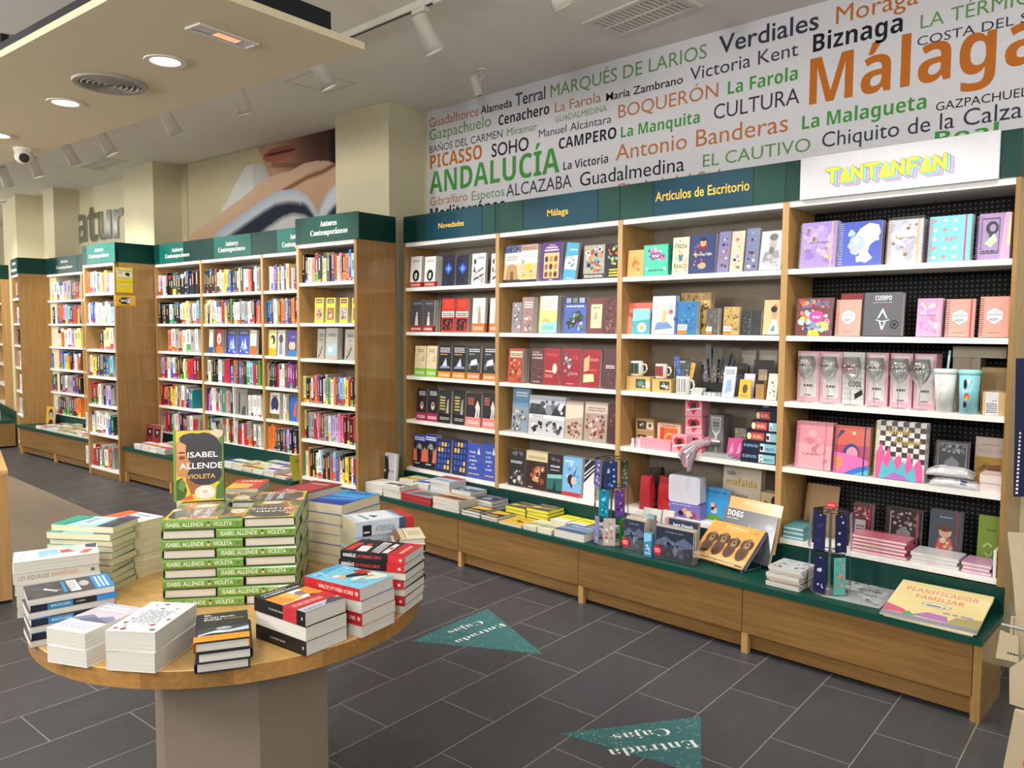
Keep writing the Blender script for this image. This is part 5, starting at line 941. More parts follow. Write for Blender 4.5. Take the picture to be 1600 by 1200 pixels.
SHN = ['top', 'second', 'third', 'fourth', 'fifth', 'lowest']
for k, a, b, codes, ln in ((0, 244, 309, 'vwvwkkkNdkkkBkkk', 0), (1, 245, 309, 'kkkdkwtkkwYYgswl', 0), (2, 262, 309, 'SwgScwgw', 0), (3, 245, 309, 'kPvRwbwdskNYsrrRs', 0), (4, 251, 300, 'RRosYycsgwgkPt', 4), (5, 245, 300, 'wwgrRtccvkPsgw', 0)):
    spine_row(FL, yL, a, b, ZL[k], codes, W1, SHN[k], 31+k, lean=ln)
for k, a, b, codes, ln in ((0, 318, 405, 'BkkkkscccyybNkwYdwwSrkwg', 0), (1, 317, 405, 'YwkccwwcrwyknkwwslgwwkrS', 0), (3, 317, 405, 'cgcNkkwwgrrbosbskalrsn', 0)):
    spine_row(FL, yL, a, b, ZL[k], codes, W2, SHN[k], 41+k, lean=ln)
spine_row(FL, yL, 317, 363, ZL[4], 'vPpvwwswgtSgk', W2, 'fifth', 45); spine_row(FL, yL, 318, 364, ZL[5], 'cNNwkkggYsR', W2, 'lowest', 46)
spine_row(FL, yL, 388, 407, ZL[4], 'wwwwww', W2, 'right half of the fifth', 47, hmax=.2); spine_row(FL, yL, 367, 407, ZL[5], 'wsrwrggswgw', W2, 'right half of the lowest', 48)
mb = MB(); px = FL.X(365, 650, .31); mb.box(px-.006, .31, ZL[5], px+.006, .6, ZL[3]-.027, 'white'); tag(mb.build('shelf_divider', None, FL.M), 'thin white upright divider in the middle recessed bay', 'divider')
for k, a, b, codes, ln in ((0, 419, 462, 'wwvPYNwPYrYP', 0), (1, 413, 463, 'btbBwYsoolPBook', 0), (3, 414, 463, 'wYkkdkrlwwsPPmPs', 0), (5, 416, 463, 'wooosdkksPvkkB', 0)):
    spine_row(FL, yL, a, b, ZL[k], codes, W3, SHN[k], 51+k, lean=ln)
# the bookcases too far off to tell their books apart
far = MB()
for k, codes in enumerate(('Sowgwkwoypww', 'cwbbwwwwwwl', 'kcYw', 'vvcyykgkbnl', 'rRrsswgkvvg', 'wvvwvwwwwbN', 'wvvrswgwosg')):
    spine_row(FL, -.075, 134 if k != 2 else 156, 176.5, ZT2[k], codes, '', '', 61+k, into=far)
for k, codes in enumerate(('wwwwvgkRRs', 'kkkbooplakrryk', 'wowwvYY', 'btkooblyokBwos', 'ktkskgwggPsk', 'crwgdkdgNskoo')):
    spine_row(FL, yL, 80 if k != 2 else 91, 126, ZL[k], codes, '', '', 71+k, into=far)
for k, codes in enumerate(('sckowr', 'RwcvvN', 'kk', 'vscwk', 'kwww', 'wwgw')):
    x = -.5
    for i, c in enumerate(codes): spine_mesh(far, .06, .2, .14, c, 900+k*9+i, FG.M @ T((x, .03, ZT2[k]+.0004))); x += .07
tag(far.build('distant_books'), 'small shelved books in the distant bookcases around the yellow notices', 'books', None, 'stuff')

# ---------------------------------------------------------------- face-out books among them
T1S = lambda i: f'{ORD[i]} shelf, tall bookcase'
YB = lambda c1, c2, s: [('r', 'e4c828', 0, 0, 1, 1), ('r', '3a2a28', .12, .78, .85, .95), ('l', 'd8b890', .2, .82, .8, .92, 2), ('r', c1, .14, .12, .86, .6), ('n', [c2, 'c88a60', '5a3a34', 'e8dcc8'], 14, .16, .14, .84, .58, .13, s)]
for i, (a, b) in enumerate(((491, 504.5), (508.5, 523), (530, 542.5), (549, 560))):
    face_out(FL, ZT1[1], a, b, 465.5, f'yellow novel, {ORD[i+1]} from the left', T1S(2), YB(('b89a8a', 'a05a3c', '8a9ac0', '9a6a50')[i], ('c03a34', 'd88a5a', 'e8ecf4', '3a2420')[i], i+2), 'e4c828', 1 if i == 3 else 2, y=.03, lean=3, w=(FL.X(b, 480, .03)-FL.X(a, 480, .03)) if i < 3 else .085)
GY = [('r', 'a8a298', 0, 0, 1, 1), ('l', '4a4844', .25, .74, .8, .86, 2), ('l', '6a6862', .3, .62, .7, .68, 1), ('p', '2a2826', [(.1, .05), (.4, .2), (.7, .44), (.74, .42), (.5, .18), (.2, .02)]), ('p', '2a2826', [(.3, .2), (.28, .38), (.36, .24)]), ('p', '2a2826', [(.5, .28), (.6, .5), (.58, .3)])]
face_out(FL, ZT1[2], 495, 506, 514, 'grey novel with black twig', T1S(3)+', left one', GY, 'a8a298', 1, y=.05, lean=3)
face_out(FL, ZT1[2], 508, 526, 513, 'grey novel with pale blue cloud', T1S(3), [('r', 'b0aaa0', 0, 0, 1, 1), ('l', '5a5852', .2, .74, .85, .84, 2), ('p', 'a8c4cc', [(0, .1), (1, .1), (1, .5), (0, .46)]), ('e', 'd8e4e4', .4, .3, .2, .09), ('p', 'd0a088', [(.3, 0), (1, 0), (1, .12)])], 'b0aaa0', 2, y=.03, lean=3)
face_out(FL, ZT1[2], 538, 553.5, 515, 'grey novel with black twig', T1S(3)+', right one', GY, 'a8a298', 2, y=.03, lean=3)
R3 = lambda p: f'{p}'
for a, b, tp, d, art, cov, n in ((326, 332, 515, 'slim white and blue novel', [('r', 'dcdcd8', 0, 0, 1, 1), ('r', '2a4aa0', 0, 0, 1, .25)], 'dcdcd8', 1), (337, 347, 515, 'red and orange novel with pale oval', [('r', 'b83a34', 0, 0, 1, 1), ('r', 'e0702c', 0, 0, 1, .3), ('e', 'e8dcd0', .5, .6, .34, .24), ('e', 'c8705a', .5, .6, .15, .1)], 'b83a34', 2)): face_out(FL, ZL[2], a, b, tp, d, R3(W2), art, cov, n, y=.33, lean=3, w=.1 if b-a > 8 else .07)
for a, b, c in ((355, 368, 'left copy'), (372, 388, 'right copy')):
    face_out(FL, ZL[2], a, b, 513, 'dark blue novel with white spires', R3(W2), [('r', '2a48b4', 0, 0, 1, 1), ('r', '23263c', 0, .72, 1, 1), ('l', '8a98c8', .15, .8, .85, .9, 2), ('p', 'c8d8f0', [(.2, .2), (.4, .6), (.5, .3), (.65, .66), (.8, .2)]), ('n', ['8ab0f0', 'e0ecff', '4a6ad8'], 12, .05, .02, .95, .4, .12, 3)], '2a48b4', 2, y=.33, lean=3, who=c, h=.235)
face_out(FL, ZL[2], 390, 400, 516, 'white novel with orange foot', R3(W2), [('r', 'cfc8bc', 0, 0, 1, 1), ('r', 'b8662c', 0, 0, 1, .35), ('p', 'e8e8e8', [(.1, .36), (.3, .36), (.3, .7), (.1, .6)]), ('r', 'e8e8e8', .4, .36, .85, .68)], 'cfc8bc', 1, y=.33, lean=3)
for a, b, d, art, cov in ((418.5, 431, 'pale yellow novel with black profile', [('r', 'e0dc9a', 0, 0, 1, 1), ('r', 'd0b020', 0, 0, 1, .28), ('e', '2a2624', .55, .62, .3, .18), ('e', 'e0dc9a', .42, .56, .18, .13)], 'e0dc9a'), (433, 444.5, 'grey novel with dark profile', [('r', 'c8c8cc', 0, 0, 1, 1), ('e', '3a3c44', .45, .66, .28, .17), ('p', '8a8c94', [(.2, .05), (.7, .05), (.6, .5), (.3, .5)])], 'c8c8cc'), (449, 462, 'violet-blue novel with two pale faces', [('r', '3a2a8c', 0, 0, 1, 1), ('r', '2a70b4', 0, 0, 1, .22), ('l', '9a8ae0', .4, .7, .85, .8, 2), ('e', 'e8b088', .34, .4, .22, .16), ('e', 'e8c098', .66, .4, .22, .16)], '3a2a8c')):
    face_out(FL, ZL[2], a, b, 0, d, R3(W3), art, cov, 2 if a < 440 else 1, y=.33, lean=3, h=.225)
face_out(FL, ZL[4], 421, 436, 0, 'cream novel with navy moon disc', W3, [('r', 'd8d4c8', 0, 0, 1, 1), ('e', '2a2a5c', .5, .56, .4, .3), ('p', 'd8dce8', [(.2, .3), (.5, .4), (.8, .3), (.7, .24), (.3, .24)]), ('r', '6a5a30', 0, 0, 1, .2), ('l', '4a4a6a', .2, .86, .8, .94, 1)], 'd8d4c8', 2, y=.33, lean=3, h=.23)
face_out(FL, ZL[4], 452, 463, 0, 'blue book with orange flame', W3, [('r', '2a62b4', 0, 0, 1, 1), ('p', 'd8583a', [(.5, .2), (.9, .2), (.95, .8), (.7, .7)])], '2a62b4', 1, y=.33, lean=3, h=.21)
spine_row(FL, yL, 442, 450.5, ZL[4], 'wwg', W3, 'fifth', 58)
face_out(FL, ZL[4], 368, 383, 0, 'grey book with standing figure', f'right half of the fifth shelf, {W2}', [('r', '8a8884', 0, 0, 1, 1), ('p', '2a2a2c', [(.3, .05), (.44, .05), (.44, .75), (.3, .75)]), ('e', '2a2a2c', .37, .8, .08, .05), ('p', '4a4a4c', [(.6, .0), (1, 0), (1, .4), (.7, .3)])], '8a8884', 1, y=.33, lean=2, h=.24)
face_out(FL, ZL[5], 301.5, 309, 0, 'red hardback with dark swirl', W1, [('r', 'a8202c', 0, 0, 1, 1), ('n', ['5a3a34', '8a6a5a'], 8, .2, .1, 1, .9, .2, 3)], 'a8202c', 1, y=.33, lean=2, h=.17)

# ================================================================ books lying on the worktops
def flat(fr, x, y, z, w, h, t, n, desc, where, cov, art, pag=PGW, spn=None, sart=None, rot=0., hard=False, seed=0, group=None, name='book', mat='print', jit=.003):
    """n copies in a pile, foot towards the aisle; (x, y) is the near left corner."""
    r = random.Random(seed+int(abs(x)*1000))
    for i in range(n):
        lev = n-i; lb = f'{desc}, {where}' if n == 1 else f'{desc}, {ORD[lev] if lev > 1 else "top"} in pile, {where}'
        book(fr.M @ T((x+r.uniform(-jit, jit), y+r.uniform(-jit, jit), z)) @ T((w/2, h/2, 0)) @ RZ(math.radians(rot+r.uniform(-1.5, 1.5))) @ T((-w/2, -h/2, 0)), lb, w, h, t, cov, spn, pag, art if i == n-1 else art, sart, hard, mat, name, 'book', group or 'books lying on the worktops')
        z += t+.0008
    return z
def cover(bg, a, b, s): return [('r', bg, 0, 0, 1, 1), ('p', a, [(0, .1), (1, .2+.2*random.Random(s).random()), (1, .6), (0, .5)]), ('n', [a, b], 7, .05, .1, .95, .65, .16, s), ('l', b, .12, .74, .85, .9, 2)]
CC = ['white and red', 'white and green', 'white and blue', 'cream and red', 'yellow and red', 'grey and red', 'white and violet', 'cream and green']
CB = [('e6e2da', 'b84a40', '8a2a2a'), ('e6e4dc', '5a9a5a', '2a5a3a'), ('e4e4e4', '4a6ab0', '2a3a7a'), ('e0d4b4', 'c05a4a', '6a3028'), ('e4d878', 'c04a3a', '5a3a20'), ('b8b4b0', 'b04038', '3a3034'), ('e2e0e4', '6a4a98', '3a2a5a'), ('ddd4b0', '6a9a5a', '3a4a2a')]
def carpet(fr, cols, y0, rows, where, seed, step, w, h, nmax=3, skip=lambda i, j: False):
    r = random.Random(seed)
    for i, x in enumerate(cols):
        for j in range(rows):
            if skip(i, j): continue
            k = (i*3+j*5+seed) % len(CC); n = r.randint(1, nmax)
            flat(fr, x, y0+j*step, .351, w, h, .017, n, f'{CC[k]} paperback', f'{"front" if j == 0 else "back"} row, {ORD[i+1]} from right, {where}', CB[k][0], cover(*CB[k], seed*10+k), seed=seed+j)
carpet(FL, [-.96-.152*i for i in range(6)], -.06, 2, 'recessed worktop', 3, .172, .14, .163)
carpet(FL, [-2.86-.152*i for i in range(4)], -.06, 2, 'worktop by wifi sign', 5, .172, .14, .163, 3, lambda i, j: i == 3 and j == 1)
carpet(FL, [-4.47-.16*i for i in range(9)], -.06, 2, 'distant worktop', 8, .172, .145, .163, 3)
for i, (x, n) in enumerate(((-3.02, 2),)):
    pass
flat(FL, -3.02-.02, -.05, .351+.06, .13, .18, .02, 2, 'magenta-spined paperback', 'worktop by wifi sign', 'b8246a', [('r', 'b8246a', 0, 0, 1, 1), ('r', '6a1a4a', 0, .5, 1, 1), ('l', 'e8b8d0', .1, .1, .9, .3, 2)], PGW, 'c82a74') if False else None
for i, (a, b) in enumerate(((195, 217), (218, 236))):
    face_out(FL, .352, a, b, 662, 'dark red novel with black oval medallion', f'standing on the recessed worktop, {("left", "right")[i]} one', [('r', '7a1e24', 0, 0, 1, 1), ('e', '2a1a1c', .5, .66, .36, .24), ('e', 'a8a094', .5, .66, .14, .07), ('l', 'b86a60', .15, .86, .85, .94, 1), ('n', ['9a3038', '4a1418'], 14, .05, .05, .95, .42, .11, 4)], '7a1e24', 1, y=.13, lean=5, h=.215, w=.14, x0=-3.47+.15*i)
face_out(FL, .352, 33, 64, 0, 'yellow book with black and white portrait', 'standing on the distant worktop', [('r', 'd8a828', 0, 0, 1, 1), ('e', '2a2a30', .6, .6, .28, .3), ('e', 'a8a8b0', .6, .5, .18, .22), ('p', '2a2a30', [(.3, 0), (1, 0), (.9, .25), (.5, .28)])], 'd8a828', 1, y=.2, lean=6, h=.21, w=.22, x0=-6.16, name='book')
# right-hand worktop: the piles under the Novedades and Málaga bookcases
RW = 'right worktop under Novedades'; RM = 'right worktop under Málaga'
def rpile(px0, px1, row, n, t, desc, where, cov, art, d=None, **k):
    yf = {0: -.362, 1: -.185}[row]; py = 770; zt = .351+n*t
    x0, x1 = FU.X(px0, py, yf), FU.X(px1, py, yf); k.setdefault('seed', px0)
    flat(FU, x0, yf, .351, x1-x0, d or (.165 if row == 0 else .16), t, n, desc, where, cov, art, **k)
plainart = lambda bg, ink, s: cover(bg, ink, ink, s)
rpile(571, 597, 0, 3, .024, 'plain white paperback', RW, 'e6e4dc', [('r', 'e6e4dc', 0, 0, 1, 1), ('l', '9a98a0', .2, .7, .8, .85, 2)])
rpile(599, 624, 0, 3, .028, 'white paperback with dark sketch', RW, 'e4e2da', cover('e4e2da', '5a5a60', '3a3a40', 2), rot=3)
rpile(627, 672, 0, 2, .028, 'red spined paperback with grey cover', RW, '8a8a8c', [('r', '8a8a8c', 0, 0, 1, 1), ('r', 'b02c30', 0, 0, .12, 1), ('p', '5a5c60', [(.2, .1), (.9, .3), (.9, .8), (.3, .7)])], spn='b02c30', pag='a82c30')
rpile(677, 717, 0, 4, .019, 'cream paperback with brown figure', RW, 'cdb592', cover('cdb592', '6a4430', '5a3a2a', 4))
rpile(721, 749, 0, 2, .017, 'black and yellow thriller', RM+', leftmost', '1f1d1c', [('r', '1f1d1c', 0, 0, 1, 1), ('p', 'd0a83a', [(.1, .4), (.95, .55), (.95, .85), (.1, .9)]), ('l', 'e8c860', .15, .1, .85, .3, 2)])
rpile(752, 777, 0, 2, .015, 'black and yellow thriller', RM+', middle', '1f1d1c', [('r', '1f1d1c', 0, 0, 1, 1), ('p', 'd0a83a', [(.1, .4), (.95, .55), (.95, .85), (.1, .9)]), ('l', 'e8c860', .15, .1, .85, .3, 2)])
rpile(780, 815, 0, 1, .014, 'golden yellow paperback with dark figures', RM, 'd0a640', [('r', 'd0a640', 0, 0, 1, 1), ('n', ['4a3a24', '8a6a34'], 9, .2, .3, .8, .7, .1, 3), ('l', '5a4420', .2, .8, .8, .9, 1)])
rpile(818, 838, 0, 2, .014, 'cream patterned paperback', RM+', left', 'ddd6b0', cover('ddd6b0', '8aa890', 'b88a78', 5)); rpile(840, 862, 0, 2, .014, 'cream patterned paperback', RM+', right', 'ddd6b0', cover('ddd6b0', '8aa890', 'b88a78', 5))
rpile(866, 912, 0, 1, .046, 'thick blue-grey paperback', RM, '4f6686', [('r', '4f6686', 0, 0, 1, 1), ('p', '7a94b4', [(0, .3), (1, .4), (1, .6), (0, .55)]), ('l', 'd8e0e8', .15, .7, .85, .88, 2), ('p', '33486a', [(0, 0), (1, 0), (1, .25), (0, .2)])])
rpile(624, 646, 1, 4, .024, 'cream paperback with yellow scene', RW+', back row', 'dcd2a8', cover('dcd2a8', 'c8a030', '5a6a8a', 6))
rpile(648, 669, 1, 4, .023, 'white paperback with blue scene', RW+', back row', 'e0e0e0', cover('e0e0e0', '3a6ab8', '2a3a6a', 7))
rpile(672, 702, 1, 6, .023, 'red and blue topped paperback', RW+', back row', 'a8c0d4', [('r', 'a8c0d4', 0, 0, 1, 1), ('p', 'b04038', [(0, .5), (1, .6), (1, 1), (0, 1)]), ('l', '3a4a6a', .2, .1, .8, .3, 2)])
rpile(705, 735, 1, 4, .024, 'grey street-photo paperback', RW+', back row', '8a94a4', cover('8a94a4', '3a4250', 'd8dce4', 9))
rpile(738, 768, 1, 3, .022, 'dark violet-grey paperback', RW+', back row', '4a4a60', cover('4a4a60', '2a2a3a', '9a9ab0', 10))
rpile(790, 820, 1, 3, .022, 'dark paperback with yellow edges', RM+', back row left', '3a3632', cover('3a3632', '8a7a50', 'c8b060', 11), pag='d8d048')
rpile(823, 856, 1, 4, .02, 'dark paperback with yellow edges', RM+', back row right', '3a3632', cover('3a3632', '8a7a50', 'c8b060', 11), pag='d8d048')
rpile(860, 885, 1, 2, .02, 'bright yellow paperback', RM+', back row left', 'e8e03a', [('r', 'e8e03a', 0, 0, 1, 1), ('l', 'b0a020', .2, .6, .8, .8, 2), ('r', 'd8dce0', 0, 0, 1, .35)]); rpile(888, 914, 1, 2, .02, 'bright yellow paperback', RM+', back row right', 'e8e03a', [('r', 'e8e03a', 0, 0, 1, 1), ('l', 'b0a020', .2, .6, .8, .8, 2), ('r', 'd8dce0', 0, 0, 1, .35)])
rpile(917, 945, 1, 2, .02, 'lavender-grey paperback', RM+', back row', 'b8b8c8', cover('b8b8c8', '6a6a88', '4a4a60', 12))

book(FL.M @ T((-.722, -.055, .352)) @ RZ(math.radians(90)) @ RX(math.radians(78)), 'yellow-green book standing on edge at the right end of the recessed worktop', .16, .2, .014, 'a8a83a', '8a8a2c', PGC, [('r', 'a8a83a', 0, 0, 1, 1), ('l', '6a6a20', .2, .7, .8, .85, 2)], group='books lying on the worktops')
zz = .351
for i in range(5):
    book(FG.M @ T((-.86+.006*(i % 2), -.36, zz)), f'black-covered book, {ORD[5-i] if i < 4 else "top"} of the pile on the farthest worktop', .15, .2, .026, '1e2022', '1e2022', PGW, [('r', '1e2022', 0, 0, 1, 1), ('l', '8a8a8a', .2, .7, .8, .85, 2)], group='books on the farthest worktop'); zz += .0268
for i in range(3):
    book(FG.M @ T((-1.05-.17*i, -.37, .351)), f'pale green and white book lying on the farthest worktop, {ORD[i+1]} from the black pile', .15, .2, .03, 'b8c8b0', 'b8c8b0', PGW, cover('b8c8b0', '4a5a4a', '3a3a3a', i), group='books on the farthest worktop')
# ================================================================ gifts and notebooks in the two right-hand bays
DS = lambda i: ['top', 'second', 'third', 'fourth', 'lowest'][i-1]+' Escritorio shelf'
PS = lambda i: ['top', 'second', 'third', 'fourth', 'lowest'][i-1]+' pegboard shelf'
_coil = {}
def coil(root, h, t, col='d8d8dc', step=.0095):
    k = (round(h, 3), round(t, 3), col)
    if k not in _coil:
        mb = MB(); r = t/2+.0045; n = int(h/step)-1
        for i in range(n): mb.tube([(.004+r*1.1*math.cos(a*math.pi/4), (i+1)*h/(n+1), t/2+r*math.sin(a*math.pi/4)) for a in range(8)], .0011, 'gloss', col, 4, True)
        _coil[k] = mb.mesh('spiral')
    link('spiral', _coil[k], root)
def notebook(fr, z, px0, px1, ptop, desc, tail, art, cov, n=1, t=.018, y=.03, lean=6, spiral='d8d8dc', strap=None, wrap=False, **k):
    r, w, h, t = face_out(fr, z, px0, px1, ptop, desc, tail, art, cov, n, t, y, lean, name='notebook', cat='notebook', mat='gloss', gap=.007 if spiral else .002, **k)
    if spiral: coil(r, h, t, spiral)
    if strap:
        mb = MB(); mb.box(w*.85, -.0006, -.0006, w*.85+.006, h+.0006, t+.0016, 'print', strap); mb.build('elastic_strap', r)
    if wrap:
        mb = MB(); mb.box(-.004, -.0004, -.001, w+.005, h+.012, t+.0035, 'wrap'); mb.build('clear_wrap', r)
    return r
def carton(fr, x, y, z, w, d, h, col, art, label, cat='box', name='gift_box', rot=0., side=None, group=None, mat='print', window=None):
    """A closed box; (x, y) its near left corner on the shelf."""
    mb = MB(); b = .0015
    mb.box(0, 0, 0, w, d, h, mat, col)
    if art: mb.art(art, (0, 0, 0), (1, 0, 0), (0, 0, 1), (0, -1, 0), w, h, mat)
    if side: mb.art(side, (w, 0, 0), (0, 1, 0), (0, 0, 1), (1, 0, 0), d, h, mat)
    return tag(mb.build(name, None, fr.M @ T((x, y, z+.0004)) @ RZ(math.radians(rot))), label, cat, group)
def pbox(z, px0, px1, y, d, h, col, art, label, **k):
    ym = FYM(FU, px0, z); x0, x1 = FU.X(px0, ym, y), FU.X(px1, ym, y); return carton(FU, x0, y, z, x1-x0, d, h, col, art, label, **k)
def lathe_thing(name, prof, mat, P, label, cat, group=None, col='ffffff', extra=(), seg=28):
    t = thing(name, T(P), label, cat, group); mb = MB(); mb.lathe(prof, mat, col, seg, caps=False); mb.build('body', t, None, True)
    for n, f in extra: q = MB(); f(q); q.build(n, t, None, True)
    return t
U = FU
# ---- Escritorio bay, top shelf
face_out(U, Z[0], 980, 1005, 391, 'sepia notebook with bearded face', DS(1), [('r', 'd8a060', 0, 0, 1, 1), ('e', 'c88a48', .5, .52, .2, .24), ('n', ['b8783a', 'e0b078', 'a8683a'], 16, .2, .1, .8, .7, .09, 3), ('l', '8a5a2a', .35, .5, .65, .6, 2)], 'd8a060', 1, t=.014, name='notebook', cat='notebook')
pbox(Z[0], 1006, 1044, .035, .055, .178, '3aa890', [('r', '4ab89c', .03, .03, .97, .97), ('n', ['8a5a90', 'c86a9a', '6a4a80', 'e0b8c8'], 22, .1, .42, .9, .92, .11, 5), ('r', '7a4a80', .3, .55, .7, .75), ('l', 'e8d8e8', .35, .6, .65, .7, 2), ('e', 'd8ece4', .14, .25, .05, .05), ('e', 'd8ece4', .86, .25, .05, .05), ('l', '2a6a5a', .2, .16, .8, .24, 1)], 'green box with purple floral ornament, top Escritorio shelf')
face_out(U, Z[0], 1050, 1075, 371, 'cream notebook with black capitals', DS(1), [('r', 'e4dcae', 0, 0, 1, 1), ('t', '3a3436', 'FRIDA', .12, .7, .76, .11, 'b'), ('t', '3a3436', 'KAHLO', .1, .16, .8, .12, 'b'), ('n', ['c84a4a', '5a8a5a', 'd88a3a', 'b05a80'], 16, .05, .05, .95, .95, .07, 4), ('p', '4a6a8a', [(.4, .36), (.6, .36), (.66, .54), (.34, .54)]), ('e', 'd8a888', .5, .58, .12, .06)], 'e4dcae', 1, t=.02, name='notebook', cat='notebook')
face_out(U, Z[0], 1077, 1117, 366, 'navy notebook with portrait and flowers', DS(1), [('r', '2c3a6a', 0, 0, 1, 1), ('n', ['c83a5a', 'e06a8a', '3a8a8a', 'd8a040'], 22, .12, .08, .88, .8, .07, 9), ('p', '6a2a3a', [(.3, .6), (.7, .6), (.62, .72), (.38, .72)]), ('e', 'c89a78', .5, .78, .12, .1), ('e', '22222a', .5, .87, .13, .05), ('e', 'c89a78', .5, .2, .14, .08), ('t', 'e8d8b0', 'Viva la Vida', .14, .46, .72, .06, 'i')], '2c3a6a', 1, t=.022, name='notebook', cat='notebook')
for i, (a, b, tp, c, d) in enumerate(((1120, 1138, 362, '8a86b4', 'lavender'), (1140, 1160, 361, 'd8ceb8', 'cream flowered'), (1163, 1183, 357, '7a84ac', 'blue-grey'))):
    r, w, h, t = face_out(U, Z[0], a, b, tp, f'{d} slim pouch in clear wrap', DS(1), [('r', c, 0, 0, 1, 1), ('n', ['c85a5a', '2a2a30', 'e8e0d0', 'a8a0c8'], 14, .1, .05, .9, .95, .14, i+2)], c, 2, t=.016, lean=8, name='wrapped_pouch', cat='pouch', y=.03)
    mb = MB(); mb.box(-.003, 0, -.001, w+.003, h+.014, t+.004, 'wrap'); mb.build('clear_wrap', r)
r, w, h, t = face_out(U, Z[0], 1186, 1220, 361, 'white wrapped bag with bearded portrait drawing', DS(1), [('r', 'd4d4da', 0, 0, 1, 1), ('p', '9a9aa2', [(.1, .2), (.9, .3), (.8, .5), (.2, .46)]), ('e', 'b8b0b0', .55, .66, .18, .2), ('e', '6a6668', .56, .84, .2, .09), ('e', '7a7474', .5, .5, .12, .1), ('n', ['c8c8ce', 'b0b0b8'], 12, .1, .05, .9, .45, .12, 3)], 'd4d4da', 1, t=.02, lean=10, name='wrapped_bag', cat='bag')
mb = MB(); mb.box(-.004, 0, -.001, w+.004, h+.01, t+.004, 'wrap'); mb.build('clear_wrap', r)
# ---- second shelf
face_out(U, Z[1], 974, 988, 474, 'coral folder', DS(2), [('r', 'd86a5a', 0, 0, 1, 1), ('p', 'e0a890', [(0, 0), (1, 0), (1, .4), (0, .6)]), ('l', 'f0d0c0', .2, .7, .8, .85, 2)], 'd86a5a', 1, t=.012, y=.06, name='notebook', cat='notebook', w=.2)
face_out(U, Z[1], 988, 1014, 483, 'small teal notebook with white sun sticker', DS(2), [('r', '4aa4b4', 0, 0, 1, 1), ('p', '8ad0d0', [(0, .5), (1, .6), (1, 1), (0, 1)]), ('e', 'e8ece4', .55, .26, .26, .2), ('e', 'd8b060', .55, .26, .13, .1)], '4aa4b4', 1, t=.014, y=.03, name='notebook', cat='notebook')
face_out(U, Z[1], 1018, 1056, 463, 'white journal with pale blue drawing', DS(2), [('r', 'd8dce4', 0, 0, 1, 1), ('p', '6a8ac0', [(.1, .1), (.9, .16), (.6, .34), (.2, .3)]), ('p', 'd8b078', [(.4, .3), (.56, .3), (.6, .6), (.44, .64)]), ('e', 'd8c8a0', .48, .7, .1, .06), ('e', 'c84a4a', .76, .58, .09, .07), ('n', ['a8bcd8', '8ab0a8'], 9, .08, .4, .9, .95, .08, 6), ('r', '3a5ab0', .93, 0, 1, 1), ('e', '2a4a9a', .95, .4, .07, .06)], 'd8dce4', 1, t=.02, name='notebook', cat='notebook')
GP = [('r', 'b8985a', 0, 0, 1, 1), ('n', ['7a5a2a', 'd8bc78', '3a2c1c'], 70, 0, 0, 1, 1, .06, 4)]
face_out(U, Z[1], 1062, 1108, 458, 'gold patterned journal, tallest', DS(2), GP, 'b8985a', 2, t=.024, y=.09, name='notebook', cat='notebook', hard=True)
LBL = [('r', 'e8e4dc', .02, .02, .5, .3), ('r', 'd8742c', .02, .02, .5, .13), ('l', '6a6a6a', .06, .18, .44, .27, 2)]
face_out(U, Z[1], 1058, 1088, 471, 'small blue journal with white and orange label', DS(2), [('r', '2a70a4', 0, 0, 1, 1), ('n', ['3a88b8', '1d5684', '5aa0c8'], 22, .05, .05, .95, .95, .1, 7)]+LBL, '2a70a4', 2, t=.018, name='notebook', cat='notebook')
face_out(U, Z[1], 1103, 1121, 482, 'small charcoal journal with white and orange label', DS(2), [('r', '55504e', 0, 0, 1, 1), ('n', ['6a6462', '44403e'], 12, 0, 0, 1, 1, .14, 2)]+LBL, '55504e', 2, t=.02, name='notebook', cat='notebook')
face_out(U, Z[1], 1130, 1154, 480, 'small gold patterned journal with label', DS(2), GP+LBL, 'b8985a', 1, t=.022, name='notebook', cat='notebook')
for i, (a, b) in enumerate(((1159, 1172), (1174, 1181), (1182, 1189))):
    face_out(U, Z[1], a, b, 486, 'small black speckled notebook', DS(2)+f', {ORD[i+1]} of three', [('r', '2a2c30', 0, 0, 1, 1), ('n', ['8aa0a0', 'c8d0c8', '4a5a5a'], 16, .05, .05, .95, .95, .06, i+2)], '2a2c30', 1, t=.016, name='notebook', cat='notebook')
r, w, h, t = face_out(U, Z[1], 1192, 1218, 470, 'cream pouch with dark-haired woman print', DS(2), [('r', 'd8b888', 0, 0, 1, 1), ('e', 'c8987a', .62, .6, .16, .14), ('e', '22201f', .6, .74, .2, .1), ('n', ['c84a5a', 'd86a7a'], 4, .4, .75, .85, .95, .1, 3), ('p', 'e0dcd4', [(.3, 0), (.95, 0), (.8, .42), (.5, .44)]), ('p', '5a8a8a', [(.4, .1), (.7, .1), (.66, .3)])], 'd8b888', 1, t=.04, lean=6, name='zip_pouch', cat='pouch')
pbox(Z[1], 988, 1030, .16, .06, .2, '8a7458', [('r', '9a8466', .05, .05, .95, .95)], 'brown card box behind the notebooks, second Escritorio shelf')
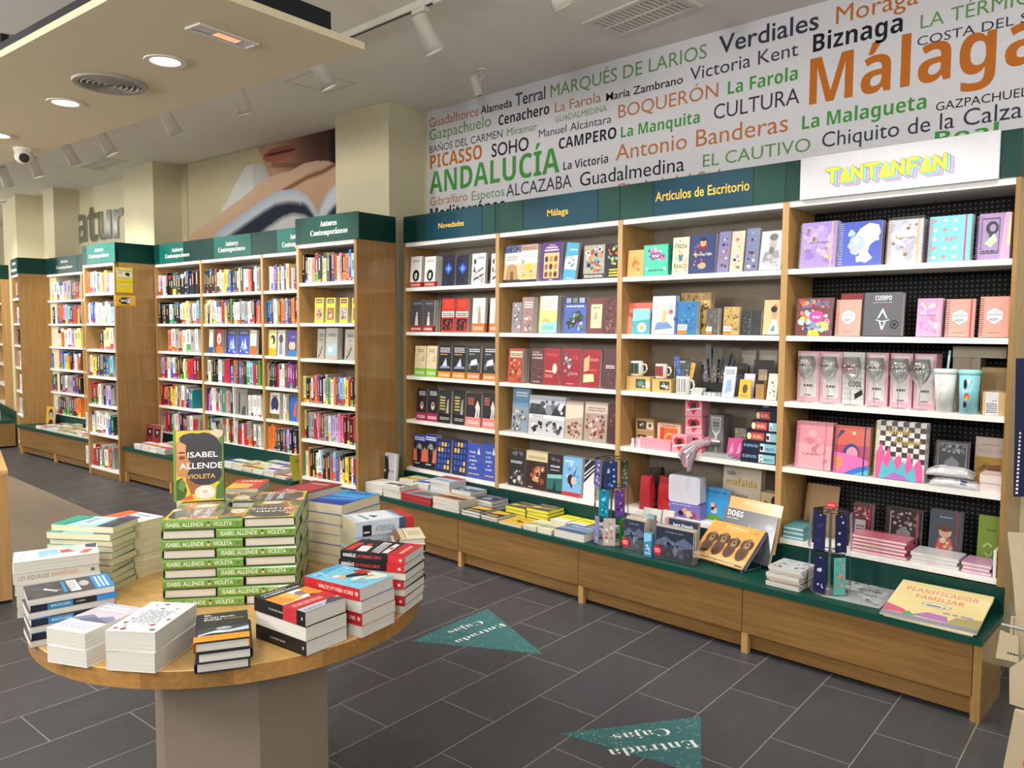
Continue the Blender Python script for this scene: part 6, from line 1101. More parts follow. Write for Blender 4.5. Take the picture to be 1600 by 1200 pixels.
# ---- third shelf
def mug(px, z, y, col, art, label, r=.04, h=.09):
    x = U.X(px, FYM(U, px, z), y)
    def hd(q): q.tube([(r*.95*1, 0, h*.8), (r+.022, 0, h*.75), (r+.028, 0, h*.5), (r+.02, 0, h*.28), (r*.95, 0, h*.2)], .0055, 'gloss', col)
    t = lathe_thing('mug', [(0.0003, 0), (r*.9, 0), (r, .006), (r, h), (r-.004, h), (r-.005, .01), (.0003, .008)], 'gloss', U.M @ Vector((x, y, z+.0006)), label, 'mug', 'mugs on the third shelf', col, [('handle', hd)])
    mb = MB()
    for i in range(8):
        a0, a1 = -2.3+i*.19, -2.3+(i+1)*.19; mb.face([((r+.0004)*math.cos(a), (r+.0004)*math.sin(a), zz) for a, zz in ((a0, .015), (a1, .015), (a1, h-.012), (a0, h-.012))], 'gloss', art[i % len(art)])
    mb.build('print', t)
B1 = pbox(Z[2], 979, 1016, .05, .1, .083, 'c8a868', [('r', '3a4a44', .4, .2, .8, .85), ('n', ['6a8a78', 'c8c8b8', '2a2a2a'], 8, .42, .22, .78, .82, .08, 2), ('r', 'e0dccc', .82, .3, .98, .7)], 'kraft mug box with dark window, third Escritorio shelf, left one')
pbox(Z[2], 1019, 1049, .05, .1, .075, 'c8a868', [('r', '3a3c38', .4, .2, .9, .85), ('n', ['c8c8b8', '8a8a80'], 8, .42, .22, .88, .82, .08, 4)], 'kraft mug box with dark window, third Escritorio shelf, right one')
mug(996, Z[2]+.084, .1, 'd8d8d4', ['3a4a44', '5a6a60', '2a3430'], 'white mug with dark print standing on the left kraft box'); mug(1034, Z[2]+.0765, .1, 'd8d4cc', ['b83a3a', 'a03038', '4a4a50'], 'white mug with red print standing on the right kraft box', .036, .085)
mug(1068, Z[2], .05, 'd8d8d8', ['d8d8d8', '9a9aa0', 'd8d8d8', '8a8a90'], 'white mug of lettering holding loose bookmarks, third Escritorio shelf', .04, .1)
face_out(U, Z[2], 1050, 1075, 560, 'white framed notepad', DS(3), [('r', '4a4a4c', 0, 0, 1, 1), ('r', 'd8d8d4', .06, .05, .94, .92), ('r', '6a6a6c', .12, .1, .88, .86), ('l', 'a0a0a0', .2, .3, .8, .7, 5)], '4a4a4c', 1, t=.014, y=.16, name='notepad', cat='notepad')
def loose(px, py, w, h, y, tilt, col, art, label, lean=10, name='bookmark', cat='bookmark', z=None, t=.0012):
    x, zz = U.at(px, py, y); zz = z if z is not None else zz
    mb = MB(); mb.box(0, -t, 0, w, 0, h, 'gloss', col)
    if art: mb.art(art, (0, -t, 0), (1, 0, 0), (0, 0, 1), (0, -1, 0), w, h, 'gloss')
    return tag(mb.build(name, None, U.M @ T((x, y, zz)) @ RX(math.radians(-lean)) @ RY(math.radians(tilt))), label, cat, 'loose bookmarks in the mug')
z0 = Z[2]+.012
for i, (dx, tl, c, n, hh, a) in enumerate(((0, -14, '2a4a8c', 'blue', .2, ['6a9ad8', '1d2a5a']), (4, 4, '3a3a3e', 'charcoal', .18, ['8a8a90']), (8, 10, 'c8a040', 'gold', .17, ['8a6a28']))):
    loose(1062+dx, 600, .032, hh, .05+.006*i, tl, c, [('n', a, 10, .1, .05, .9, .95, .2, i+1)], f'{n} bookmark standing in the lettered mug', z=z0, lean=4)
t = thing('bookmark_holder', U.M @ T((U.X(1112, 590, .09), .09, Z[2]+.0005)), 'dark holder of upright bookmarks and combs, third Escritorio shelf', 'bookmark holder')
mb = MB(); mb.box(-.06, 0, 0, .1, .12, .07, 'black'); mb.build('tray', t)
for i in range(9):
    c = ['26262a', '3a3630', '22304a', '4a4438', '1c1c20'][i % 5]; mb = MB(); mb.box(0, 0, 0, .034, .0015, .17+.03*((i*7) % 4), 'gloss', c); mb.art([('n', ['c8a860', '8a8a90', '4a6a9a'], 8, .1, .3, .9, .95, .2, i)], (0, 0, 0), (1, 0, 0), (0, 0, 1), (0, -1, 0), .034, .16, 'gloss')
    mb.build('bookmark', t, T((-.055+.014*i, .01+.01*(i % 3), .03)) @ RY(math.radians(-10+3*i)) @ RX(math.radians(-8)))
for a, b, tp, d, art, c, y in ((1128, 1146, 574, 'white card of pale blue socks', [('r', 'd4dce4', 0, 0, 1, 1), ('p', '8aa8d0', [(.2, .1), (.8, .2), (.7, .6), (.3, .55)]), ('l', '3a4a6a', .1, .75, .9, .92, 3)], 'd4dce4', .02), (1154, 1172, 594, 'yellow card with dark figure', [('r', 'e0a830', 0, 0, 1, 1), ('e', '4a4030', .5, .5, .22, .24), ('l', '8a5a20', .2, .1, .8, .2, 1)], 'e0a830', .02), (1144, 1164, 568, 'black frame', [('r', '2a2a2c', 0, 0, 1, 1), ('r', '3c3c40', .1, .1, .9, .9)], '2a2a2c', .12), (1176, 1206, 563, 'black frame with beige picture', [('r', '2a2a2c', 0, 0, 1, 1), ('r', 'b8a88c', .25, .2, .7, .75), ('n', ['6a5a48', 'd8c8a8'], 5, .3, .25, .65, .7, .08, 3)], '2a2a2c', .12), (1198, 1213, 585, 'white card with brown figure', [('r', 'd8d4c8', 0, 0, 1, 1), ('n', ['8a6a4a', '4a3a34'], 6, .1, .1, .9, .8, .16, 3)], 'd8d4c8', .02), (1160, 1176, 585, 'lilac notepad', [('r', 'c8c0d8', 0, 0, 1, 1), ('l', '6a5a8a', .15, .2, .85, .8, 4)], 'c8c0d8', .06), (1153, 1178, 548, 'grey greeting card', [('r', '9a948a', 0, 0, 1, 1), ('r', 'b8b2a8', .1, .1, .9, .9), ('e', '6a6460', .5, .5, .2, .2)], '9a948a', .2), (1183, 1212, 548, 'grey greeting card with small figure', [('r', '9a948a', 0, 0, 1, 1), ('r', 'b0aaa0', .1, .1, .9, .9), ('p', '4a4444', [(.45, .3), (.6, .3), (.52, .7)])], '9a948a', .2)):
    face_out(U, Z[2], a, b, tp, d, DS(3), art, c, 1, t=.01, y=y, lean=12 if y < .1 else 5, name='gift_card', cat='card')
x = U.X(1181, 600, .025); carton(U, x, .025, Z[2], .045, .045, .1, 'a88450', [('r', '2a2420', 0, .8, 1, 1), ('r', '8a6838', .45, 0, .5, .8)], 'wooden pencil box with black top, third Escritorio shelf')
for i, (a, b, n, d) in enumerate(((1080, 1096, 3, 'small white eraser pad'),)):
    for k in range(n): pbox(Z[2]+.0135*k, a+k, b+k, .022, .04, .0125, 'd8d8d4', [('l', '9a9a9a', .1, .2, .9, .8, 2)], f'{d}, {ORD[n-k] if k < n-1 else "top"} of the stack, third Escritorio shelf', cat='pad', name='eraser_pad', group='eraser pads')
pbox(Z[2], 1100, 1126, .022, .06, .02, 'b8b8b8', [('n', ['e8e8e8', '6a6a70', '9a9aa0'], 12, 0, 0, 1, 1, .12, 3)], 'flat clear packet of metal pins, third Escritorio shelf', cat='packet', name='pin_packet', mat='gloss')
# ---- fourth shelf
HEART = [('r', 'e896a8', 0, 0, 1, 1), ('e', 'c42834', .36, .66, .22, .22), ('e', 'c42834', .64, .66, .22, .22), ('p', 'c42834', [(.16, .58), (.84, .58), (.5, .1)]), ('e', '26242a', .5, .6, .17, .2), ('p', 'f0d8dc', [(.05, .3), (.95, .44), (.95, .54), (.05, .4)]), ('l', '8a3a44', .2, .4, .8, .44, 1)]
za = Z[3]
pbox(za, 994, 1022, .1, .09, .085, 'a88a5c', [('r', '3a302a', .08, .2, .55, .8), ('n', ['d8d4c8', '5a4a40'], 8, .1, .22, .52, .78, .08, 3), ('r', 'd8d4c8', .62, .25, .94, .75), ('n', ['5a5048'], 3, .64, .3, .92, .7, .1, 1)], 'kraft mug box at far side, lower of two, fourth Escritorio shelf')
pbox(za+.086, 994, 1022, .1, .09, .08, 'a88a5c', [('r', '3a302a', .08, .2, .55, .8), ('n', ['d8d4c8', '5a4a40'], 8, .1, .22, .52, .78, .08, 5), ('r', 'd8d4c8', .62, .25, .94, .75), ('n', ['5a5048'], 3, .64, .3, .92, .7, .1, 2)], 'kraft mug box at far side, upper of two, fourth Escritorio shelf')
pbox(za, 993, 1048, .025, .06, .058, 'e89aa8', None, 'long plain pink box lying on the fourth Escritorio shelf')
pbox(za, 1027, 1063, .1, .06, .15, 'd8b49a', [('r', 'd8622c', .12, .1, .88, .84), ('p', 'b8481c', [(.12, .1), (.3, .2), (.3, .84), (.12, .84)]), ('e', 'd8a878', .55, .4, .24, .24), ('e', 'd8622c', .55, .4, .18, .18), ('l', '8a4a2a', .2, .88, .8, .94, 1)], 'cream box with orange window and heart mug, fourth Escritorio shelf')
for i, (zz, a, b, y, nm) in enumerate(((za, 1071, 1097, .1, 'lowest of the stack'), (za+.102, 1071, 1097, .1, 'middle of the stack'), (za+.204, 1071, 1097, .1, 'top of the stack'), (za, 1050, 1073, .03, 'in front of the stack'))):
    pbox(zz, a, b, y, .1 if y > .05 else .065, .1 if i < 3 else .1, 'e8a0ae', HEART, f'pink gift box with red heart, {nm}', group='pink heart boxes')
pbox(za, 1107, 1130, .1, .1, .225, '6a6a66', [('p', 'b8bcbc', [(.16, .95), (.84, .95), (.8, .62), (.56, .48), (.54, .06), (.46, .06), (.44, .48), (.2, .62)]), ('p', '8a9090', [(.22, .92), (.78, .92), (.74, .64), (.5, .52), (.26, .64)]), ('l', '3a3a3a', .3, .72, .7, .84, 2)], 'grey tall box with wine glass picture, fourth Escritorio shelf')
pbox(za, 1148, 1166, .12, .06, .16, '8a867c', [('n', ['3a3a38', 'c8c4b8', '5a5a58'], 40, 0, 0, 1, 1, .09, 4)], 'black and white patterned box behind the pink packs, fourth Escritorio shelf')
for i, (a, b) in enumerate(((1135, 1147), (1147, 1158))): face_out(U, za, a, b, 686, f'magenta packet', ('left' if i == 0 else 'right')+' one, '+DS(4), [('r', 'b83a7a', 0, 0, 1, 1), ('p', 'e08ab0', [(.2, .2), (.8, .3), (.6, .8)])], 'b83a7a', 1, t=.012, y=.06, lean=14, name='packet', cat='packet')
# the navy gift boxes stacked in steps at the right end
x0 = U.X(1157, 715, .012)
for i in range(6):
    st = [0, .0, .018, .036, .054, .072][i]; zz = za+.0625*i; w = -.022-x0-st*0
    red = i in (2, 3, 4); spec = [('r', '182036', 0, 0, 1, 1)]
    if i < 2: spec += [('l', '8ab0d0', .05, .5, .48, .8, 2), ('r', '8ac4d0', .52, .1, .97, .9), ('r', 'd8dcdc', .52, .1, .64, .9), ('n', ['22222a'], 2, .53, .15, .63, .85, .05, i+1), ('l', '3a5a6a', .67, .3, .92, .6, 2)]
    elif red: spec += [('r', 'c84a3c', .14, .15, .55, .88), ('e', 'e8d8b0', .08, .5, .07, .34), ('l', 'f0c8b8', .2, .35, .5, .7, 2)]+([('r', '8ac4d0', .62, .1, .99, .9), ('r', 'd8dcdc', .62, .1, .74, .9), ('n', ['22222a'], 2, .63, .15, .73, .85, .05, i)] if i < 4 else [])
    else: spec += [('r', 'c8ccc8', .1, .3, .36, .95), ('l', '4a4a4a', .14, .45, .32, .8, 2)]
    carton(U, x0+st, .012+.014*i, za+.0545*i, -.022-x0-st, .14, .0538, '182036', spec, f'navy gift box with {"pale blue" if i < 2 else "red" if red else "white"} label, {ORD[6-i] if i < 5 else "top"} of the stepped stack beside the pegboard bay', group='navy gift boxes')
# bunch of gloves hanging over the shelf edge
t = thing('glove_bundle', U.M @ T((U.X(1086, 705, .0), .0, za+.02)), 'bundle of grey and pink patterned knitted gloves hanging over the shelf edge', 'gloves')
r = random.Random(8)
for i in range(6):
    a = -.1+.035*i; mb = MB(); k = r.uniform(-.012, .012)
    pts = [(.09-.01*i, .1, .05+.004*i), (.05, .05, .055+.002*i), (.0, .0, .045-.004*i), (-.05+.008*i, -.035, .02-.016*i+k), (-.07+.012*i, -.045, -.02-.018*i+k)]
    mb.tube(pts, [.016, .022, .022, .019, .012], 'matte', ['a8929a', 'c8b0b4', '8a7a88'][i % 3], 9)
    for j in range(len(mb.f)):
        if r.random() < .3: mb.c[j] = hx(['c85a6a', 'e8d8dc', '6a6a78'][r.randrange(3)])
    mb.build('glove', t)
for i in range(3): pbox(za+.0085*i, 1100, 1150-6*i, .008, .048, .008, '9aa0a0', [('r', 'c8cccc', 0, .3, 1, .6)], f'flat clear-wrapped sheet, {ORD[3-i] if i < 2 else "top"} of the pack by the gloves', cat='packet', name='flat_packet', group='flat packets', mat='gloss')
for i, px in enumerate((989, 999)): lathe_thing('figurine', [(.0003, 0), (.012, 0), (.014, .01), (.008, .03), (.011, .04), (.006, .052), (.0003, .055)], 'gloss', (U.X(px, 690, .03), .03, za+.0006), f'tiny white figurine, {("left", "right")[i]} one, behind the long pink box', 'figurine', None, 'e0dcdc', [('cap', lambda q: q.lathe([(.0003, .056), (.006, .053), (.004, .047)], 'gloss', 'c83a3a', 12, caps=False))], 14)
# ---- lowest shelf of that bay
zb_ = Z[4]
def bag(px, y, w, h, d, col, label, art=None, z=None):
    x, z_ = U.X(px, 770, y), (zb_ if z is None else z)+.0006; t = thing('gift_bag', U.M @ T((x, y, z_)), label, 'bag'); mb = MB(); r = random.Random(px)
    p0 = [(0, 0), (w, 0), (w*.98, d), (.02*w, d)]; p1 = [(.06*w, .2*d), (.96*w, .1*d), (.9*w, .8*d), (.1*w, .75*d)]
    vs = [(q[0], q[1], 0) for q in p0]+[(q[0]+r.uniform(-.006, .006), q[1], h*.55) for q in p0]+[(q[0], q[1], h+r.uniform(-.012, .012)) for q in p1]
    mb.faces(vs, [(3, 2, 1, 0)]+[(a, (a+1) % 4, 4+(a+1) % 4, 4+a) for a in range(4)]+[(4+a, 4+(a+1) % 4, 8+(a+1) % 4, 8+a) for a in range(4)]+[(8, 9, 10, 11)], 'print', col)
    if art: mb.art(art, (0, -.0005, 0), (1, 0, 0), (0, 0, 1), (0, -1, 0), w, h*.5, 'print', .0003)
    mb.build('body', t); mb = MB(); mb.tube([(.3*w, .3*d, h*.95), (.35*w, .3*d, h+.03), (.6*w, .3*d, h+.03), (.68*w, .3*d, h*.95)], .0022, 'print', '2a2420', 5); mb.build('handle', t)
bag(999, .04, .075, .2, .05, 'a82430', 'slim red gift bag beside the bookmark spinner'); bag(1012, .14, .09, .24, .06, '2c2422', 'dark brown gift bag behind the slim red one', [('n', ['8a7a68', '4a3a34'], 8, .1, .1, .9, .9, .12, 3)]); bag(1028, .08, .1, .2, .06, 'b02028', 'large red gift bag behind the white cards', [('e', 'e0d8c8', .85, .5, .1, .16)])
t = thing('metal_tin', U.M @ T((U.X(1045, 750, .03), .03, zb_+.085)), 'white rounded metal tin standing on a lavender book', 'tin')
def rrect(w, h, r, n=6):
    P = []
    for cx, cz, a in ((w-r, r, -90), (w-r, h-r, 0), (r, h-r, 90), (r, r, 180)):
        for i in range(n+1): q = math.radians(a+90*i/n); P.append((cx+r*math.cos(q), cz+r*math.sin(q)))
    return P
wt = U.X(1094, 750, .03)-U.X(1045, 750, .03)
mb = MB(); mb.prism(rrect(wt, .155, .02), .004, .07, 'gloss', 'b8b8c4', 1); mb.build('body', t); mb = MB(); mb.prism(rrect(wt, .155, .02), 0, .0035, 'gloss', 'd4d4e0', 1); mb.build('lid', t)
pbox(zb_, 1046, 1094, .03, .07, .0838, '7a70b8', [('n', ['d8a080', '2a2430', 'b03a3a', 'e0c8b0'], 12, .2, .0, .95, .8, .1, 3), ('l', 'd8d4ec', .08, .84, .7, .92, 1)], 'lavender book block under the white metal tin', cat='book', name='picture_book')
face_out(U, zb_, 1093, 1137, 764, 'sky-blue picture book', 'lowest Escritorio shelf', [('r', '3a9ad8', 0, 0, 1, 1), ('t', '1c3a5a', 'la filosofía de', .06, .86, .86, .06, 'b'), ('e', '5a9a3a', .5, .08, .28, .09), ('n', ['1c1c20', 'c83a3a', 'e8b89a', 'd8d8d8'], 7, .34, .14, .66, .58, .1, 5)], '3a9ad8', 2, t=.018, y=.1, name='picture_book', cat='book')
face_out(U, zb_, 1127, 1186, 728, 'large cream boxed book with golden title', 'lowest Escritorio shelf', [('r', 'c4b8a4', 0, 0, 1, 1), ('t', '3a302a', 'todo', .08, .8, .22, .07, 'b'), ('t', 'b08a2c', 'mafalda', .06, .62, .84, .11, 'b'), ('t', '3a302a', 'quino', .36, .42, .3, .06, 'b'), ('l', '8a4a40', .6, .06, .95, .12, 1)], 'c4b8a4', 1, t=.05, y=.16, name='picture_book', cat='book', hard=True)
pbox(zb_, 1188, 1214, .1, .08, .2, 'c4b490', [('e', 'b02830', .3, .62, .26, .16), ('e', '2a2428', .85, .8, .22, .14), ('e', '8a2028', .6, .22, .3, .14), ('e', '4a4044', .1, .3, .12, .08)], 'cream box with red and black spots beside the pegboard bay')

# ================================================================ pegboard bay
GOLD = 'c8a050'
def butterflies(n, s, c='b08a3a'): return [('n', [c, '8a6a2a', 'd8b868'], n, .08, .03, .95, .95, .07, s)]
notebook(U, Z[0], 1250, 1305, 347, 'lilac marbled spiral notebook', PS(1), [('r', '9a84c8', 0, 0, 1, 1), ('n', ['b4a2d8', '8870b8', 'a892d0'], 30, 0, 0, 1, 1, .16, 3)]+butterflies(7, 4, '8a7a58')+[('t', '4a3a50', 'salvaje', .24, .53, .56, .06, 'i'), ('r', 'c8a878', .84, 0, .89, 1)], '9a84c8', 2, t=.022, strap=None, spiral='e0dcd0')
notebook(U, Z[0], 1310, 1375, 346, 'blue spiral notebook with white hair portrait', PS(1), [('r', '4a5ab8', 0, 0, 1, 1), ('p', 'e6eaf6', [(.36, .66), (.5, .84), (.7, .95), (.92, .9), (.98, .72), (.88, .56), (.74, .46), (.7, .3), (.82, .16), (.66, .06), (.5, .12), (.5, .34)]), ('n', ['ffffff', 'cfd8f0'], 18, .5, .52, .98, .94, .09, 3), ('p', 'a9b9e2', [(.2, .46), (.25, .54), (.26, .62), (.4, .7), (.56, .64), (.62, .48), (.56, .32), (.42, .24), (.3, .28), (.27, .34), (.25, .4)]), ('p', '6a7cc4', [(.3, .52), (.4, .54), (.4, .52), (.32, .5)]), ('e', 'd07a98', .29, .37, .03, .018), ('p', 'c3cfee', [(.3, .6), (.42, .66), (.5, .56), (.36, .46)]), ('n', ['d8a0c8', '9ad0e0', 'e8ecf8'], 8, .14, .64, .42, .84, .08, 5), ('p', 'e0e6f6', [(.42, .2), (.56, .26), (.6, .1), (.44, .08)])], '4a5ab8', 2, t=.022, spiral='e8e8ec')
notebook(U, Z[0], 1386, 1440, 343, 'white marbled spiral notebook with gold butterflies, clear-wrapped', PS(1), [('r', 'c8ccdc', 0, 0, 1, 1), ('n', ['d8dce8', 'b4b8cc', 'e4e4ec'], 26, 0, 0, 1, 1, .16, 5)]+butterflies(9, 7, 'c09a3a')+[('t', '6a5a40', 'salvaje', .24, .56, .56, .06, 'i'), ('r', 'd8bc80', .84, 0, .9, 1)], 'c8ccdc', 2, t=.022, wrap=True, spiral=GOLD)
notebook(U, Z[0], 1450, 1516, 337, 'turquoise spiral notebook with pink strap', PS(1), [('r', '7cc4cc', 0, 0, 1, 1)]+[('e', ('e8e4e4', 'c88a80', 'd8c8d0')[(i+j) % 3], .14+.24*i, .1+.2*j, .055, .035) for i in range(3) for j in range(5)]+[('r', '7cc4cc', .36, .42, .64, .58), ('l', 'd86a90', .38, .46, .62, .55, 2)], '7cc4cc', 2, t=.022, strap='d83a70', spiral='c86a8a')
notebook(U, Z[0], 1528, 1578, 333, 'violet and silver notebook with serpent emblem', PS(1), [('r', 'a888b8', 0, 0, 1, 1), ('p', 'd8a8c8', [(.7, 0), (1, 0), (1, 1), (.8, 1)]), ('p', 'e8d8a8', [(.9, .3), (1, .3), (1, .9), (.94, .9)]), ('r', '4a4a58', .08, .12, .66, .9), ('r', '9a8ab0', .11, .15, .63, .87), ('e', '3a3a48', .42, .68, .2, .15), ('e', '9a8ab0', .44, .68, .1, .08), ('p', '3a3a48', [(.3, .5), (.45, .62), (.4, .48)]), ('p', 'b8d8b0', [(.2, .35), (.5, .56), (.6, .4), (.4, .26)]), ('l', '3a3a48', .14, .16, .6, .22, 1)], 'a888b8', 2, t=.022, spiral='b8a8c8')
notebook(U, Z[1], 1243, 1298, 466, 'doodle-covered notebook', PS(2), [('r', '6a2a30', 0, 0, 1, 1), ('n', ['d83a3a', 'e8a040', '8a4a80', 'c86a5a', '3a6a9a'], 24, .02, .7, .98, 1, .08, 3), ('n', ['e8c8b0', 'e87a9a', 'f0d040', '5a9ad0', '8ac0a0', 'd86a4a', '4a3a50', 'e8e4e0'], 60, .02, .02, .98, .7, .1, 5), ('e', 'e03a90', .58, .5, .22, .16), ('l', 'f8d0e4', .46, .46, .7, .54, 2), ('p', 'e8d020', [(.35, 0), (.7, 0), (.62, .16), (.4, .14)])], '6a2a30', 2, t=.012, spiral=None)
HOY = [('r', 'e09484', 0, 0, 1, 1), ('n', ['f0c8b8', 'd87a6a', 'e8b0a0'], 18, .04, .04, .96, .96, .025, 3), ('p', 'ece8e8', [(.24, .44), (.24, .62), (.5, .72), (.76, .62), (.76, .44), (.5, .32)]), ('t', '3a4a70', '¿QUÉ', .38, .6, .24, .04), ('t', '3a4a70', 'APRENDISTE', .27, .53, .46, .045, 'b'), ('t', '22222c', 'HOY?', .34, .4, .32, .07, 'b'), ('l', '9a5a50', .3, .1, .7, .14, 1)]
notebook(U, Z[1], 1305, 1344, 469, 'coral spiral notebook with white hexagon', PS(2)+', left of the grey book', HOY, 'e09484', 1, t=.02, y=.025, spiral='3a3030')
face_out(U, Z[1], 1312, 1348, 459, 'dark red hardback behind the coral notebook', PS(2), [('r', '7a1e26', 0, 0, 1, 1), ('l', 'a85a5a', .4, .8, .9, .9, 1)], '7a1e26', 1, t=.02, y=.075, hard=True)
face_out(U, Z[1], 1347, 1408, 458, 'charcoal hardback with white emblem', PS(2), [('r', '5c5c62', 0, 0, 1, 1), ('t', 'e4e4e8', 'CUERPO', .28, .82, .44, .1, 'b'), ('l', 'a8a8ae', .22, .76, .78, .79, 1), ('p', 'd8d8dc', [(.46, .58), (.5, .64), (.54, .58), (.64, .4), (.6, .4), (.5, .55), (.4, .4), (.36, .4)]), ('p', 'd8d8dc', [(.4, .34), (.44, .34), (.5, .2), (.56, .34), (.6, .34), (.52, .14), (.48, .14)]), ('p', 'd8d8dc', [(.32, .38), (.5, .34), (.68, .38), (.68, .36), (.5, .32), (.32, .36)]), ('e', 'a84a50', .62, .68, .04, .02), ('e', '1a1a1e', .82, .26, .11, .1), ('e', '5c5c62', .82, .26, .08, .07), ('e', '1a1a1e', .82, .26, .05, .04), ('l', 'a84a50', .4, .08, .62, .12, 1)], '5c5c62', 1, t=.05, y=.02, hard=True, spn='222226')
notebook(U, Z[1], 1432, 1471, 467, 'pink marbled notebook with gold butterflies', PS(2), [('r', 'd884b8', 0, 0, 1, 1), ('n', ['e4a0cc', 'c86aa4', 'e8b4d4'], 24, 0, 0, 1, 1, .15, 3)]+butterflies(8, 9, 'b08a4a')+[('t', '6a3a50', 'salvaje', .16, .53, .62, .07, 'i'), ('r', 'd8b080', .84, 0, .89, 1)], 'd884b8', 2, t=.02, spiral=None)
notebook(U, Z[1], 1477, 1522, 468, 'coral spiral notebook with red strap', PS(2)+', second from the right', HOY, 'e09484', 1, t=.02, strap='d8343a', spiral='3a3030')
notebook(U, Z[1], 1530, 1577, 464, 'coral spiral notebook with white hexagon', PS(2)+', rightmost', HOY, 'e09484', 2, t=.02, spiral='3a3030')
# third shelf: boxed wine glasses, cups
zc = Z[2]
for i, px in enumerate((1246, 1281, 1316, 1353, 1391, 1428)):
    w = U.X(px+34, 600, .1)-U.X(px, 600, .1)
    lab = ('leftmost', 'second from the left', 'with checked print', 'fourth from the left', 'fifth from the left', 'nearest the white tumbler')[i]
    spec = [('r', 'd8a8b4', 0, 0, 1, 1), ('r', 'd8d4d4', .14, .1, .86, .96), ('l', '4a444a', .3, .3, .7, .38, 1), ('l', '4a444a', .34, .12, .66, .16, 1)] if i != 2 else [('r', 'd8d8d4', 0, 0, 1, 1)]+[('r', 'a8a8a8', .0, .1*j, 1, .1*j+.008) for j in range(10)]+[('r', 'a8a8a8', .14*j, 0, .14*j+.012, 1) for j in range(8)]+[('p', 'd8704a', [(.05, .6), (.6, .66), (.55, .82), (.1, .78)]), ('t', '1c1c20', 'COOL', .3, .34, .6, .1, 'b'), ('p', '1c1c20', [(.6, .1), (.96, .2), (.92, .3), (.58, .2)])]
    carton(U, U.X(px, 600, .1), .1, zc, w, .09, .255, 'd8a8b4' if i != 2 else 'd8d8d4', spec, f'pink wine glass box, {lab}', group='wine glass boxes')
    gx = U.X(px+(13 if i < 5 else 9), 610, .05)
    prof = [(.0004, .001), (.034, .001), (.034, .003), (.005, .007), (.0035, .012), (.0035, .1), (.008, .112), (.03, .135), (.043, .165), (.044, .19), (.036, .232), (.0352, .232), (.043, .19), (.042, .166), (.029, .137), (.0004, .115)]
    t = lathe_thing('wine_glass', prof, 'glass', (gx, .05, zc+.0006), f'stemmed drinking glass before its box, {lab}', 'glass', 'wine glasses on the pegboard shelf', 'ffffff')
    mb = MB(); mb.text(('mejor', 'mejor', 'cool', 'todo', 'rosa', 'top')[i], (-.024, -.0447, .185), (1, 0, 0), (0, 0, 1), .04, .012, 'print', '2c2428', 'b'); mb.build('lettering', t)
def tumbler(px, r0, r1, h, col, label, lid, art=None, straw=None):
    x = U.X(px, 620, .045); t = thing('tumbler', T((x, .045, zc+.0006)), label, 'tumbler'); mb = MB(); mb.lathe([(.0003, 0), (r0, 0), (r1, h), (r1-.003, h)], 'gloss', col, 28, caps=False); mb.build('body', t, None, True)
    mb = MB(); mb.lathe([(r1+.002, h-.002), (r1+.004, h+.004), (r1+.003, h+.014), (r1-.004, h+.018), (.0003, h+.018)], 'gloss', lid, 28, caps=False); mb.build('lid', t, None, True)
    if straw: mb = MB(); mb.tube([(.008, 0, h+.016), (.014, 0, h+.1)], .005, 'gloss', straw, 10); mb.build('straw', t, None, True)
    if art: mb = MB(); art(mb, r0, r1, h); mb.build('printed_pattern', t)
def scribble(mb, r0, r1, h):
    for k in range(14):
        a = -2.0+.05*(k % 5); z = .05+.009*k; r = r0+(r1-r0)*z/h+.0004; mb.face([(r*math.cos(q), r*math.sin(q), zz) for q, zz in ((a, z), (a+.16, z+.004), (a+.16, z+.006), (a, z+.002))], 'gloss', '6a6a6e')
def figure(mb, r0, r1, h):
    for a, z, wa, hz, c in ((-1.75, .13, .36, .045, '22222a'), (-1.72, .115, .22, .03, 'e8d8cc'), (-1.6, .075, .5, .035, 'd84a30'), (-1.5, .07, .4, .02, 'e8c040'), (-1.75, .04, .4, .03, '22222a'), (-1.2, .14, .1, .016, 'd86a50'), (-1.55, .016, .12, .012, 'b03a7a')):
        r = r0+(r1-r0)*z/h+.0005; mb.face([((r+.0002)*math.cos(a+wa/2*math.cos(q)), (r+.0002)*math.sin(a+wa/2*math.cos(q)), z+hz/2*math.sin(q)) for q in [math.pi*i/6 for i in range(12)]], 'gloss', c)
tumbler(1476, .033, .046, .175, 'dcdcd8', 'white tumbler with lid and pale blue straw', 'd0dcd8', scribble, 'a8ccd8')
tumbler(1514, .036, .042, .175, '8accd8', 'turquoise tumbler with dark-haired figure print', '9ad8d8', figure)
pbox(zc, 1536, 1574, .03, .09, .1, 'c8a878', [('r', 'd0d0d4', .12, .02, .66, 1), ('l', '5a5a60', .16, .1, .6, .55, 5), ('p', '3a3a40', [(.4, .6), (.6, .64), (.6, .66), (.4, .63)])], 'kraft box with white label beside the turquoise tumbler')
pbox(zc, 1532, 1572, .15, .12, .2, 'b09468', [('r', 'd0ccc0', .35, .1, .9, .5), ('l', '5a5a5a', .4, .18, .85, .42, 3)], 'taller kraft box behind the labelled one'); pbox(zc, 1487, 1530, .2, .1, .24, 'a89a84', None, 'plain grey-brown box behind the tumblers', ); pbox(zc+.2405, 1490, 1574, .19, .12, .05, 'b0a690', None, 'flat beige box lying across the back boxes')
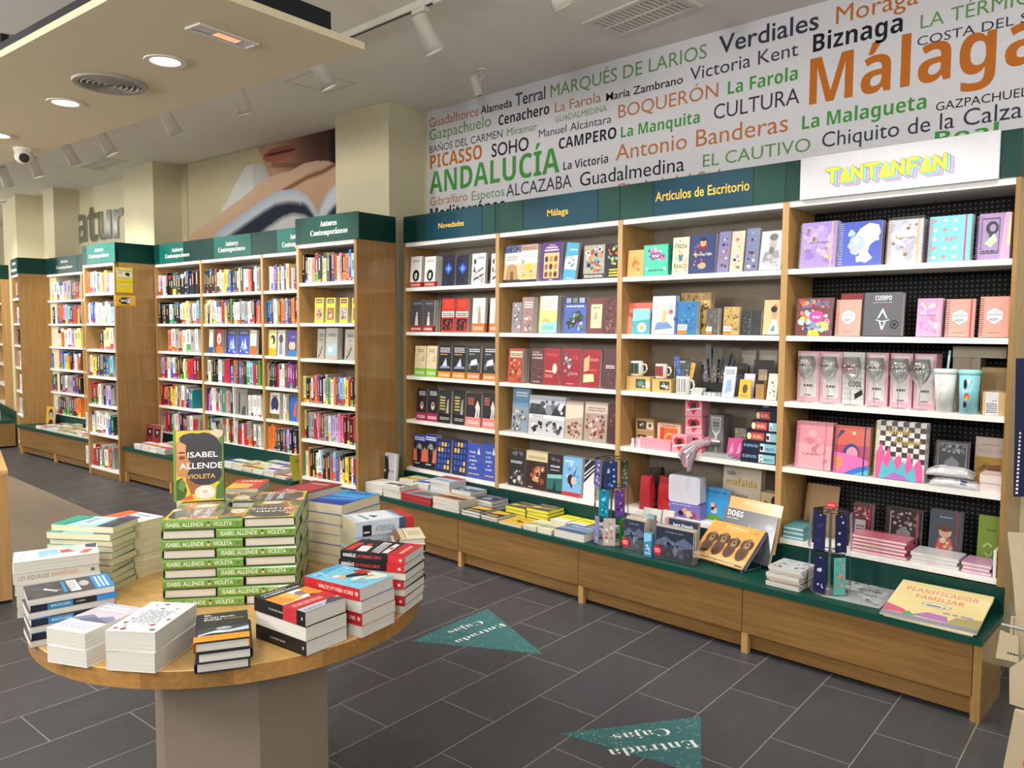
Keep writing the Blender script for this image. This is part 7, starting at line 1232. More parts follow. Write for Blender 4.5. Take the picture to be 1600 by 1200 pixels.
# fourth shelf
notebook(U, Z[3], 1242, 1298, 661, 'rose pink spiral notebook', PS(4), [('r', 'd88a98', 0, 0, 1, 1), ('p', 'e4a0aa', [(0, .55), (1, .5), (1, 0), (0, 0)]), ('n', ['d8a0ac', 'c87888'], 16, .1, .1, .95, .95, .14, 3), ('l', 'b0606e', .3, .3, .7, .36, 1), ('r', 'c06a7c', .8, 0, .83, 1)], 'd88a98', 2, t=.024, spiral='9a4a5c')
notebook(U, Z[3], 1302, 1356, 668, 'red and blue spiral notebook with swirl', PS(4), [('r', 'b83a5c', 0, 0, 1, 1), ('p', 'c85a4a', [(0, .6), (1, .6), (1, 1), (0, 1)]), ('e', '2a3a7a', .5, .44, .24, .2), ('e', 'e090a8', .52, .42, .17, .15), ('p', 'e86ab0', [(0, 0), (1, 0), (1, .3), (.6, .4), (0, .44)]), ('p', '3a6ac0', [(.3, 0), (1, 0), (1, .22), (.6, .12)]), ('p', '4ab8d0', [(.6, 0), (1, 0), (1, .12)]), ('p', 'f08a60', [(.1, .02), (.3, .2), (.2, .4), (0, .3)]), ('p', '2a2a60', [(.05, .7), (.3, .9), (.15, .92)]), ('e', 'e8c8a0', .55, .86, .05, .035)], 'b83a5c', 2, t=.02, strap='2a3a6a', spiral='5a2a3a')
CHK = [('r', 'e4dcdc', 0, 0, 1, 1)]+[('r', '3a3030', .08+.115*i, .3+.088*j, .08+.115*(i+1), .3+.088*(j+1)) for i in range(8) for j in range(8) if (i+j) % 2]+[('p', 'e05a98', [(.02, 0), (.02, .42), (.12, .62), (.2, .38), (.28, .56), (.36, .3), (.5, .44), (.6, .22), (.7, .5), (.78, .24), (.9, .4), (.98, .2), (.98, 0)]), ('p', '5ab4c8', [(.1, 0), (.16, .3), (.26, .18), (.36, .4), (.46, .16), (.6, .34), (.66, .1), (.8, .26), (.86, 0)]), ('p', 'a86ab8', [(.2, 0), (.4, .12), (.6, .08), (.74, 0)]), ('t', 'b8982c', 'María', .2, .78, .5, .12, 'i'), ('t', 'b8982c', 'Elegante', .36, .62, .56, .1, 'i')]
notebook(U, Z[3], 1366, 1444, 661, 'large black and white checked spiral notebook with pink flames', PS(4), CHK, 'e4dcdc', 2, t=.026, wrap=False, spiral='b8a030', lean=5)
notebook(U, Z[3], 1460, 1512, 691, 'black notebook with silver ornate frame', PS(4), [('r', '2e3036', 0, 0, 1, 1), ('r', '8a8c92', .06, .05, .94, .95), ('r', '2e3036', .09, .07, .91, .93), ('n', ['9a9ca2', '6a6c72'], 22, .08, .7, .92, .95, .07, 3), ('p', '6c6e74', [(.28, .1), (.28, .5), (.5, .66), (.72, .5), (.72, .1)]), ('l', 'd8d8dc', .34, .36, .66, .46, 1), ('l', '26262a', .36, .18, .64, .3, 2)], '2e3036', 1, t=.02, y=.1, spiral='8a8a90')
face_out(U, Z[3], 1522, 1567, 685, 'cream and ochre illustrated book', PS(4), [('r', 'c8b8b0', 0, 0, 1, 1), ('r', 'b08a30', 0, 0, 1, .6), ('l', '9a8a84', .2, .84, .8, .88, 1), ('t', 'b0a09a', 'PONTE LID', .1, .68, .85, .08, 's'), ('p', 'c87a3a', [(.1, .1), (.9, .1), (.95, .4), (.6, .46), (.2, .3)]), ('p', '8a4a30', [(.4, .3), (.9, .34), (.9, .46), (.5, .44)]), ('n', ['6a5a20', 'd8a050', '8a6a28'], 10, .02, .02, .98, .55, .12, 3)], 'c8b8b0', 1, t=.024, y=.14, name='picture_book', cat='book')
def packet(x, y, z, w, d, h, label, seed):
    mb = MB(); r = random.Random(seed); nx, ny = 8, 6; vs = []
    for j in range(ny+1):
        for i in range(nx+1): u, v = i/nx, j/ny; vs.append((u*w, v*d, h*(1-.55*(abs(2*u-1)**4+abs(2*v-1)**4)/1.2)*(1+r.uniform(-.15, .15))))
    n = len(vs); vs += [(p[0], p[1], 0) for p in vs]; f = [(j*(nx+1)+i, j*(nx+1)+i+1, (j+1)*(nx+1)+i+1, (j+1)*(nx+1)+i) for j in range(ny) for i in range(nx)]
    ed = [i for i in range(nx+1)]+[(j+1)*(nx+1)-1 for j in range(1, ny+1)]+[ny*(nx+1)+i for i in range(nx-1, -1, -1)]+[j*(nx+1) for j in range(ny-1, 0, -1)]
    mb.faces(vs, f+[tuple(i+n for i in reversed(q)) for q in f]+[(ed[i]+n, ed[(i+1) % len(ed)]+n, ed[(i+1) % len(ed)], ed[i]) for i in range(len(ed))], 'gloss', 'c4c4c8')
    for j in range(len(f)):
        if r.random() < .25: mb.c[j] = hx(['e8e8ea', '9a9aa0', '4a5080', 'd8d8dc'][r.randrange(4)])
    return tag(mb.build('wrapped_packet', None, U.M @ T((x, y, z)), True), label, 'packet', 'clear-wrapped white packets')
x = U.X(1452, 755, .02); packet(x, .012, Z[3]+.0006, .2, .08, .04, 'clear-wrapped white packet, lower of two on the fourth pegboard shelf', 3); packet(x-.015, .012, Z[3]+.048, .19, .08, .04, 'clear-wrapped white packet, upper of two on the fourth pegboard shelf', 4)
for i in range(2): pbox(Z[3]+.0395*i, 1532, 1567, .02, .1, .039, 'd8ccc4', [('r', 'c88a90', 0, .9, 1, 1)], f'small cream box with pink rim, {("lower", "upper")[i]} of two, fourth pegboard shelf', group='small cream boxes')
# lowest shelf
zd = Z[4]
t = MB(); t.box(0, 0, 0, .17, .006, .26, 'print', 'a8865a'); tag(t.build('cardboard_sheet', None, U.M @ T((.05, .2, zd+.001)) @ RX(math.radians(-12))), 'plain cardboard sheet leaning at the back behind the bookmark carousel', 'cardboard')
for i in range(3): pbox(zd+.0225*i, 1224+i, 1256, .012, .18, .0215, '5a9aa0', [('r', 'c8d4d4', 0, .3, 1, .7)], f'teal notebook, {ORD[3-i] if i < 2 else "top"} of the flat pile beside the end post', cat='notebook', name='flat_notebook', group='teal notebooks')
notebook(U, zd, 1330, 1360, 789, 'rose and black floral notebook with red pen', PS(5), [('r', '5a3a40', 0, 0, 1, 1), ('n', ['c87a80', 'e0a0a0', '8a4a58'], 18, .02, .6, .98, .98, .11, 3), ('r', 'b0a8b0', .15, .1, .7, .6), ('l', '5a505a', .22, .2, .62, .5, 4)], '5a3a40', 2, t=.02, y=.16, strap='a82030', spiral=None)
notebook(U, zd, 1383, 1438, 796, 'black spiral notebook with cream arch frame', PS(5), [('r', '2a2428', 0, 0, 1, 1), ('n', ['b8a4a4', '8a7478'], 26, .08, .5, .92, .95, .06, 3), ('p', '8a8488', [(.3, .04), (.3, .46), (.5, .58), (.7, .46), (.7, .04)]), ('r', 'b8a4a4', .1, .04, .13, .9), ('r', 'b8a4a4', .87, .04, .9, .9), ('l', 'e0d8d8', .36, .3, .64, .4, 2)], '2a2428', 1, t=.02, y=.16, strap='a82030', spiral='8a7a7c')
notebook(U, zd, 1450, 1500, 801, 'slate-blue notebook with sleeping child drawing', PS(5), [('r', '44505a', 0, 0, 1, 1), ('l', 'a8b0b8', .3, .86, .7, .9, 1), ('e', 'd8a890', .5, .56, .2, .12), ('e', '6a3a2a', .5, .64, .2, .07), ('p', 'c85a4a', [(.2, .1), (.8, .1), (.7, .44), (.3, .44)]), ('n', ['d8c8b0', 'c8a888'], 8, .15, .1, .85, .5, .12, 3)], '44505a', 2, t=.02, y=.16, strap='a03040', spiral=None)
face_out(U, zd, 1526, 1558, 808, 'lime green book', PS(5), [('r', '7a9a34', 0, 0, 1, 1), ('t', '2a3a1a', 'Carme', .4, .7, .5, .06, 's'), ('p', 'b8cc88', [(.25, .4), (.5, .48), (.75, .42), (.7, .38), (.5, .44), (.3, .36)]), ('p', 'b8cc88', [(.3, .3), (.6, .22), (.75, .34), (.7, .22), (.5, .18)])], '7a9a34', 1, t=.02, y=.17, lean=5)
SP = [(1332, 1418, 'pink', 'c8687c', 5, .0165), (1424, 1500, 'white sketch-covered', 'c8c8cc', 3, .0165), (1504, 1551, 'rainbow', 'c890b8', 3, .0155)]
for a, b, d, c, n, tt in SP:
    for i in range(n):
        pbox(zd+(tt+.0006)*i, a+2*(i % 2), b-3*(i % 2), .012, .135, tt, c, [('r', 'd8d4d4', .0, .25, 1, .75), ('r', ('e8b8c8', 'c8c8cc', 'b8d0a0')[i % 3], .3, .25, .55, .75)], f'{d} notebook lying flat, {ORD[n-i] if i < n-1 else "top"} of its pile, lowest pegboard shelf', cat='notebook', name='flat_notebook', group='flat notebooks on the pegboard shelf', mat='gloss')
tb = MB(); tb.box(0, 0, 0, .012, .12, .12, 'white'); tag(tb.build('shelf_stop', None, U.M @ T((.965, .012, zd+.001))), 'white upright stop at the end of the lowest pegboard shelf', 'shelf stop')

# ================================================================ things on the right-hand worktop
zw = .351
def easel(x0, y0, w, name_l, tiers, ang=35.):
    pass
# bookmark carousels
def carousel(P, r, h, tiers, label, topsign=None):
    t = thing('bookmark_carousel', T(P), label, 'carousel'); mb = MB(); mb.lathe([(.0004, 0), (.085, 0), (.085, .004), (.02, .01), (.006, .02), (.006, h), (.0004, h)], 'metal', seg=28); mb.build('stand', t)
    for k, (z, cards) in enumerate(tiers):
        mb = MB(); mb.tube([(r*.8*math.cos(a*math.pi/8), r*.8*math.sin(a*math.pi/8), z) for a in range(16)], .0022, 'black', seg=5, closed=True)
        for a in range(4): mb.tube([(0, 0, z), (r*.8*math.cos(a*math.pi/2), r*.8*math.sin(a*math.pi/2), z)], .0022, 'black', seg=5)
        mb.build('ring', t)
        for i, (ang, c, cols, d, w, ch) in enumerate(cards):
            a = math.radians(ang); q = MB(); q.box(-w/2, -.0018, -ch, w/2, 0, 0, 'gloss', c)
            q.art([('n', cols, 12, .08, .05, .92, .92, .17, i+k*5), ('e', 'e8e8ec', .5, .955, .05, .018)], (-w/2, -.0018, -ch), (1, 0, 0), (0, 0, 1), (0, -1, 0), w, ch, 'gloss')
            R = T((P[0]+r*math.cos(a), P[1]+r*math.sin(a), P[2]+z-.004)) @ RZ(a+math.pi/2) @ RX(math.radians(-2))
            tag(q.build('bookmark', None, R), f'{d} bookmark on the {("upper", "middle", "lower")[k] if len(tiers) == 3 else ("upper", "lower")[k]} ring, {label.split(",")[0]}', 'bookmark', 'bookmarks on the carousels')
    if topsign: mb = MB(); mb.box(-.022, -.002, h, .022, .002, h+.026, 'print', topsign); mb.text('50%', (-.016, -.0026, h+.008), (1, 0, 0), (0, 0, 1), .032, .01, 'print', 'f0d8d8', 'b'); mb.build('top_sign', t)
cw, ch = .062, .152
A0 = math.degrees(math.atan2(CAM.y+.25, CAM.x+.72))
P = atZ(955, 848, zw); P = Vector((P.x, max(-.30, min(P.y, -.2)), zw)); P.x = FU.X(955, 800, P.y)
carousel(P, .088, .49, [(.485, [(A0-52, '5a5a90', ['8a84b8', '2a2a5a', 'c8c4e0'], 'violet wolf', cw, ch), (A0-2, '1d2c5c', ['3a6ab0', '8ac0e0', '142048'], 'dark blue dolphin', .075, ch), (A0+52, '26301e', ['6a8a3a', 'c88a70', '3a4a28'], 'green-black fairy', cw, ch), (A0+110, '3a3a44', ['6a6a78'], 'grey', cw, ch), (A0-110, '2a3a5a', ['5a7aa0'], 'slate blue', cw, ch)]),
 (.325, [(A0-25, '147a9a', ['2aa8c8', '0c4a6a', '6ad0d8'], 'turquoise dolphin', cw, ch), (A0+32, '5a3a8a', ['2a1a3a', 'b86aa0', '8a5ab0'], 'purple horse', cw, ch), (A0-80, '3a3a34', ['6a5a48'], 'brown', cw, ch), (A0+85, '6a6a88', ['9a9ab0', 'c84a4a'], 'lilac', cw, ch)]),
 (.165, [(A0-58, '8a84b8', ['b8b4d8', '5a5488', 'c85a7a'], 'pale lilac', .046, ch), (A0-4, 'b8a8a0', ['c84a3a', 'e0d8d0', '8a8a84'], 'red and cream blossom', .066, ch), (A0+50, '2a8a30', ['3ab03a', '1a5a20', 'd8402a'], 'bright green', cw, ch), (A0+105, '3a3a5a', ['6a6a8a'], 'night blue', cw, ch)])], 'bookmark carousel by the Málaga bookcase, three rings of hanging bookmarks')
P = Vector((FU.X(1297, 850, -.22), -.22, zw)); A1 = math.degrees(math.atan2(CAM.y-P.y, CAM.x-P.x))
NV_ = ['1c1e4c', ['2a2e66', '14163a'], 'navy starred', .056, .17]
carousel(P, .085, .39, [(.38, [(A1-30, *NV_), (A1+30, '1c1e4c', ['2a2e66', '14163a', 'd8d8e0'], 'navy moon', .056, .17), (A1-80, '6a7084', ['8a90a8', 'd8b8a0'], 'grey marbled', .056, .17), (A1+80, 'b8b0ac', ['d8d0cc', '4a4a60'], 'white and navy', .056, .17), (A1+140, '3a3a4a', ['5a5a6a'], 'grey', .056, .17), (A1-140, '3a3a4a', ['5a5a6a'], 'dark grey', .056, .17)]),
 (.185, [(A1-26, '1c1e4c', ['2a2e66', '14163a', 'c8c8d8'], 'navy planet', .056, .17), (A1+30, '5aa8a0', ['c86a6a', 'd88a80', '3a8a80'], 'turquoise rose', .056, .17), (A1-85, 'a88ab0', ['c8b0cc', '8a6a94'], 'lilac', .056, .17), (A1+90, '4a4a5a', ['6a6a7a'], 'slate', .056, .17)])], 'bookmark carousel under the pegboard bay, two rings of navy bookmarks', 'd8282c')
def acrylic(x0, yf, w, d, h, label, items, sticker=False):
    """A clear stand holding a fan of things: items are (name, label, cat, w, h, t, colour, art)."""
    t = thing('acrylic_stand', T((x0, yf, zw+.0005)), label, 'display stand', 'acrylic display stands'); mb = MB(); q = .0025
    mb.box(0, 0, 0, w, d, q, 'clear'); mb.box(0, 0, q, w, q, h, 'clear'); mb.box(0, d-q, q, w, d, h*1.8, 'clear'); mb.box(0, q, q, q, d-q, h*.9, 'clear'); mb.box(w-q, q, q, w, d-q, h*.9, 'clear'); mb.build('tray', t)
    if sticker:
        mb = MB(); n = 24; c0 = (.022, -.0012, h*.55)
        mb.face([(c0[0]+.026*math.cos(2*math.pi*i/n), c0[1], c0[2]+.026*math.sin(2*math.pi*i/n)) for i in range(n)], 'print', 'c01830'); mb.text('50%', (c0[0]-.017, c0[1]-.0006, c0[2]-.002), (1, 0, 0), (0, 0, 1), .034, .013, 'print', 'f4e8e8', 'b'); mb.face([(c0[0]-.014, c0[1]-.0006, c0[2]-.01), (c0[0]+.014, c0[1]-.0006, c0[2]-.01), (c0[0]+.014, c0[1]-.0006, c0[2]-.006), (c0[0]-.014, c0[1]-.0006, c0[2]-.006)], 'print', 'e8b8c0'); mb.build('discount_sticker', t)
    y = .005
    for nm, lb, cat, iw, ih, it, col, art in items:
        book(T((x0+(w-iw)/2, yf+y+it, zw+.0034)) @ RX(math.radians(88)), lb, iw, ih, it, col, col, PGW, art, None, False, 'gloss', nm, cat, 'calendars in the acrylic stands'); y += it+.004+ih*.035
MT = [('r', '2c3348', 0, 0, 1, 1), ('p', '586480', [(0, .55), (.25, .72), (.5, .58), (.75, .76), (1, .6), (1, .45), (0, .42)]), ('p', '20273a', [(0, 0), (1, 0), (1, .5), (.7, .42), (.4, .52), (0, .4)]), ('n', ['3a4460', '161c2c', '4a5472', '6a7490'], 22, .05, .03, .95, .62, .08, 5), ('p', '8a94a8', [(.46, .3), (.5, .46), (.56, .44), (.6, .3), (.54, .14)]), ('l', '8a94a8', .25, .86, .75, .9, 1)]
xs = FU.X(972, 840, -.30); xe = FU.X(1006, 850, -.30)
acrylic(xs, -.30, xe-xs, .075, .07, 'clear acrylic stand of slate mountain calendars, the smaller one', [('calendar', 'slate mountain calendar, front one in the smaller acrylic stand', 'calendar', xe-xs-.012, .165, .012, '3a4258', MT), ('calendar', 'cream calendar behind the slate one in the smaller acrylic stand', 'calendar', xe-xs-.014, .175, .014, 'c8b8a4', cover('c8b8a4', 'a88a70', '8a7a68', 3)), ('calendar', 'beige calendar at the back of the smaller acrylic stand', 'calendar', xe-xs-.016, .18, .01, 'b8a890', cover('b8a890', '8a7a60', '6a5a48', 4))], True)
xs = FU.X(1022, 850, -.335); xe = FU.X(1083, 865, -.335)
acrylic(xs, -.335, xe-xs, .085, .085, 'clear acrylic stand of dark wolf calendars, the wider one', [('calendar', 'dark calendar with snowy mountain, front of the wider acrylic stand', 'calendar', xe-xs-.012, .17, .012, '2f374c', [('r', '283044', 0, 0, 1, 1)]+MT[1:]), ('calendar', 'pale calendar behind the dark one in the wider acrylic stand', 'calendar', xe-xs-.014, .172, .014, 'b8aa98', cover('b8aa98', '9a8a74', '7a6a58', 5)), ('calendar', 'grey calendar at the back of the wider acrylic stand', 'calendar', xe-xs-.016, .174, .01, '8a8680', cover('8a8680', '6a6660', '4a4844', 6))], True)
carton(FU, FU.X(1006, 855, -.335), -.335, zw, .047, .03, .125, '3a88b4', [('p', '8ac4e0', [(0, .6), (1, .7), (1, 1), (0, 1)]), ('n', ['e8ecf0', 'd8e0ec', '2a5a80'], 8, .15, .2, .85, .6, .18, 3), ('r', 'c84a4a', .35, .03, .65, .08), ('l', 'e8f0f4', .1, .12, .9, .2, 2)], 'slim blue box with white swans between the two acrylic stands', 'box')
carton(FU, FU.X(1009, 830, -.2), -.2, zw, .05, .03, .185, '9a948c', [('p', '8ac4e0', [(0, .9), (1, .9), (1, 1), (0, 1)]), ('n', ['6a6460', 'c8c0b4'], 10, .1, .1, .9, .85, .16, 4)], 'slim grey-topped blue box behind the swan box', 'box')
for i, (a, b, y, d, art, c, hh) in enumerate(((1000, 1028, -.1, 'white card with pale lettering and flowers', [('r', 'd0d4cc', 0, 0, 1, 1), ('t', '4a5a5a', 'Gracias', .16, .6, .66, .12, 'i'), ('n', ['b84a4a', '6a8a6a', 'c89a8a'], 12, .05, .05, .95, .95, .08, 3), ('r', 'd0d4cc', .3, .3, .7, .5), ('e', 'b06a6a', .5, .34, .16, .12)], 'd0d4cc', .19), (1030, 1047, -.115, 'white card with rose heart', [('r', 'd8d4d0', 0, 0, 1, 1), ('e', 'c88a88', .5, .72, .26, .12), ('l', '8a8480', .25, .3, .75, .5, 3)], 'd8d4d0', .2))):
    face_out(FU, zw, a, b, 0, d, 'behind the acrylic stands', art, c, 2, t=.008, y=y, lean=12, h=hh, name='greeting_card', cat='card')
face_out(FU, zw, 1043, 1092, 0, 'dark blue book with puppy photo', 'by the wider acrylic stand', [('r', '2a3152', 0, 0, 1, 1), ('t', 'e8ecf0', 'best friends', .16, .8, .68, .1, 'b'), ('l', 'a8b0c0', .5, .75, .84, .78, 1), ('e', 'a88460', .36, .46, .26, .26), ('e', 'c8a884', .4, .4, .2, .18), ('e', '2a2220', .44, .44, .04, .05), ('p', '8a6a48', [(.1, .3), (.16, .6), (.26, .5)])], '2a3152', 2, t=.012, y=-.245, lean=4, h=.2, name='picture_book', cat='book', pag='c8b89a', w=.175)
# the wire easel of square dog calendars
EZ = T((-.381, -.198, zw)) @ RZ(math.radians(-10)); ew, eh = .326, .25
t = thing('wire_easel', EZ @ T((0, 0, .0005)), 'clear stepped wire easel holding square dog calendars', 'display stand'); mb = MB(); w = .0022
for x in (.0, ew*.5, ew):
    mb.tube([(x, -.006, .035), (x, -.006, .004), (x, .06, .004), (x, .15, .004), (x, .172, .066)], w, 'metal', seg=6)
mb.tube([(0, -.006, .035), (ew, -.006, .035)], w, 'metal', seg=6); mb.tube([(0, .128, .016), (ew, .128, .016)], w, 'metal', seg=6); mb.tube([(0, .172, .067), (ew+.05, .172, .067)], w, 'metal', seg=6); mb.build('frame', t)
mb = MB(); n = 24; mb.face([(-.012+.026*math.cos(2*math.pi*i/n), -.012, .03+.026*math.sin(2*math.pi*i/n)) for i in range(n)], 'print', 'c01830'); mb.text('50%', (-.029, -.0126, .028), (1, 0, 0), (0, 0, 1), .034, .013, 'print', 'f4e8e8', 'b'); mb.build('discount_sticker', t)
PUP = [('r', 'd89c4c', 0, 0, 1, 1), ('p', 'd8b070', [(0, 0), (1, 0), (1, .2), (0, .2)]), ('t', 'ecd0a0', 'PUPPIES', .3, .87, .42, .07, 's'), ('l', 'ecd0a0', .42, .83, .6, .85, 1), ('l', '7a5a28', .84, .88, .94, .91, 1), ('r', '8a3a20', .84, .03, .96, .08)]
def _tall(q):
    return [((t[0], t[1], t[2], .1+(t[3]-.1)*1.28)+((t[4], t[5]*1.28) if t[0] == 'e' else ())) if t[0] == 'e' else (t[0], t[1], [(x, .1+(y-.1)*1.28) for x, y in t[2]]) for t in q]
for cx, s in ((.16, 1), (.38, 1.05), (.6, .98), (.84, 1.02)):
    PUP += _tall([('e', '5a402c', cx, .3, .1*s, .15*s), ('e', '83634a', cx+.01, .48*s, .085*s, .1*s), ('e', '4f3826', cx-.07*s, .46*s, .03, .08*s), ('e', '4a3424', cx+.085*s, .46*s, .03, .08*s), ('e', '9a7a5c', cx+.015, .44*s, .045, .05), ('e', '1c1412', cx+.015, .46*s, .02, .018), ('e', '1c1412', cx-.025, .52*s, .014, .014), ('e', '1c1412', cx+.05, .52*s, .014, .014), ('p', '4e3626', [(cx-.05, .18), (cx+.06, .18), (cx+.05, .34), (cx-.03, .34)])])
DOG = [('r', '4c4f56', 0, 0, 1, 1), ('t', 'f0f0f0', 'DOGS', .06, .84, .3, .11, 'b'), ('l', 'c8c8cc', .06, .78, .28, .81, 1), ('p', '9a9ca4', [(.5, .4), (.52, .74), (.58, .5), (.66, .72), (.64, .46), (.76, .62), (.7, .4)]), ('e', '6a6c74', .6, .3, .24, .2), ('e', '7a7c84', .88, .76, .08, .06)]
def cal(y, z, ang, art, col, label, dx=0.):
    book(EZ @ T((.002+dx, y, z)) @ RX(math.radians(ang)), label, ew-.004, eh, .006, col, col, PGW, art, None, False, 'gloss', 'calendar', 'calendar', 'square calendars on the wire easel')
cal(.004, .012, 41, PUP, 'd89c4c', 'orange square calendar with four brown puppies, front one on the wire easel')
cal(.016, .012, 41, [('r', '2e3450', 0, 0, 1, 1)], '2e3450', 'plain navy square calendar right behind the front puppy calendar', .012)
cal(.15, .018, 72, DOG, '4c4f56', 'grey square calendar with white DOGS title on the wire easel', .05)
cal(.159, .018, 72, cover('b8a488', '8a7458', '5a4a38', 7), 'b8a488', 'beige square calendar behind the grey dog calendar', .054)
cal(.19, .071, 74.5, PUP[:6], 'd89c4c', 'orange square calendar at the back top of the wire easel', .058)
# piles and sheets further right
r = random.Random(4)
PILE = [('d0d0d4', 'white blank'), ('b8a898', 'beige'), ('3a3a4a', 'dark'), ('c88a60', 'orange-brown'), ('c8c4bc', 'cream'), ('9a9490', 'grey'), ('c4c8cc', 'silver floral')]
px0 = FU.X(1199, 905, -.33); zz = zw+.0005
for i, (c, d) in enumerate(PILE):
    th = (.008, .012, .008, .012, .018, .016, .016)[i]
    book(T((px0+r.uniform(-.008, .008), -.33+r.uniform(-.006, .006), zz)) @ RZ(math.radians(r.uniform(-3, 3))), f'{d} notebook, {ORD[7-i] if i < 6 else "topmost"} of the pile beside the wire easel', .16, .165, th, c, c, PGW, [('r', c, 0, 0, 1, 1), ('n', ['8a8a90', 'b8b8b4', '5a6070', 'b89a80'], 26, .03, .03, .97, .97, .09, 4)], None, False, 'gloss', 'notebook', 'notebook', 'notebooks piled beside the wire easel'); zz += th+.0008
def sheet(quad, th, label, art, col, name, n=1, z=zw, tilt=0, coilc=None):
    """A flat pad from its near-left, near-right and far-left corners in the photograph."""
    A, B_, C_ = (atZ(*q, z+th) for q in quad); a = math.atan2((B_-A).y, (B_-A).x); w = (B_-A).length; V = Vector((-math.sin(a), math.cos(a), 0)); h = (C_-A).dot(V)
    A = Vector((A.x, A.y, z)); y_lim = -.012
    o = book(T(A) @ RZ(a), label, w, h, th, col, col, PGW, art, None, False, 'gloss', name, name.replace('_', ' '), None); return o, w, h
o, w, h = sheet([(1284, 930), (1375, 950), (1318, 903)], .004, 'grey marbled folder with gold butterflies lying on the worktop', [('r', 'a4a8ac', 0, 0, 1, 1), ('n', ['c4c8cc', '888c94', 'b4b8bc'], 30, 0, 0, 1, 1, .13, 3), ('n', ['8a7440', '6a5a38'], 9, .05, .05, .95, .95, .05, 5), ('t', '3a3430', 'salvaje', .4, .6, .42, .1, 'i')], 'a4a8ac', 'folder')
PLN = [('r', 'e0d096', 0, 0, 1, 1), ('t', 'd8806a', 'PLANIFICADOR', .1, .74, .78, .1, 'b'), ('t', 'd8806a', 'FAMILIAR', .24, .58, .52, .1, 'b'), ('e', '8a90c0', .5, .46, .16, .06), ('e', 'e0d8a8', .5, .46, .145, .05), ('l', '6a70a8', .4, .43, .6, .49, 1), ('p', 'c8607c', [(0, .1), (0, .3), (.2, .22), (.3, .12)]), ('p', 'a878b0', [(.3, .12), (.45, .26), (.66, .24), (.7, .1)]), ('p', 'a8a070', [(.66, .06), (.74, .26), (1, .32), (1, .06)]), ('p', '8a8a9a', [(0, 0), (1, 0), (1, .08), (0, .1)]), ('p', '6a9a6a', [(.2, .08), (.26, .2), (.36, .1)]), ('l', '8a8ab8', .6, .3, .95, .36, 1)]
pl = math.atan2(.058, .35)
PM = T((.636, -.388, zw+.0075)) @ RZ(math.radians(2)) @ RX(pl); w, h = .36, .355
o = book(PM, 'cream family planner wall calendar lying at the right end of the worktop', w, h, .007, 'e0d096', 'e0d096', PGW, PLN, None, False, 'gloss', 'wall_planner', 'wall planner')
mb = MB()
for i in range(34): mb.tube([(w*(.02+.96*i/33), h-.004+.005*math.cos(q), .0035+.006*math.sin(q)) for q in [k*math.pi/3 for k in range(6)]], .0008, 'gloss', 'e0dcd0', 4, True)
mb.build('spiral', o)
book(T((.65, -.383, zw+.001)) @ RX(pl), 'second cream family planner under the top one', w-.025, h-.01, .006, 'd8cc9c', 'd8cc9c', PGW, PLN[:1], None, False, 'gloss', 'wall_planner', 'wall planner')
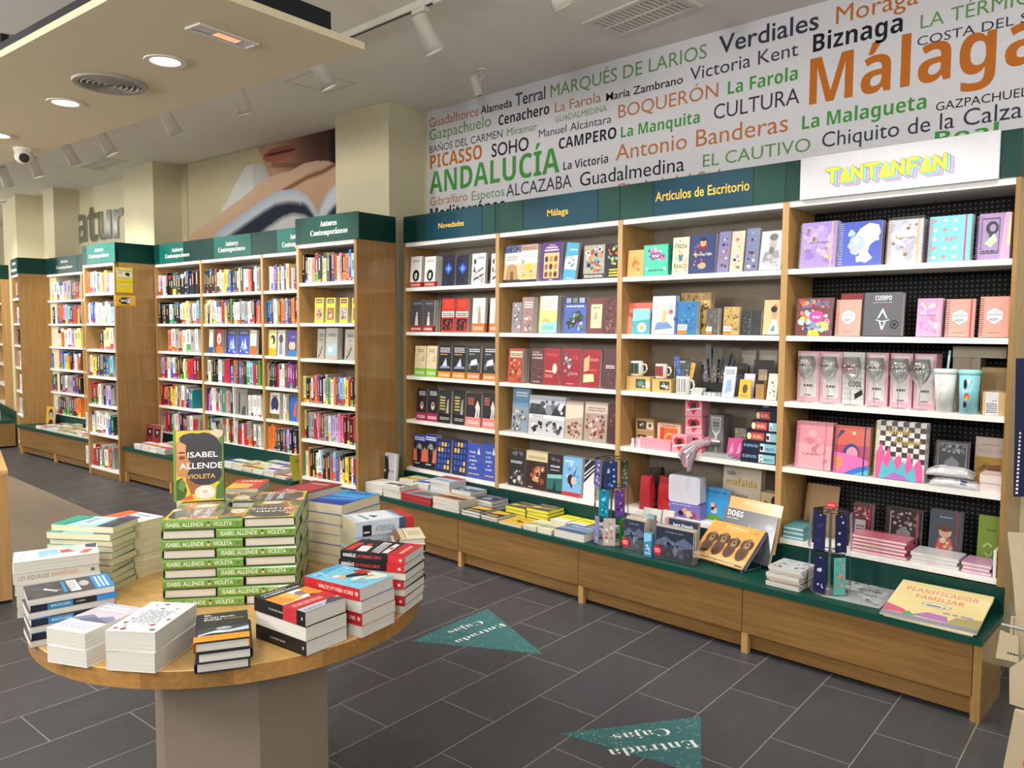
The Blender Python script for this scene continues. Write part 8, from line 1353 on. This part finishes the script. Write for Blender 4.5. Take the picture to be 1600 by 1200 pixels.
# ================================================================ canvas bags at the right edge
t = thing('bag_stand', T((1.42, -.62, 0)), 'bag display stand just past the counter end', 'display stand'); mb = MB(); mb.lathe([(.0004, 0), (.14, 0), (.14, .012), (.018, .02), (.018, 1.75), (.0004, 1.75)], 'metal', seg=20); mb.build('pole', t)
mb = MB()
for z in (1.0, .72, .42, 1.32): mb.tube([(0, 0, z), (-.02, -.16, z)], .006, 'metal', seg=6)
mb.tube([(0, 0, .5), (-.3, .02, .5)], .006, 'metal', seg=6)
mb.build('hook', t)
def tote(corners, Y, label, col, art=None, seed=0, name='tote_bag', thick=.02, cat='tote bag'):
    """A hanging cloth bag; outline in the photograph on a plane at depth Y."""
    P = [FU.at(x, y, Y) for x, y in corners]; r = random.Random(seed); cx = sum(p[0] for p in P)/len(P); cz = min(p[1] for p in P)
    o = thing(name, T((cx, Y, cz)), label, cat); mb = MB(); L_ = [(p[0]-cx, p[1]-cz) for p in P]
    mb.prism(L_, -thick/2, thick/2, 'canvas', 'ffffff', 1); mb.build('body', o)
    if art:
        q = MB(); x0, x1 = min(p[0] for p in L_), max(p[0] for p in L_); z1 = max(p[1] for p in L_); q.art(art, (x0, -thick/2, 0), (1, 0, 0), (0, 0, 1), (0, -1, 0), x1-x0, z1, 'matte', .0002); q.build('print', o)
    w = max(p[0] for p in L_); z1 = max(p[1] for p in L_); q = MB(); q.tube([(w*.2, 0, z1-.01), (w*.25, 0, z1+.06), (w*.6, 0, z1+.06), (w*.65, 0, z1-.01)], .006, 'canvas', seg=6); q.build('handle', o)
tote([(1575, 832), (1660, 838), (1660, 1060), (1597, 1030), (1588, 960), (1583, 900)], -.5, 'beige canvas tote bag hanging at the right edge, uppermost', '', [('p', '2a6a6a', [(.35, .1), (.6, .1), (.6, .106), (.35, .106)])], 1)
tote([(1578, 1044), (1660, 990), (1660, 1125), (1578, 1098)], -.62, 'cream canvas bag with green lettering below the beige tote', '', [('e', '1d5a50', .4, .46, .09, .17), ('e', 'd8c8a8', .4, .46, .05, .11), ('p', '1d5a50', [(.5, .5), (.56, .52), (.5, .8), (.46, .78)]), ('p', '1d5a50', [(.62, .45), (.7, .46), (.66, .9), (.6, .88)])], 2)
tote([(1586, 1108), (1660, 1128), (1660, 1290), (1550, 1290)], -.72, 'patterned cloth bag with blue and yellow motifs at the bottom right corner', '', [('n', ['4a7ab8', '5aa08a', 'd8d060', '3a5a98', '6a8a60'], 60, .42, .05, .98, .95, .09, 5), ('p', 'd8703a', [(.4, .62), (.6, .6), (.56, .52), (.44, .54)])], 3)
tote([(1563, 985), (1592, 995), (1592, 1035), (1556, 1027)], -.6, 'grey cotton bag half hidden behind the hanging totes', '', [('l', '3a3a3a', .5, .25, .98, .36, 1)], 4, thick=.012)
o = thing('checked_bag', T((FU.X(1597, 700, -.3), -.3, FU.Zc(1597, 776, -.3))), 'dark navy bag with white dotted edge at the right picture edge', 'bag'); P = [FU.at(x, y, -.3) for x, y in ((1588, 776), (1660, 776), (1660, 560), (1592, 560))]; c = FU.at(1597, 776, -.3); mb = MB(); mb.prism([(p[0]-c[0], p[1]-c[1]) for p in P], -.01, .01, 'matte', '1c2440', 1); mb.build('body', o)
mb = MB()
for i in range(16): z = .01+i*.0155; mb.box(-.012+.0002*i, -.013, z, -.004, -.0105, z+.008, 'matte', 'e0e0e4')
mb.build('trim_edge', o)
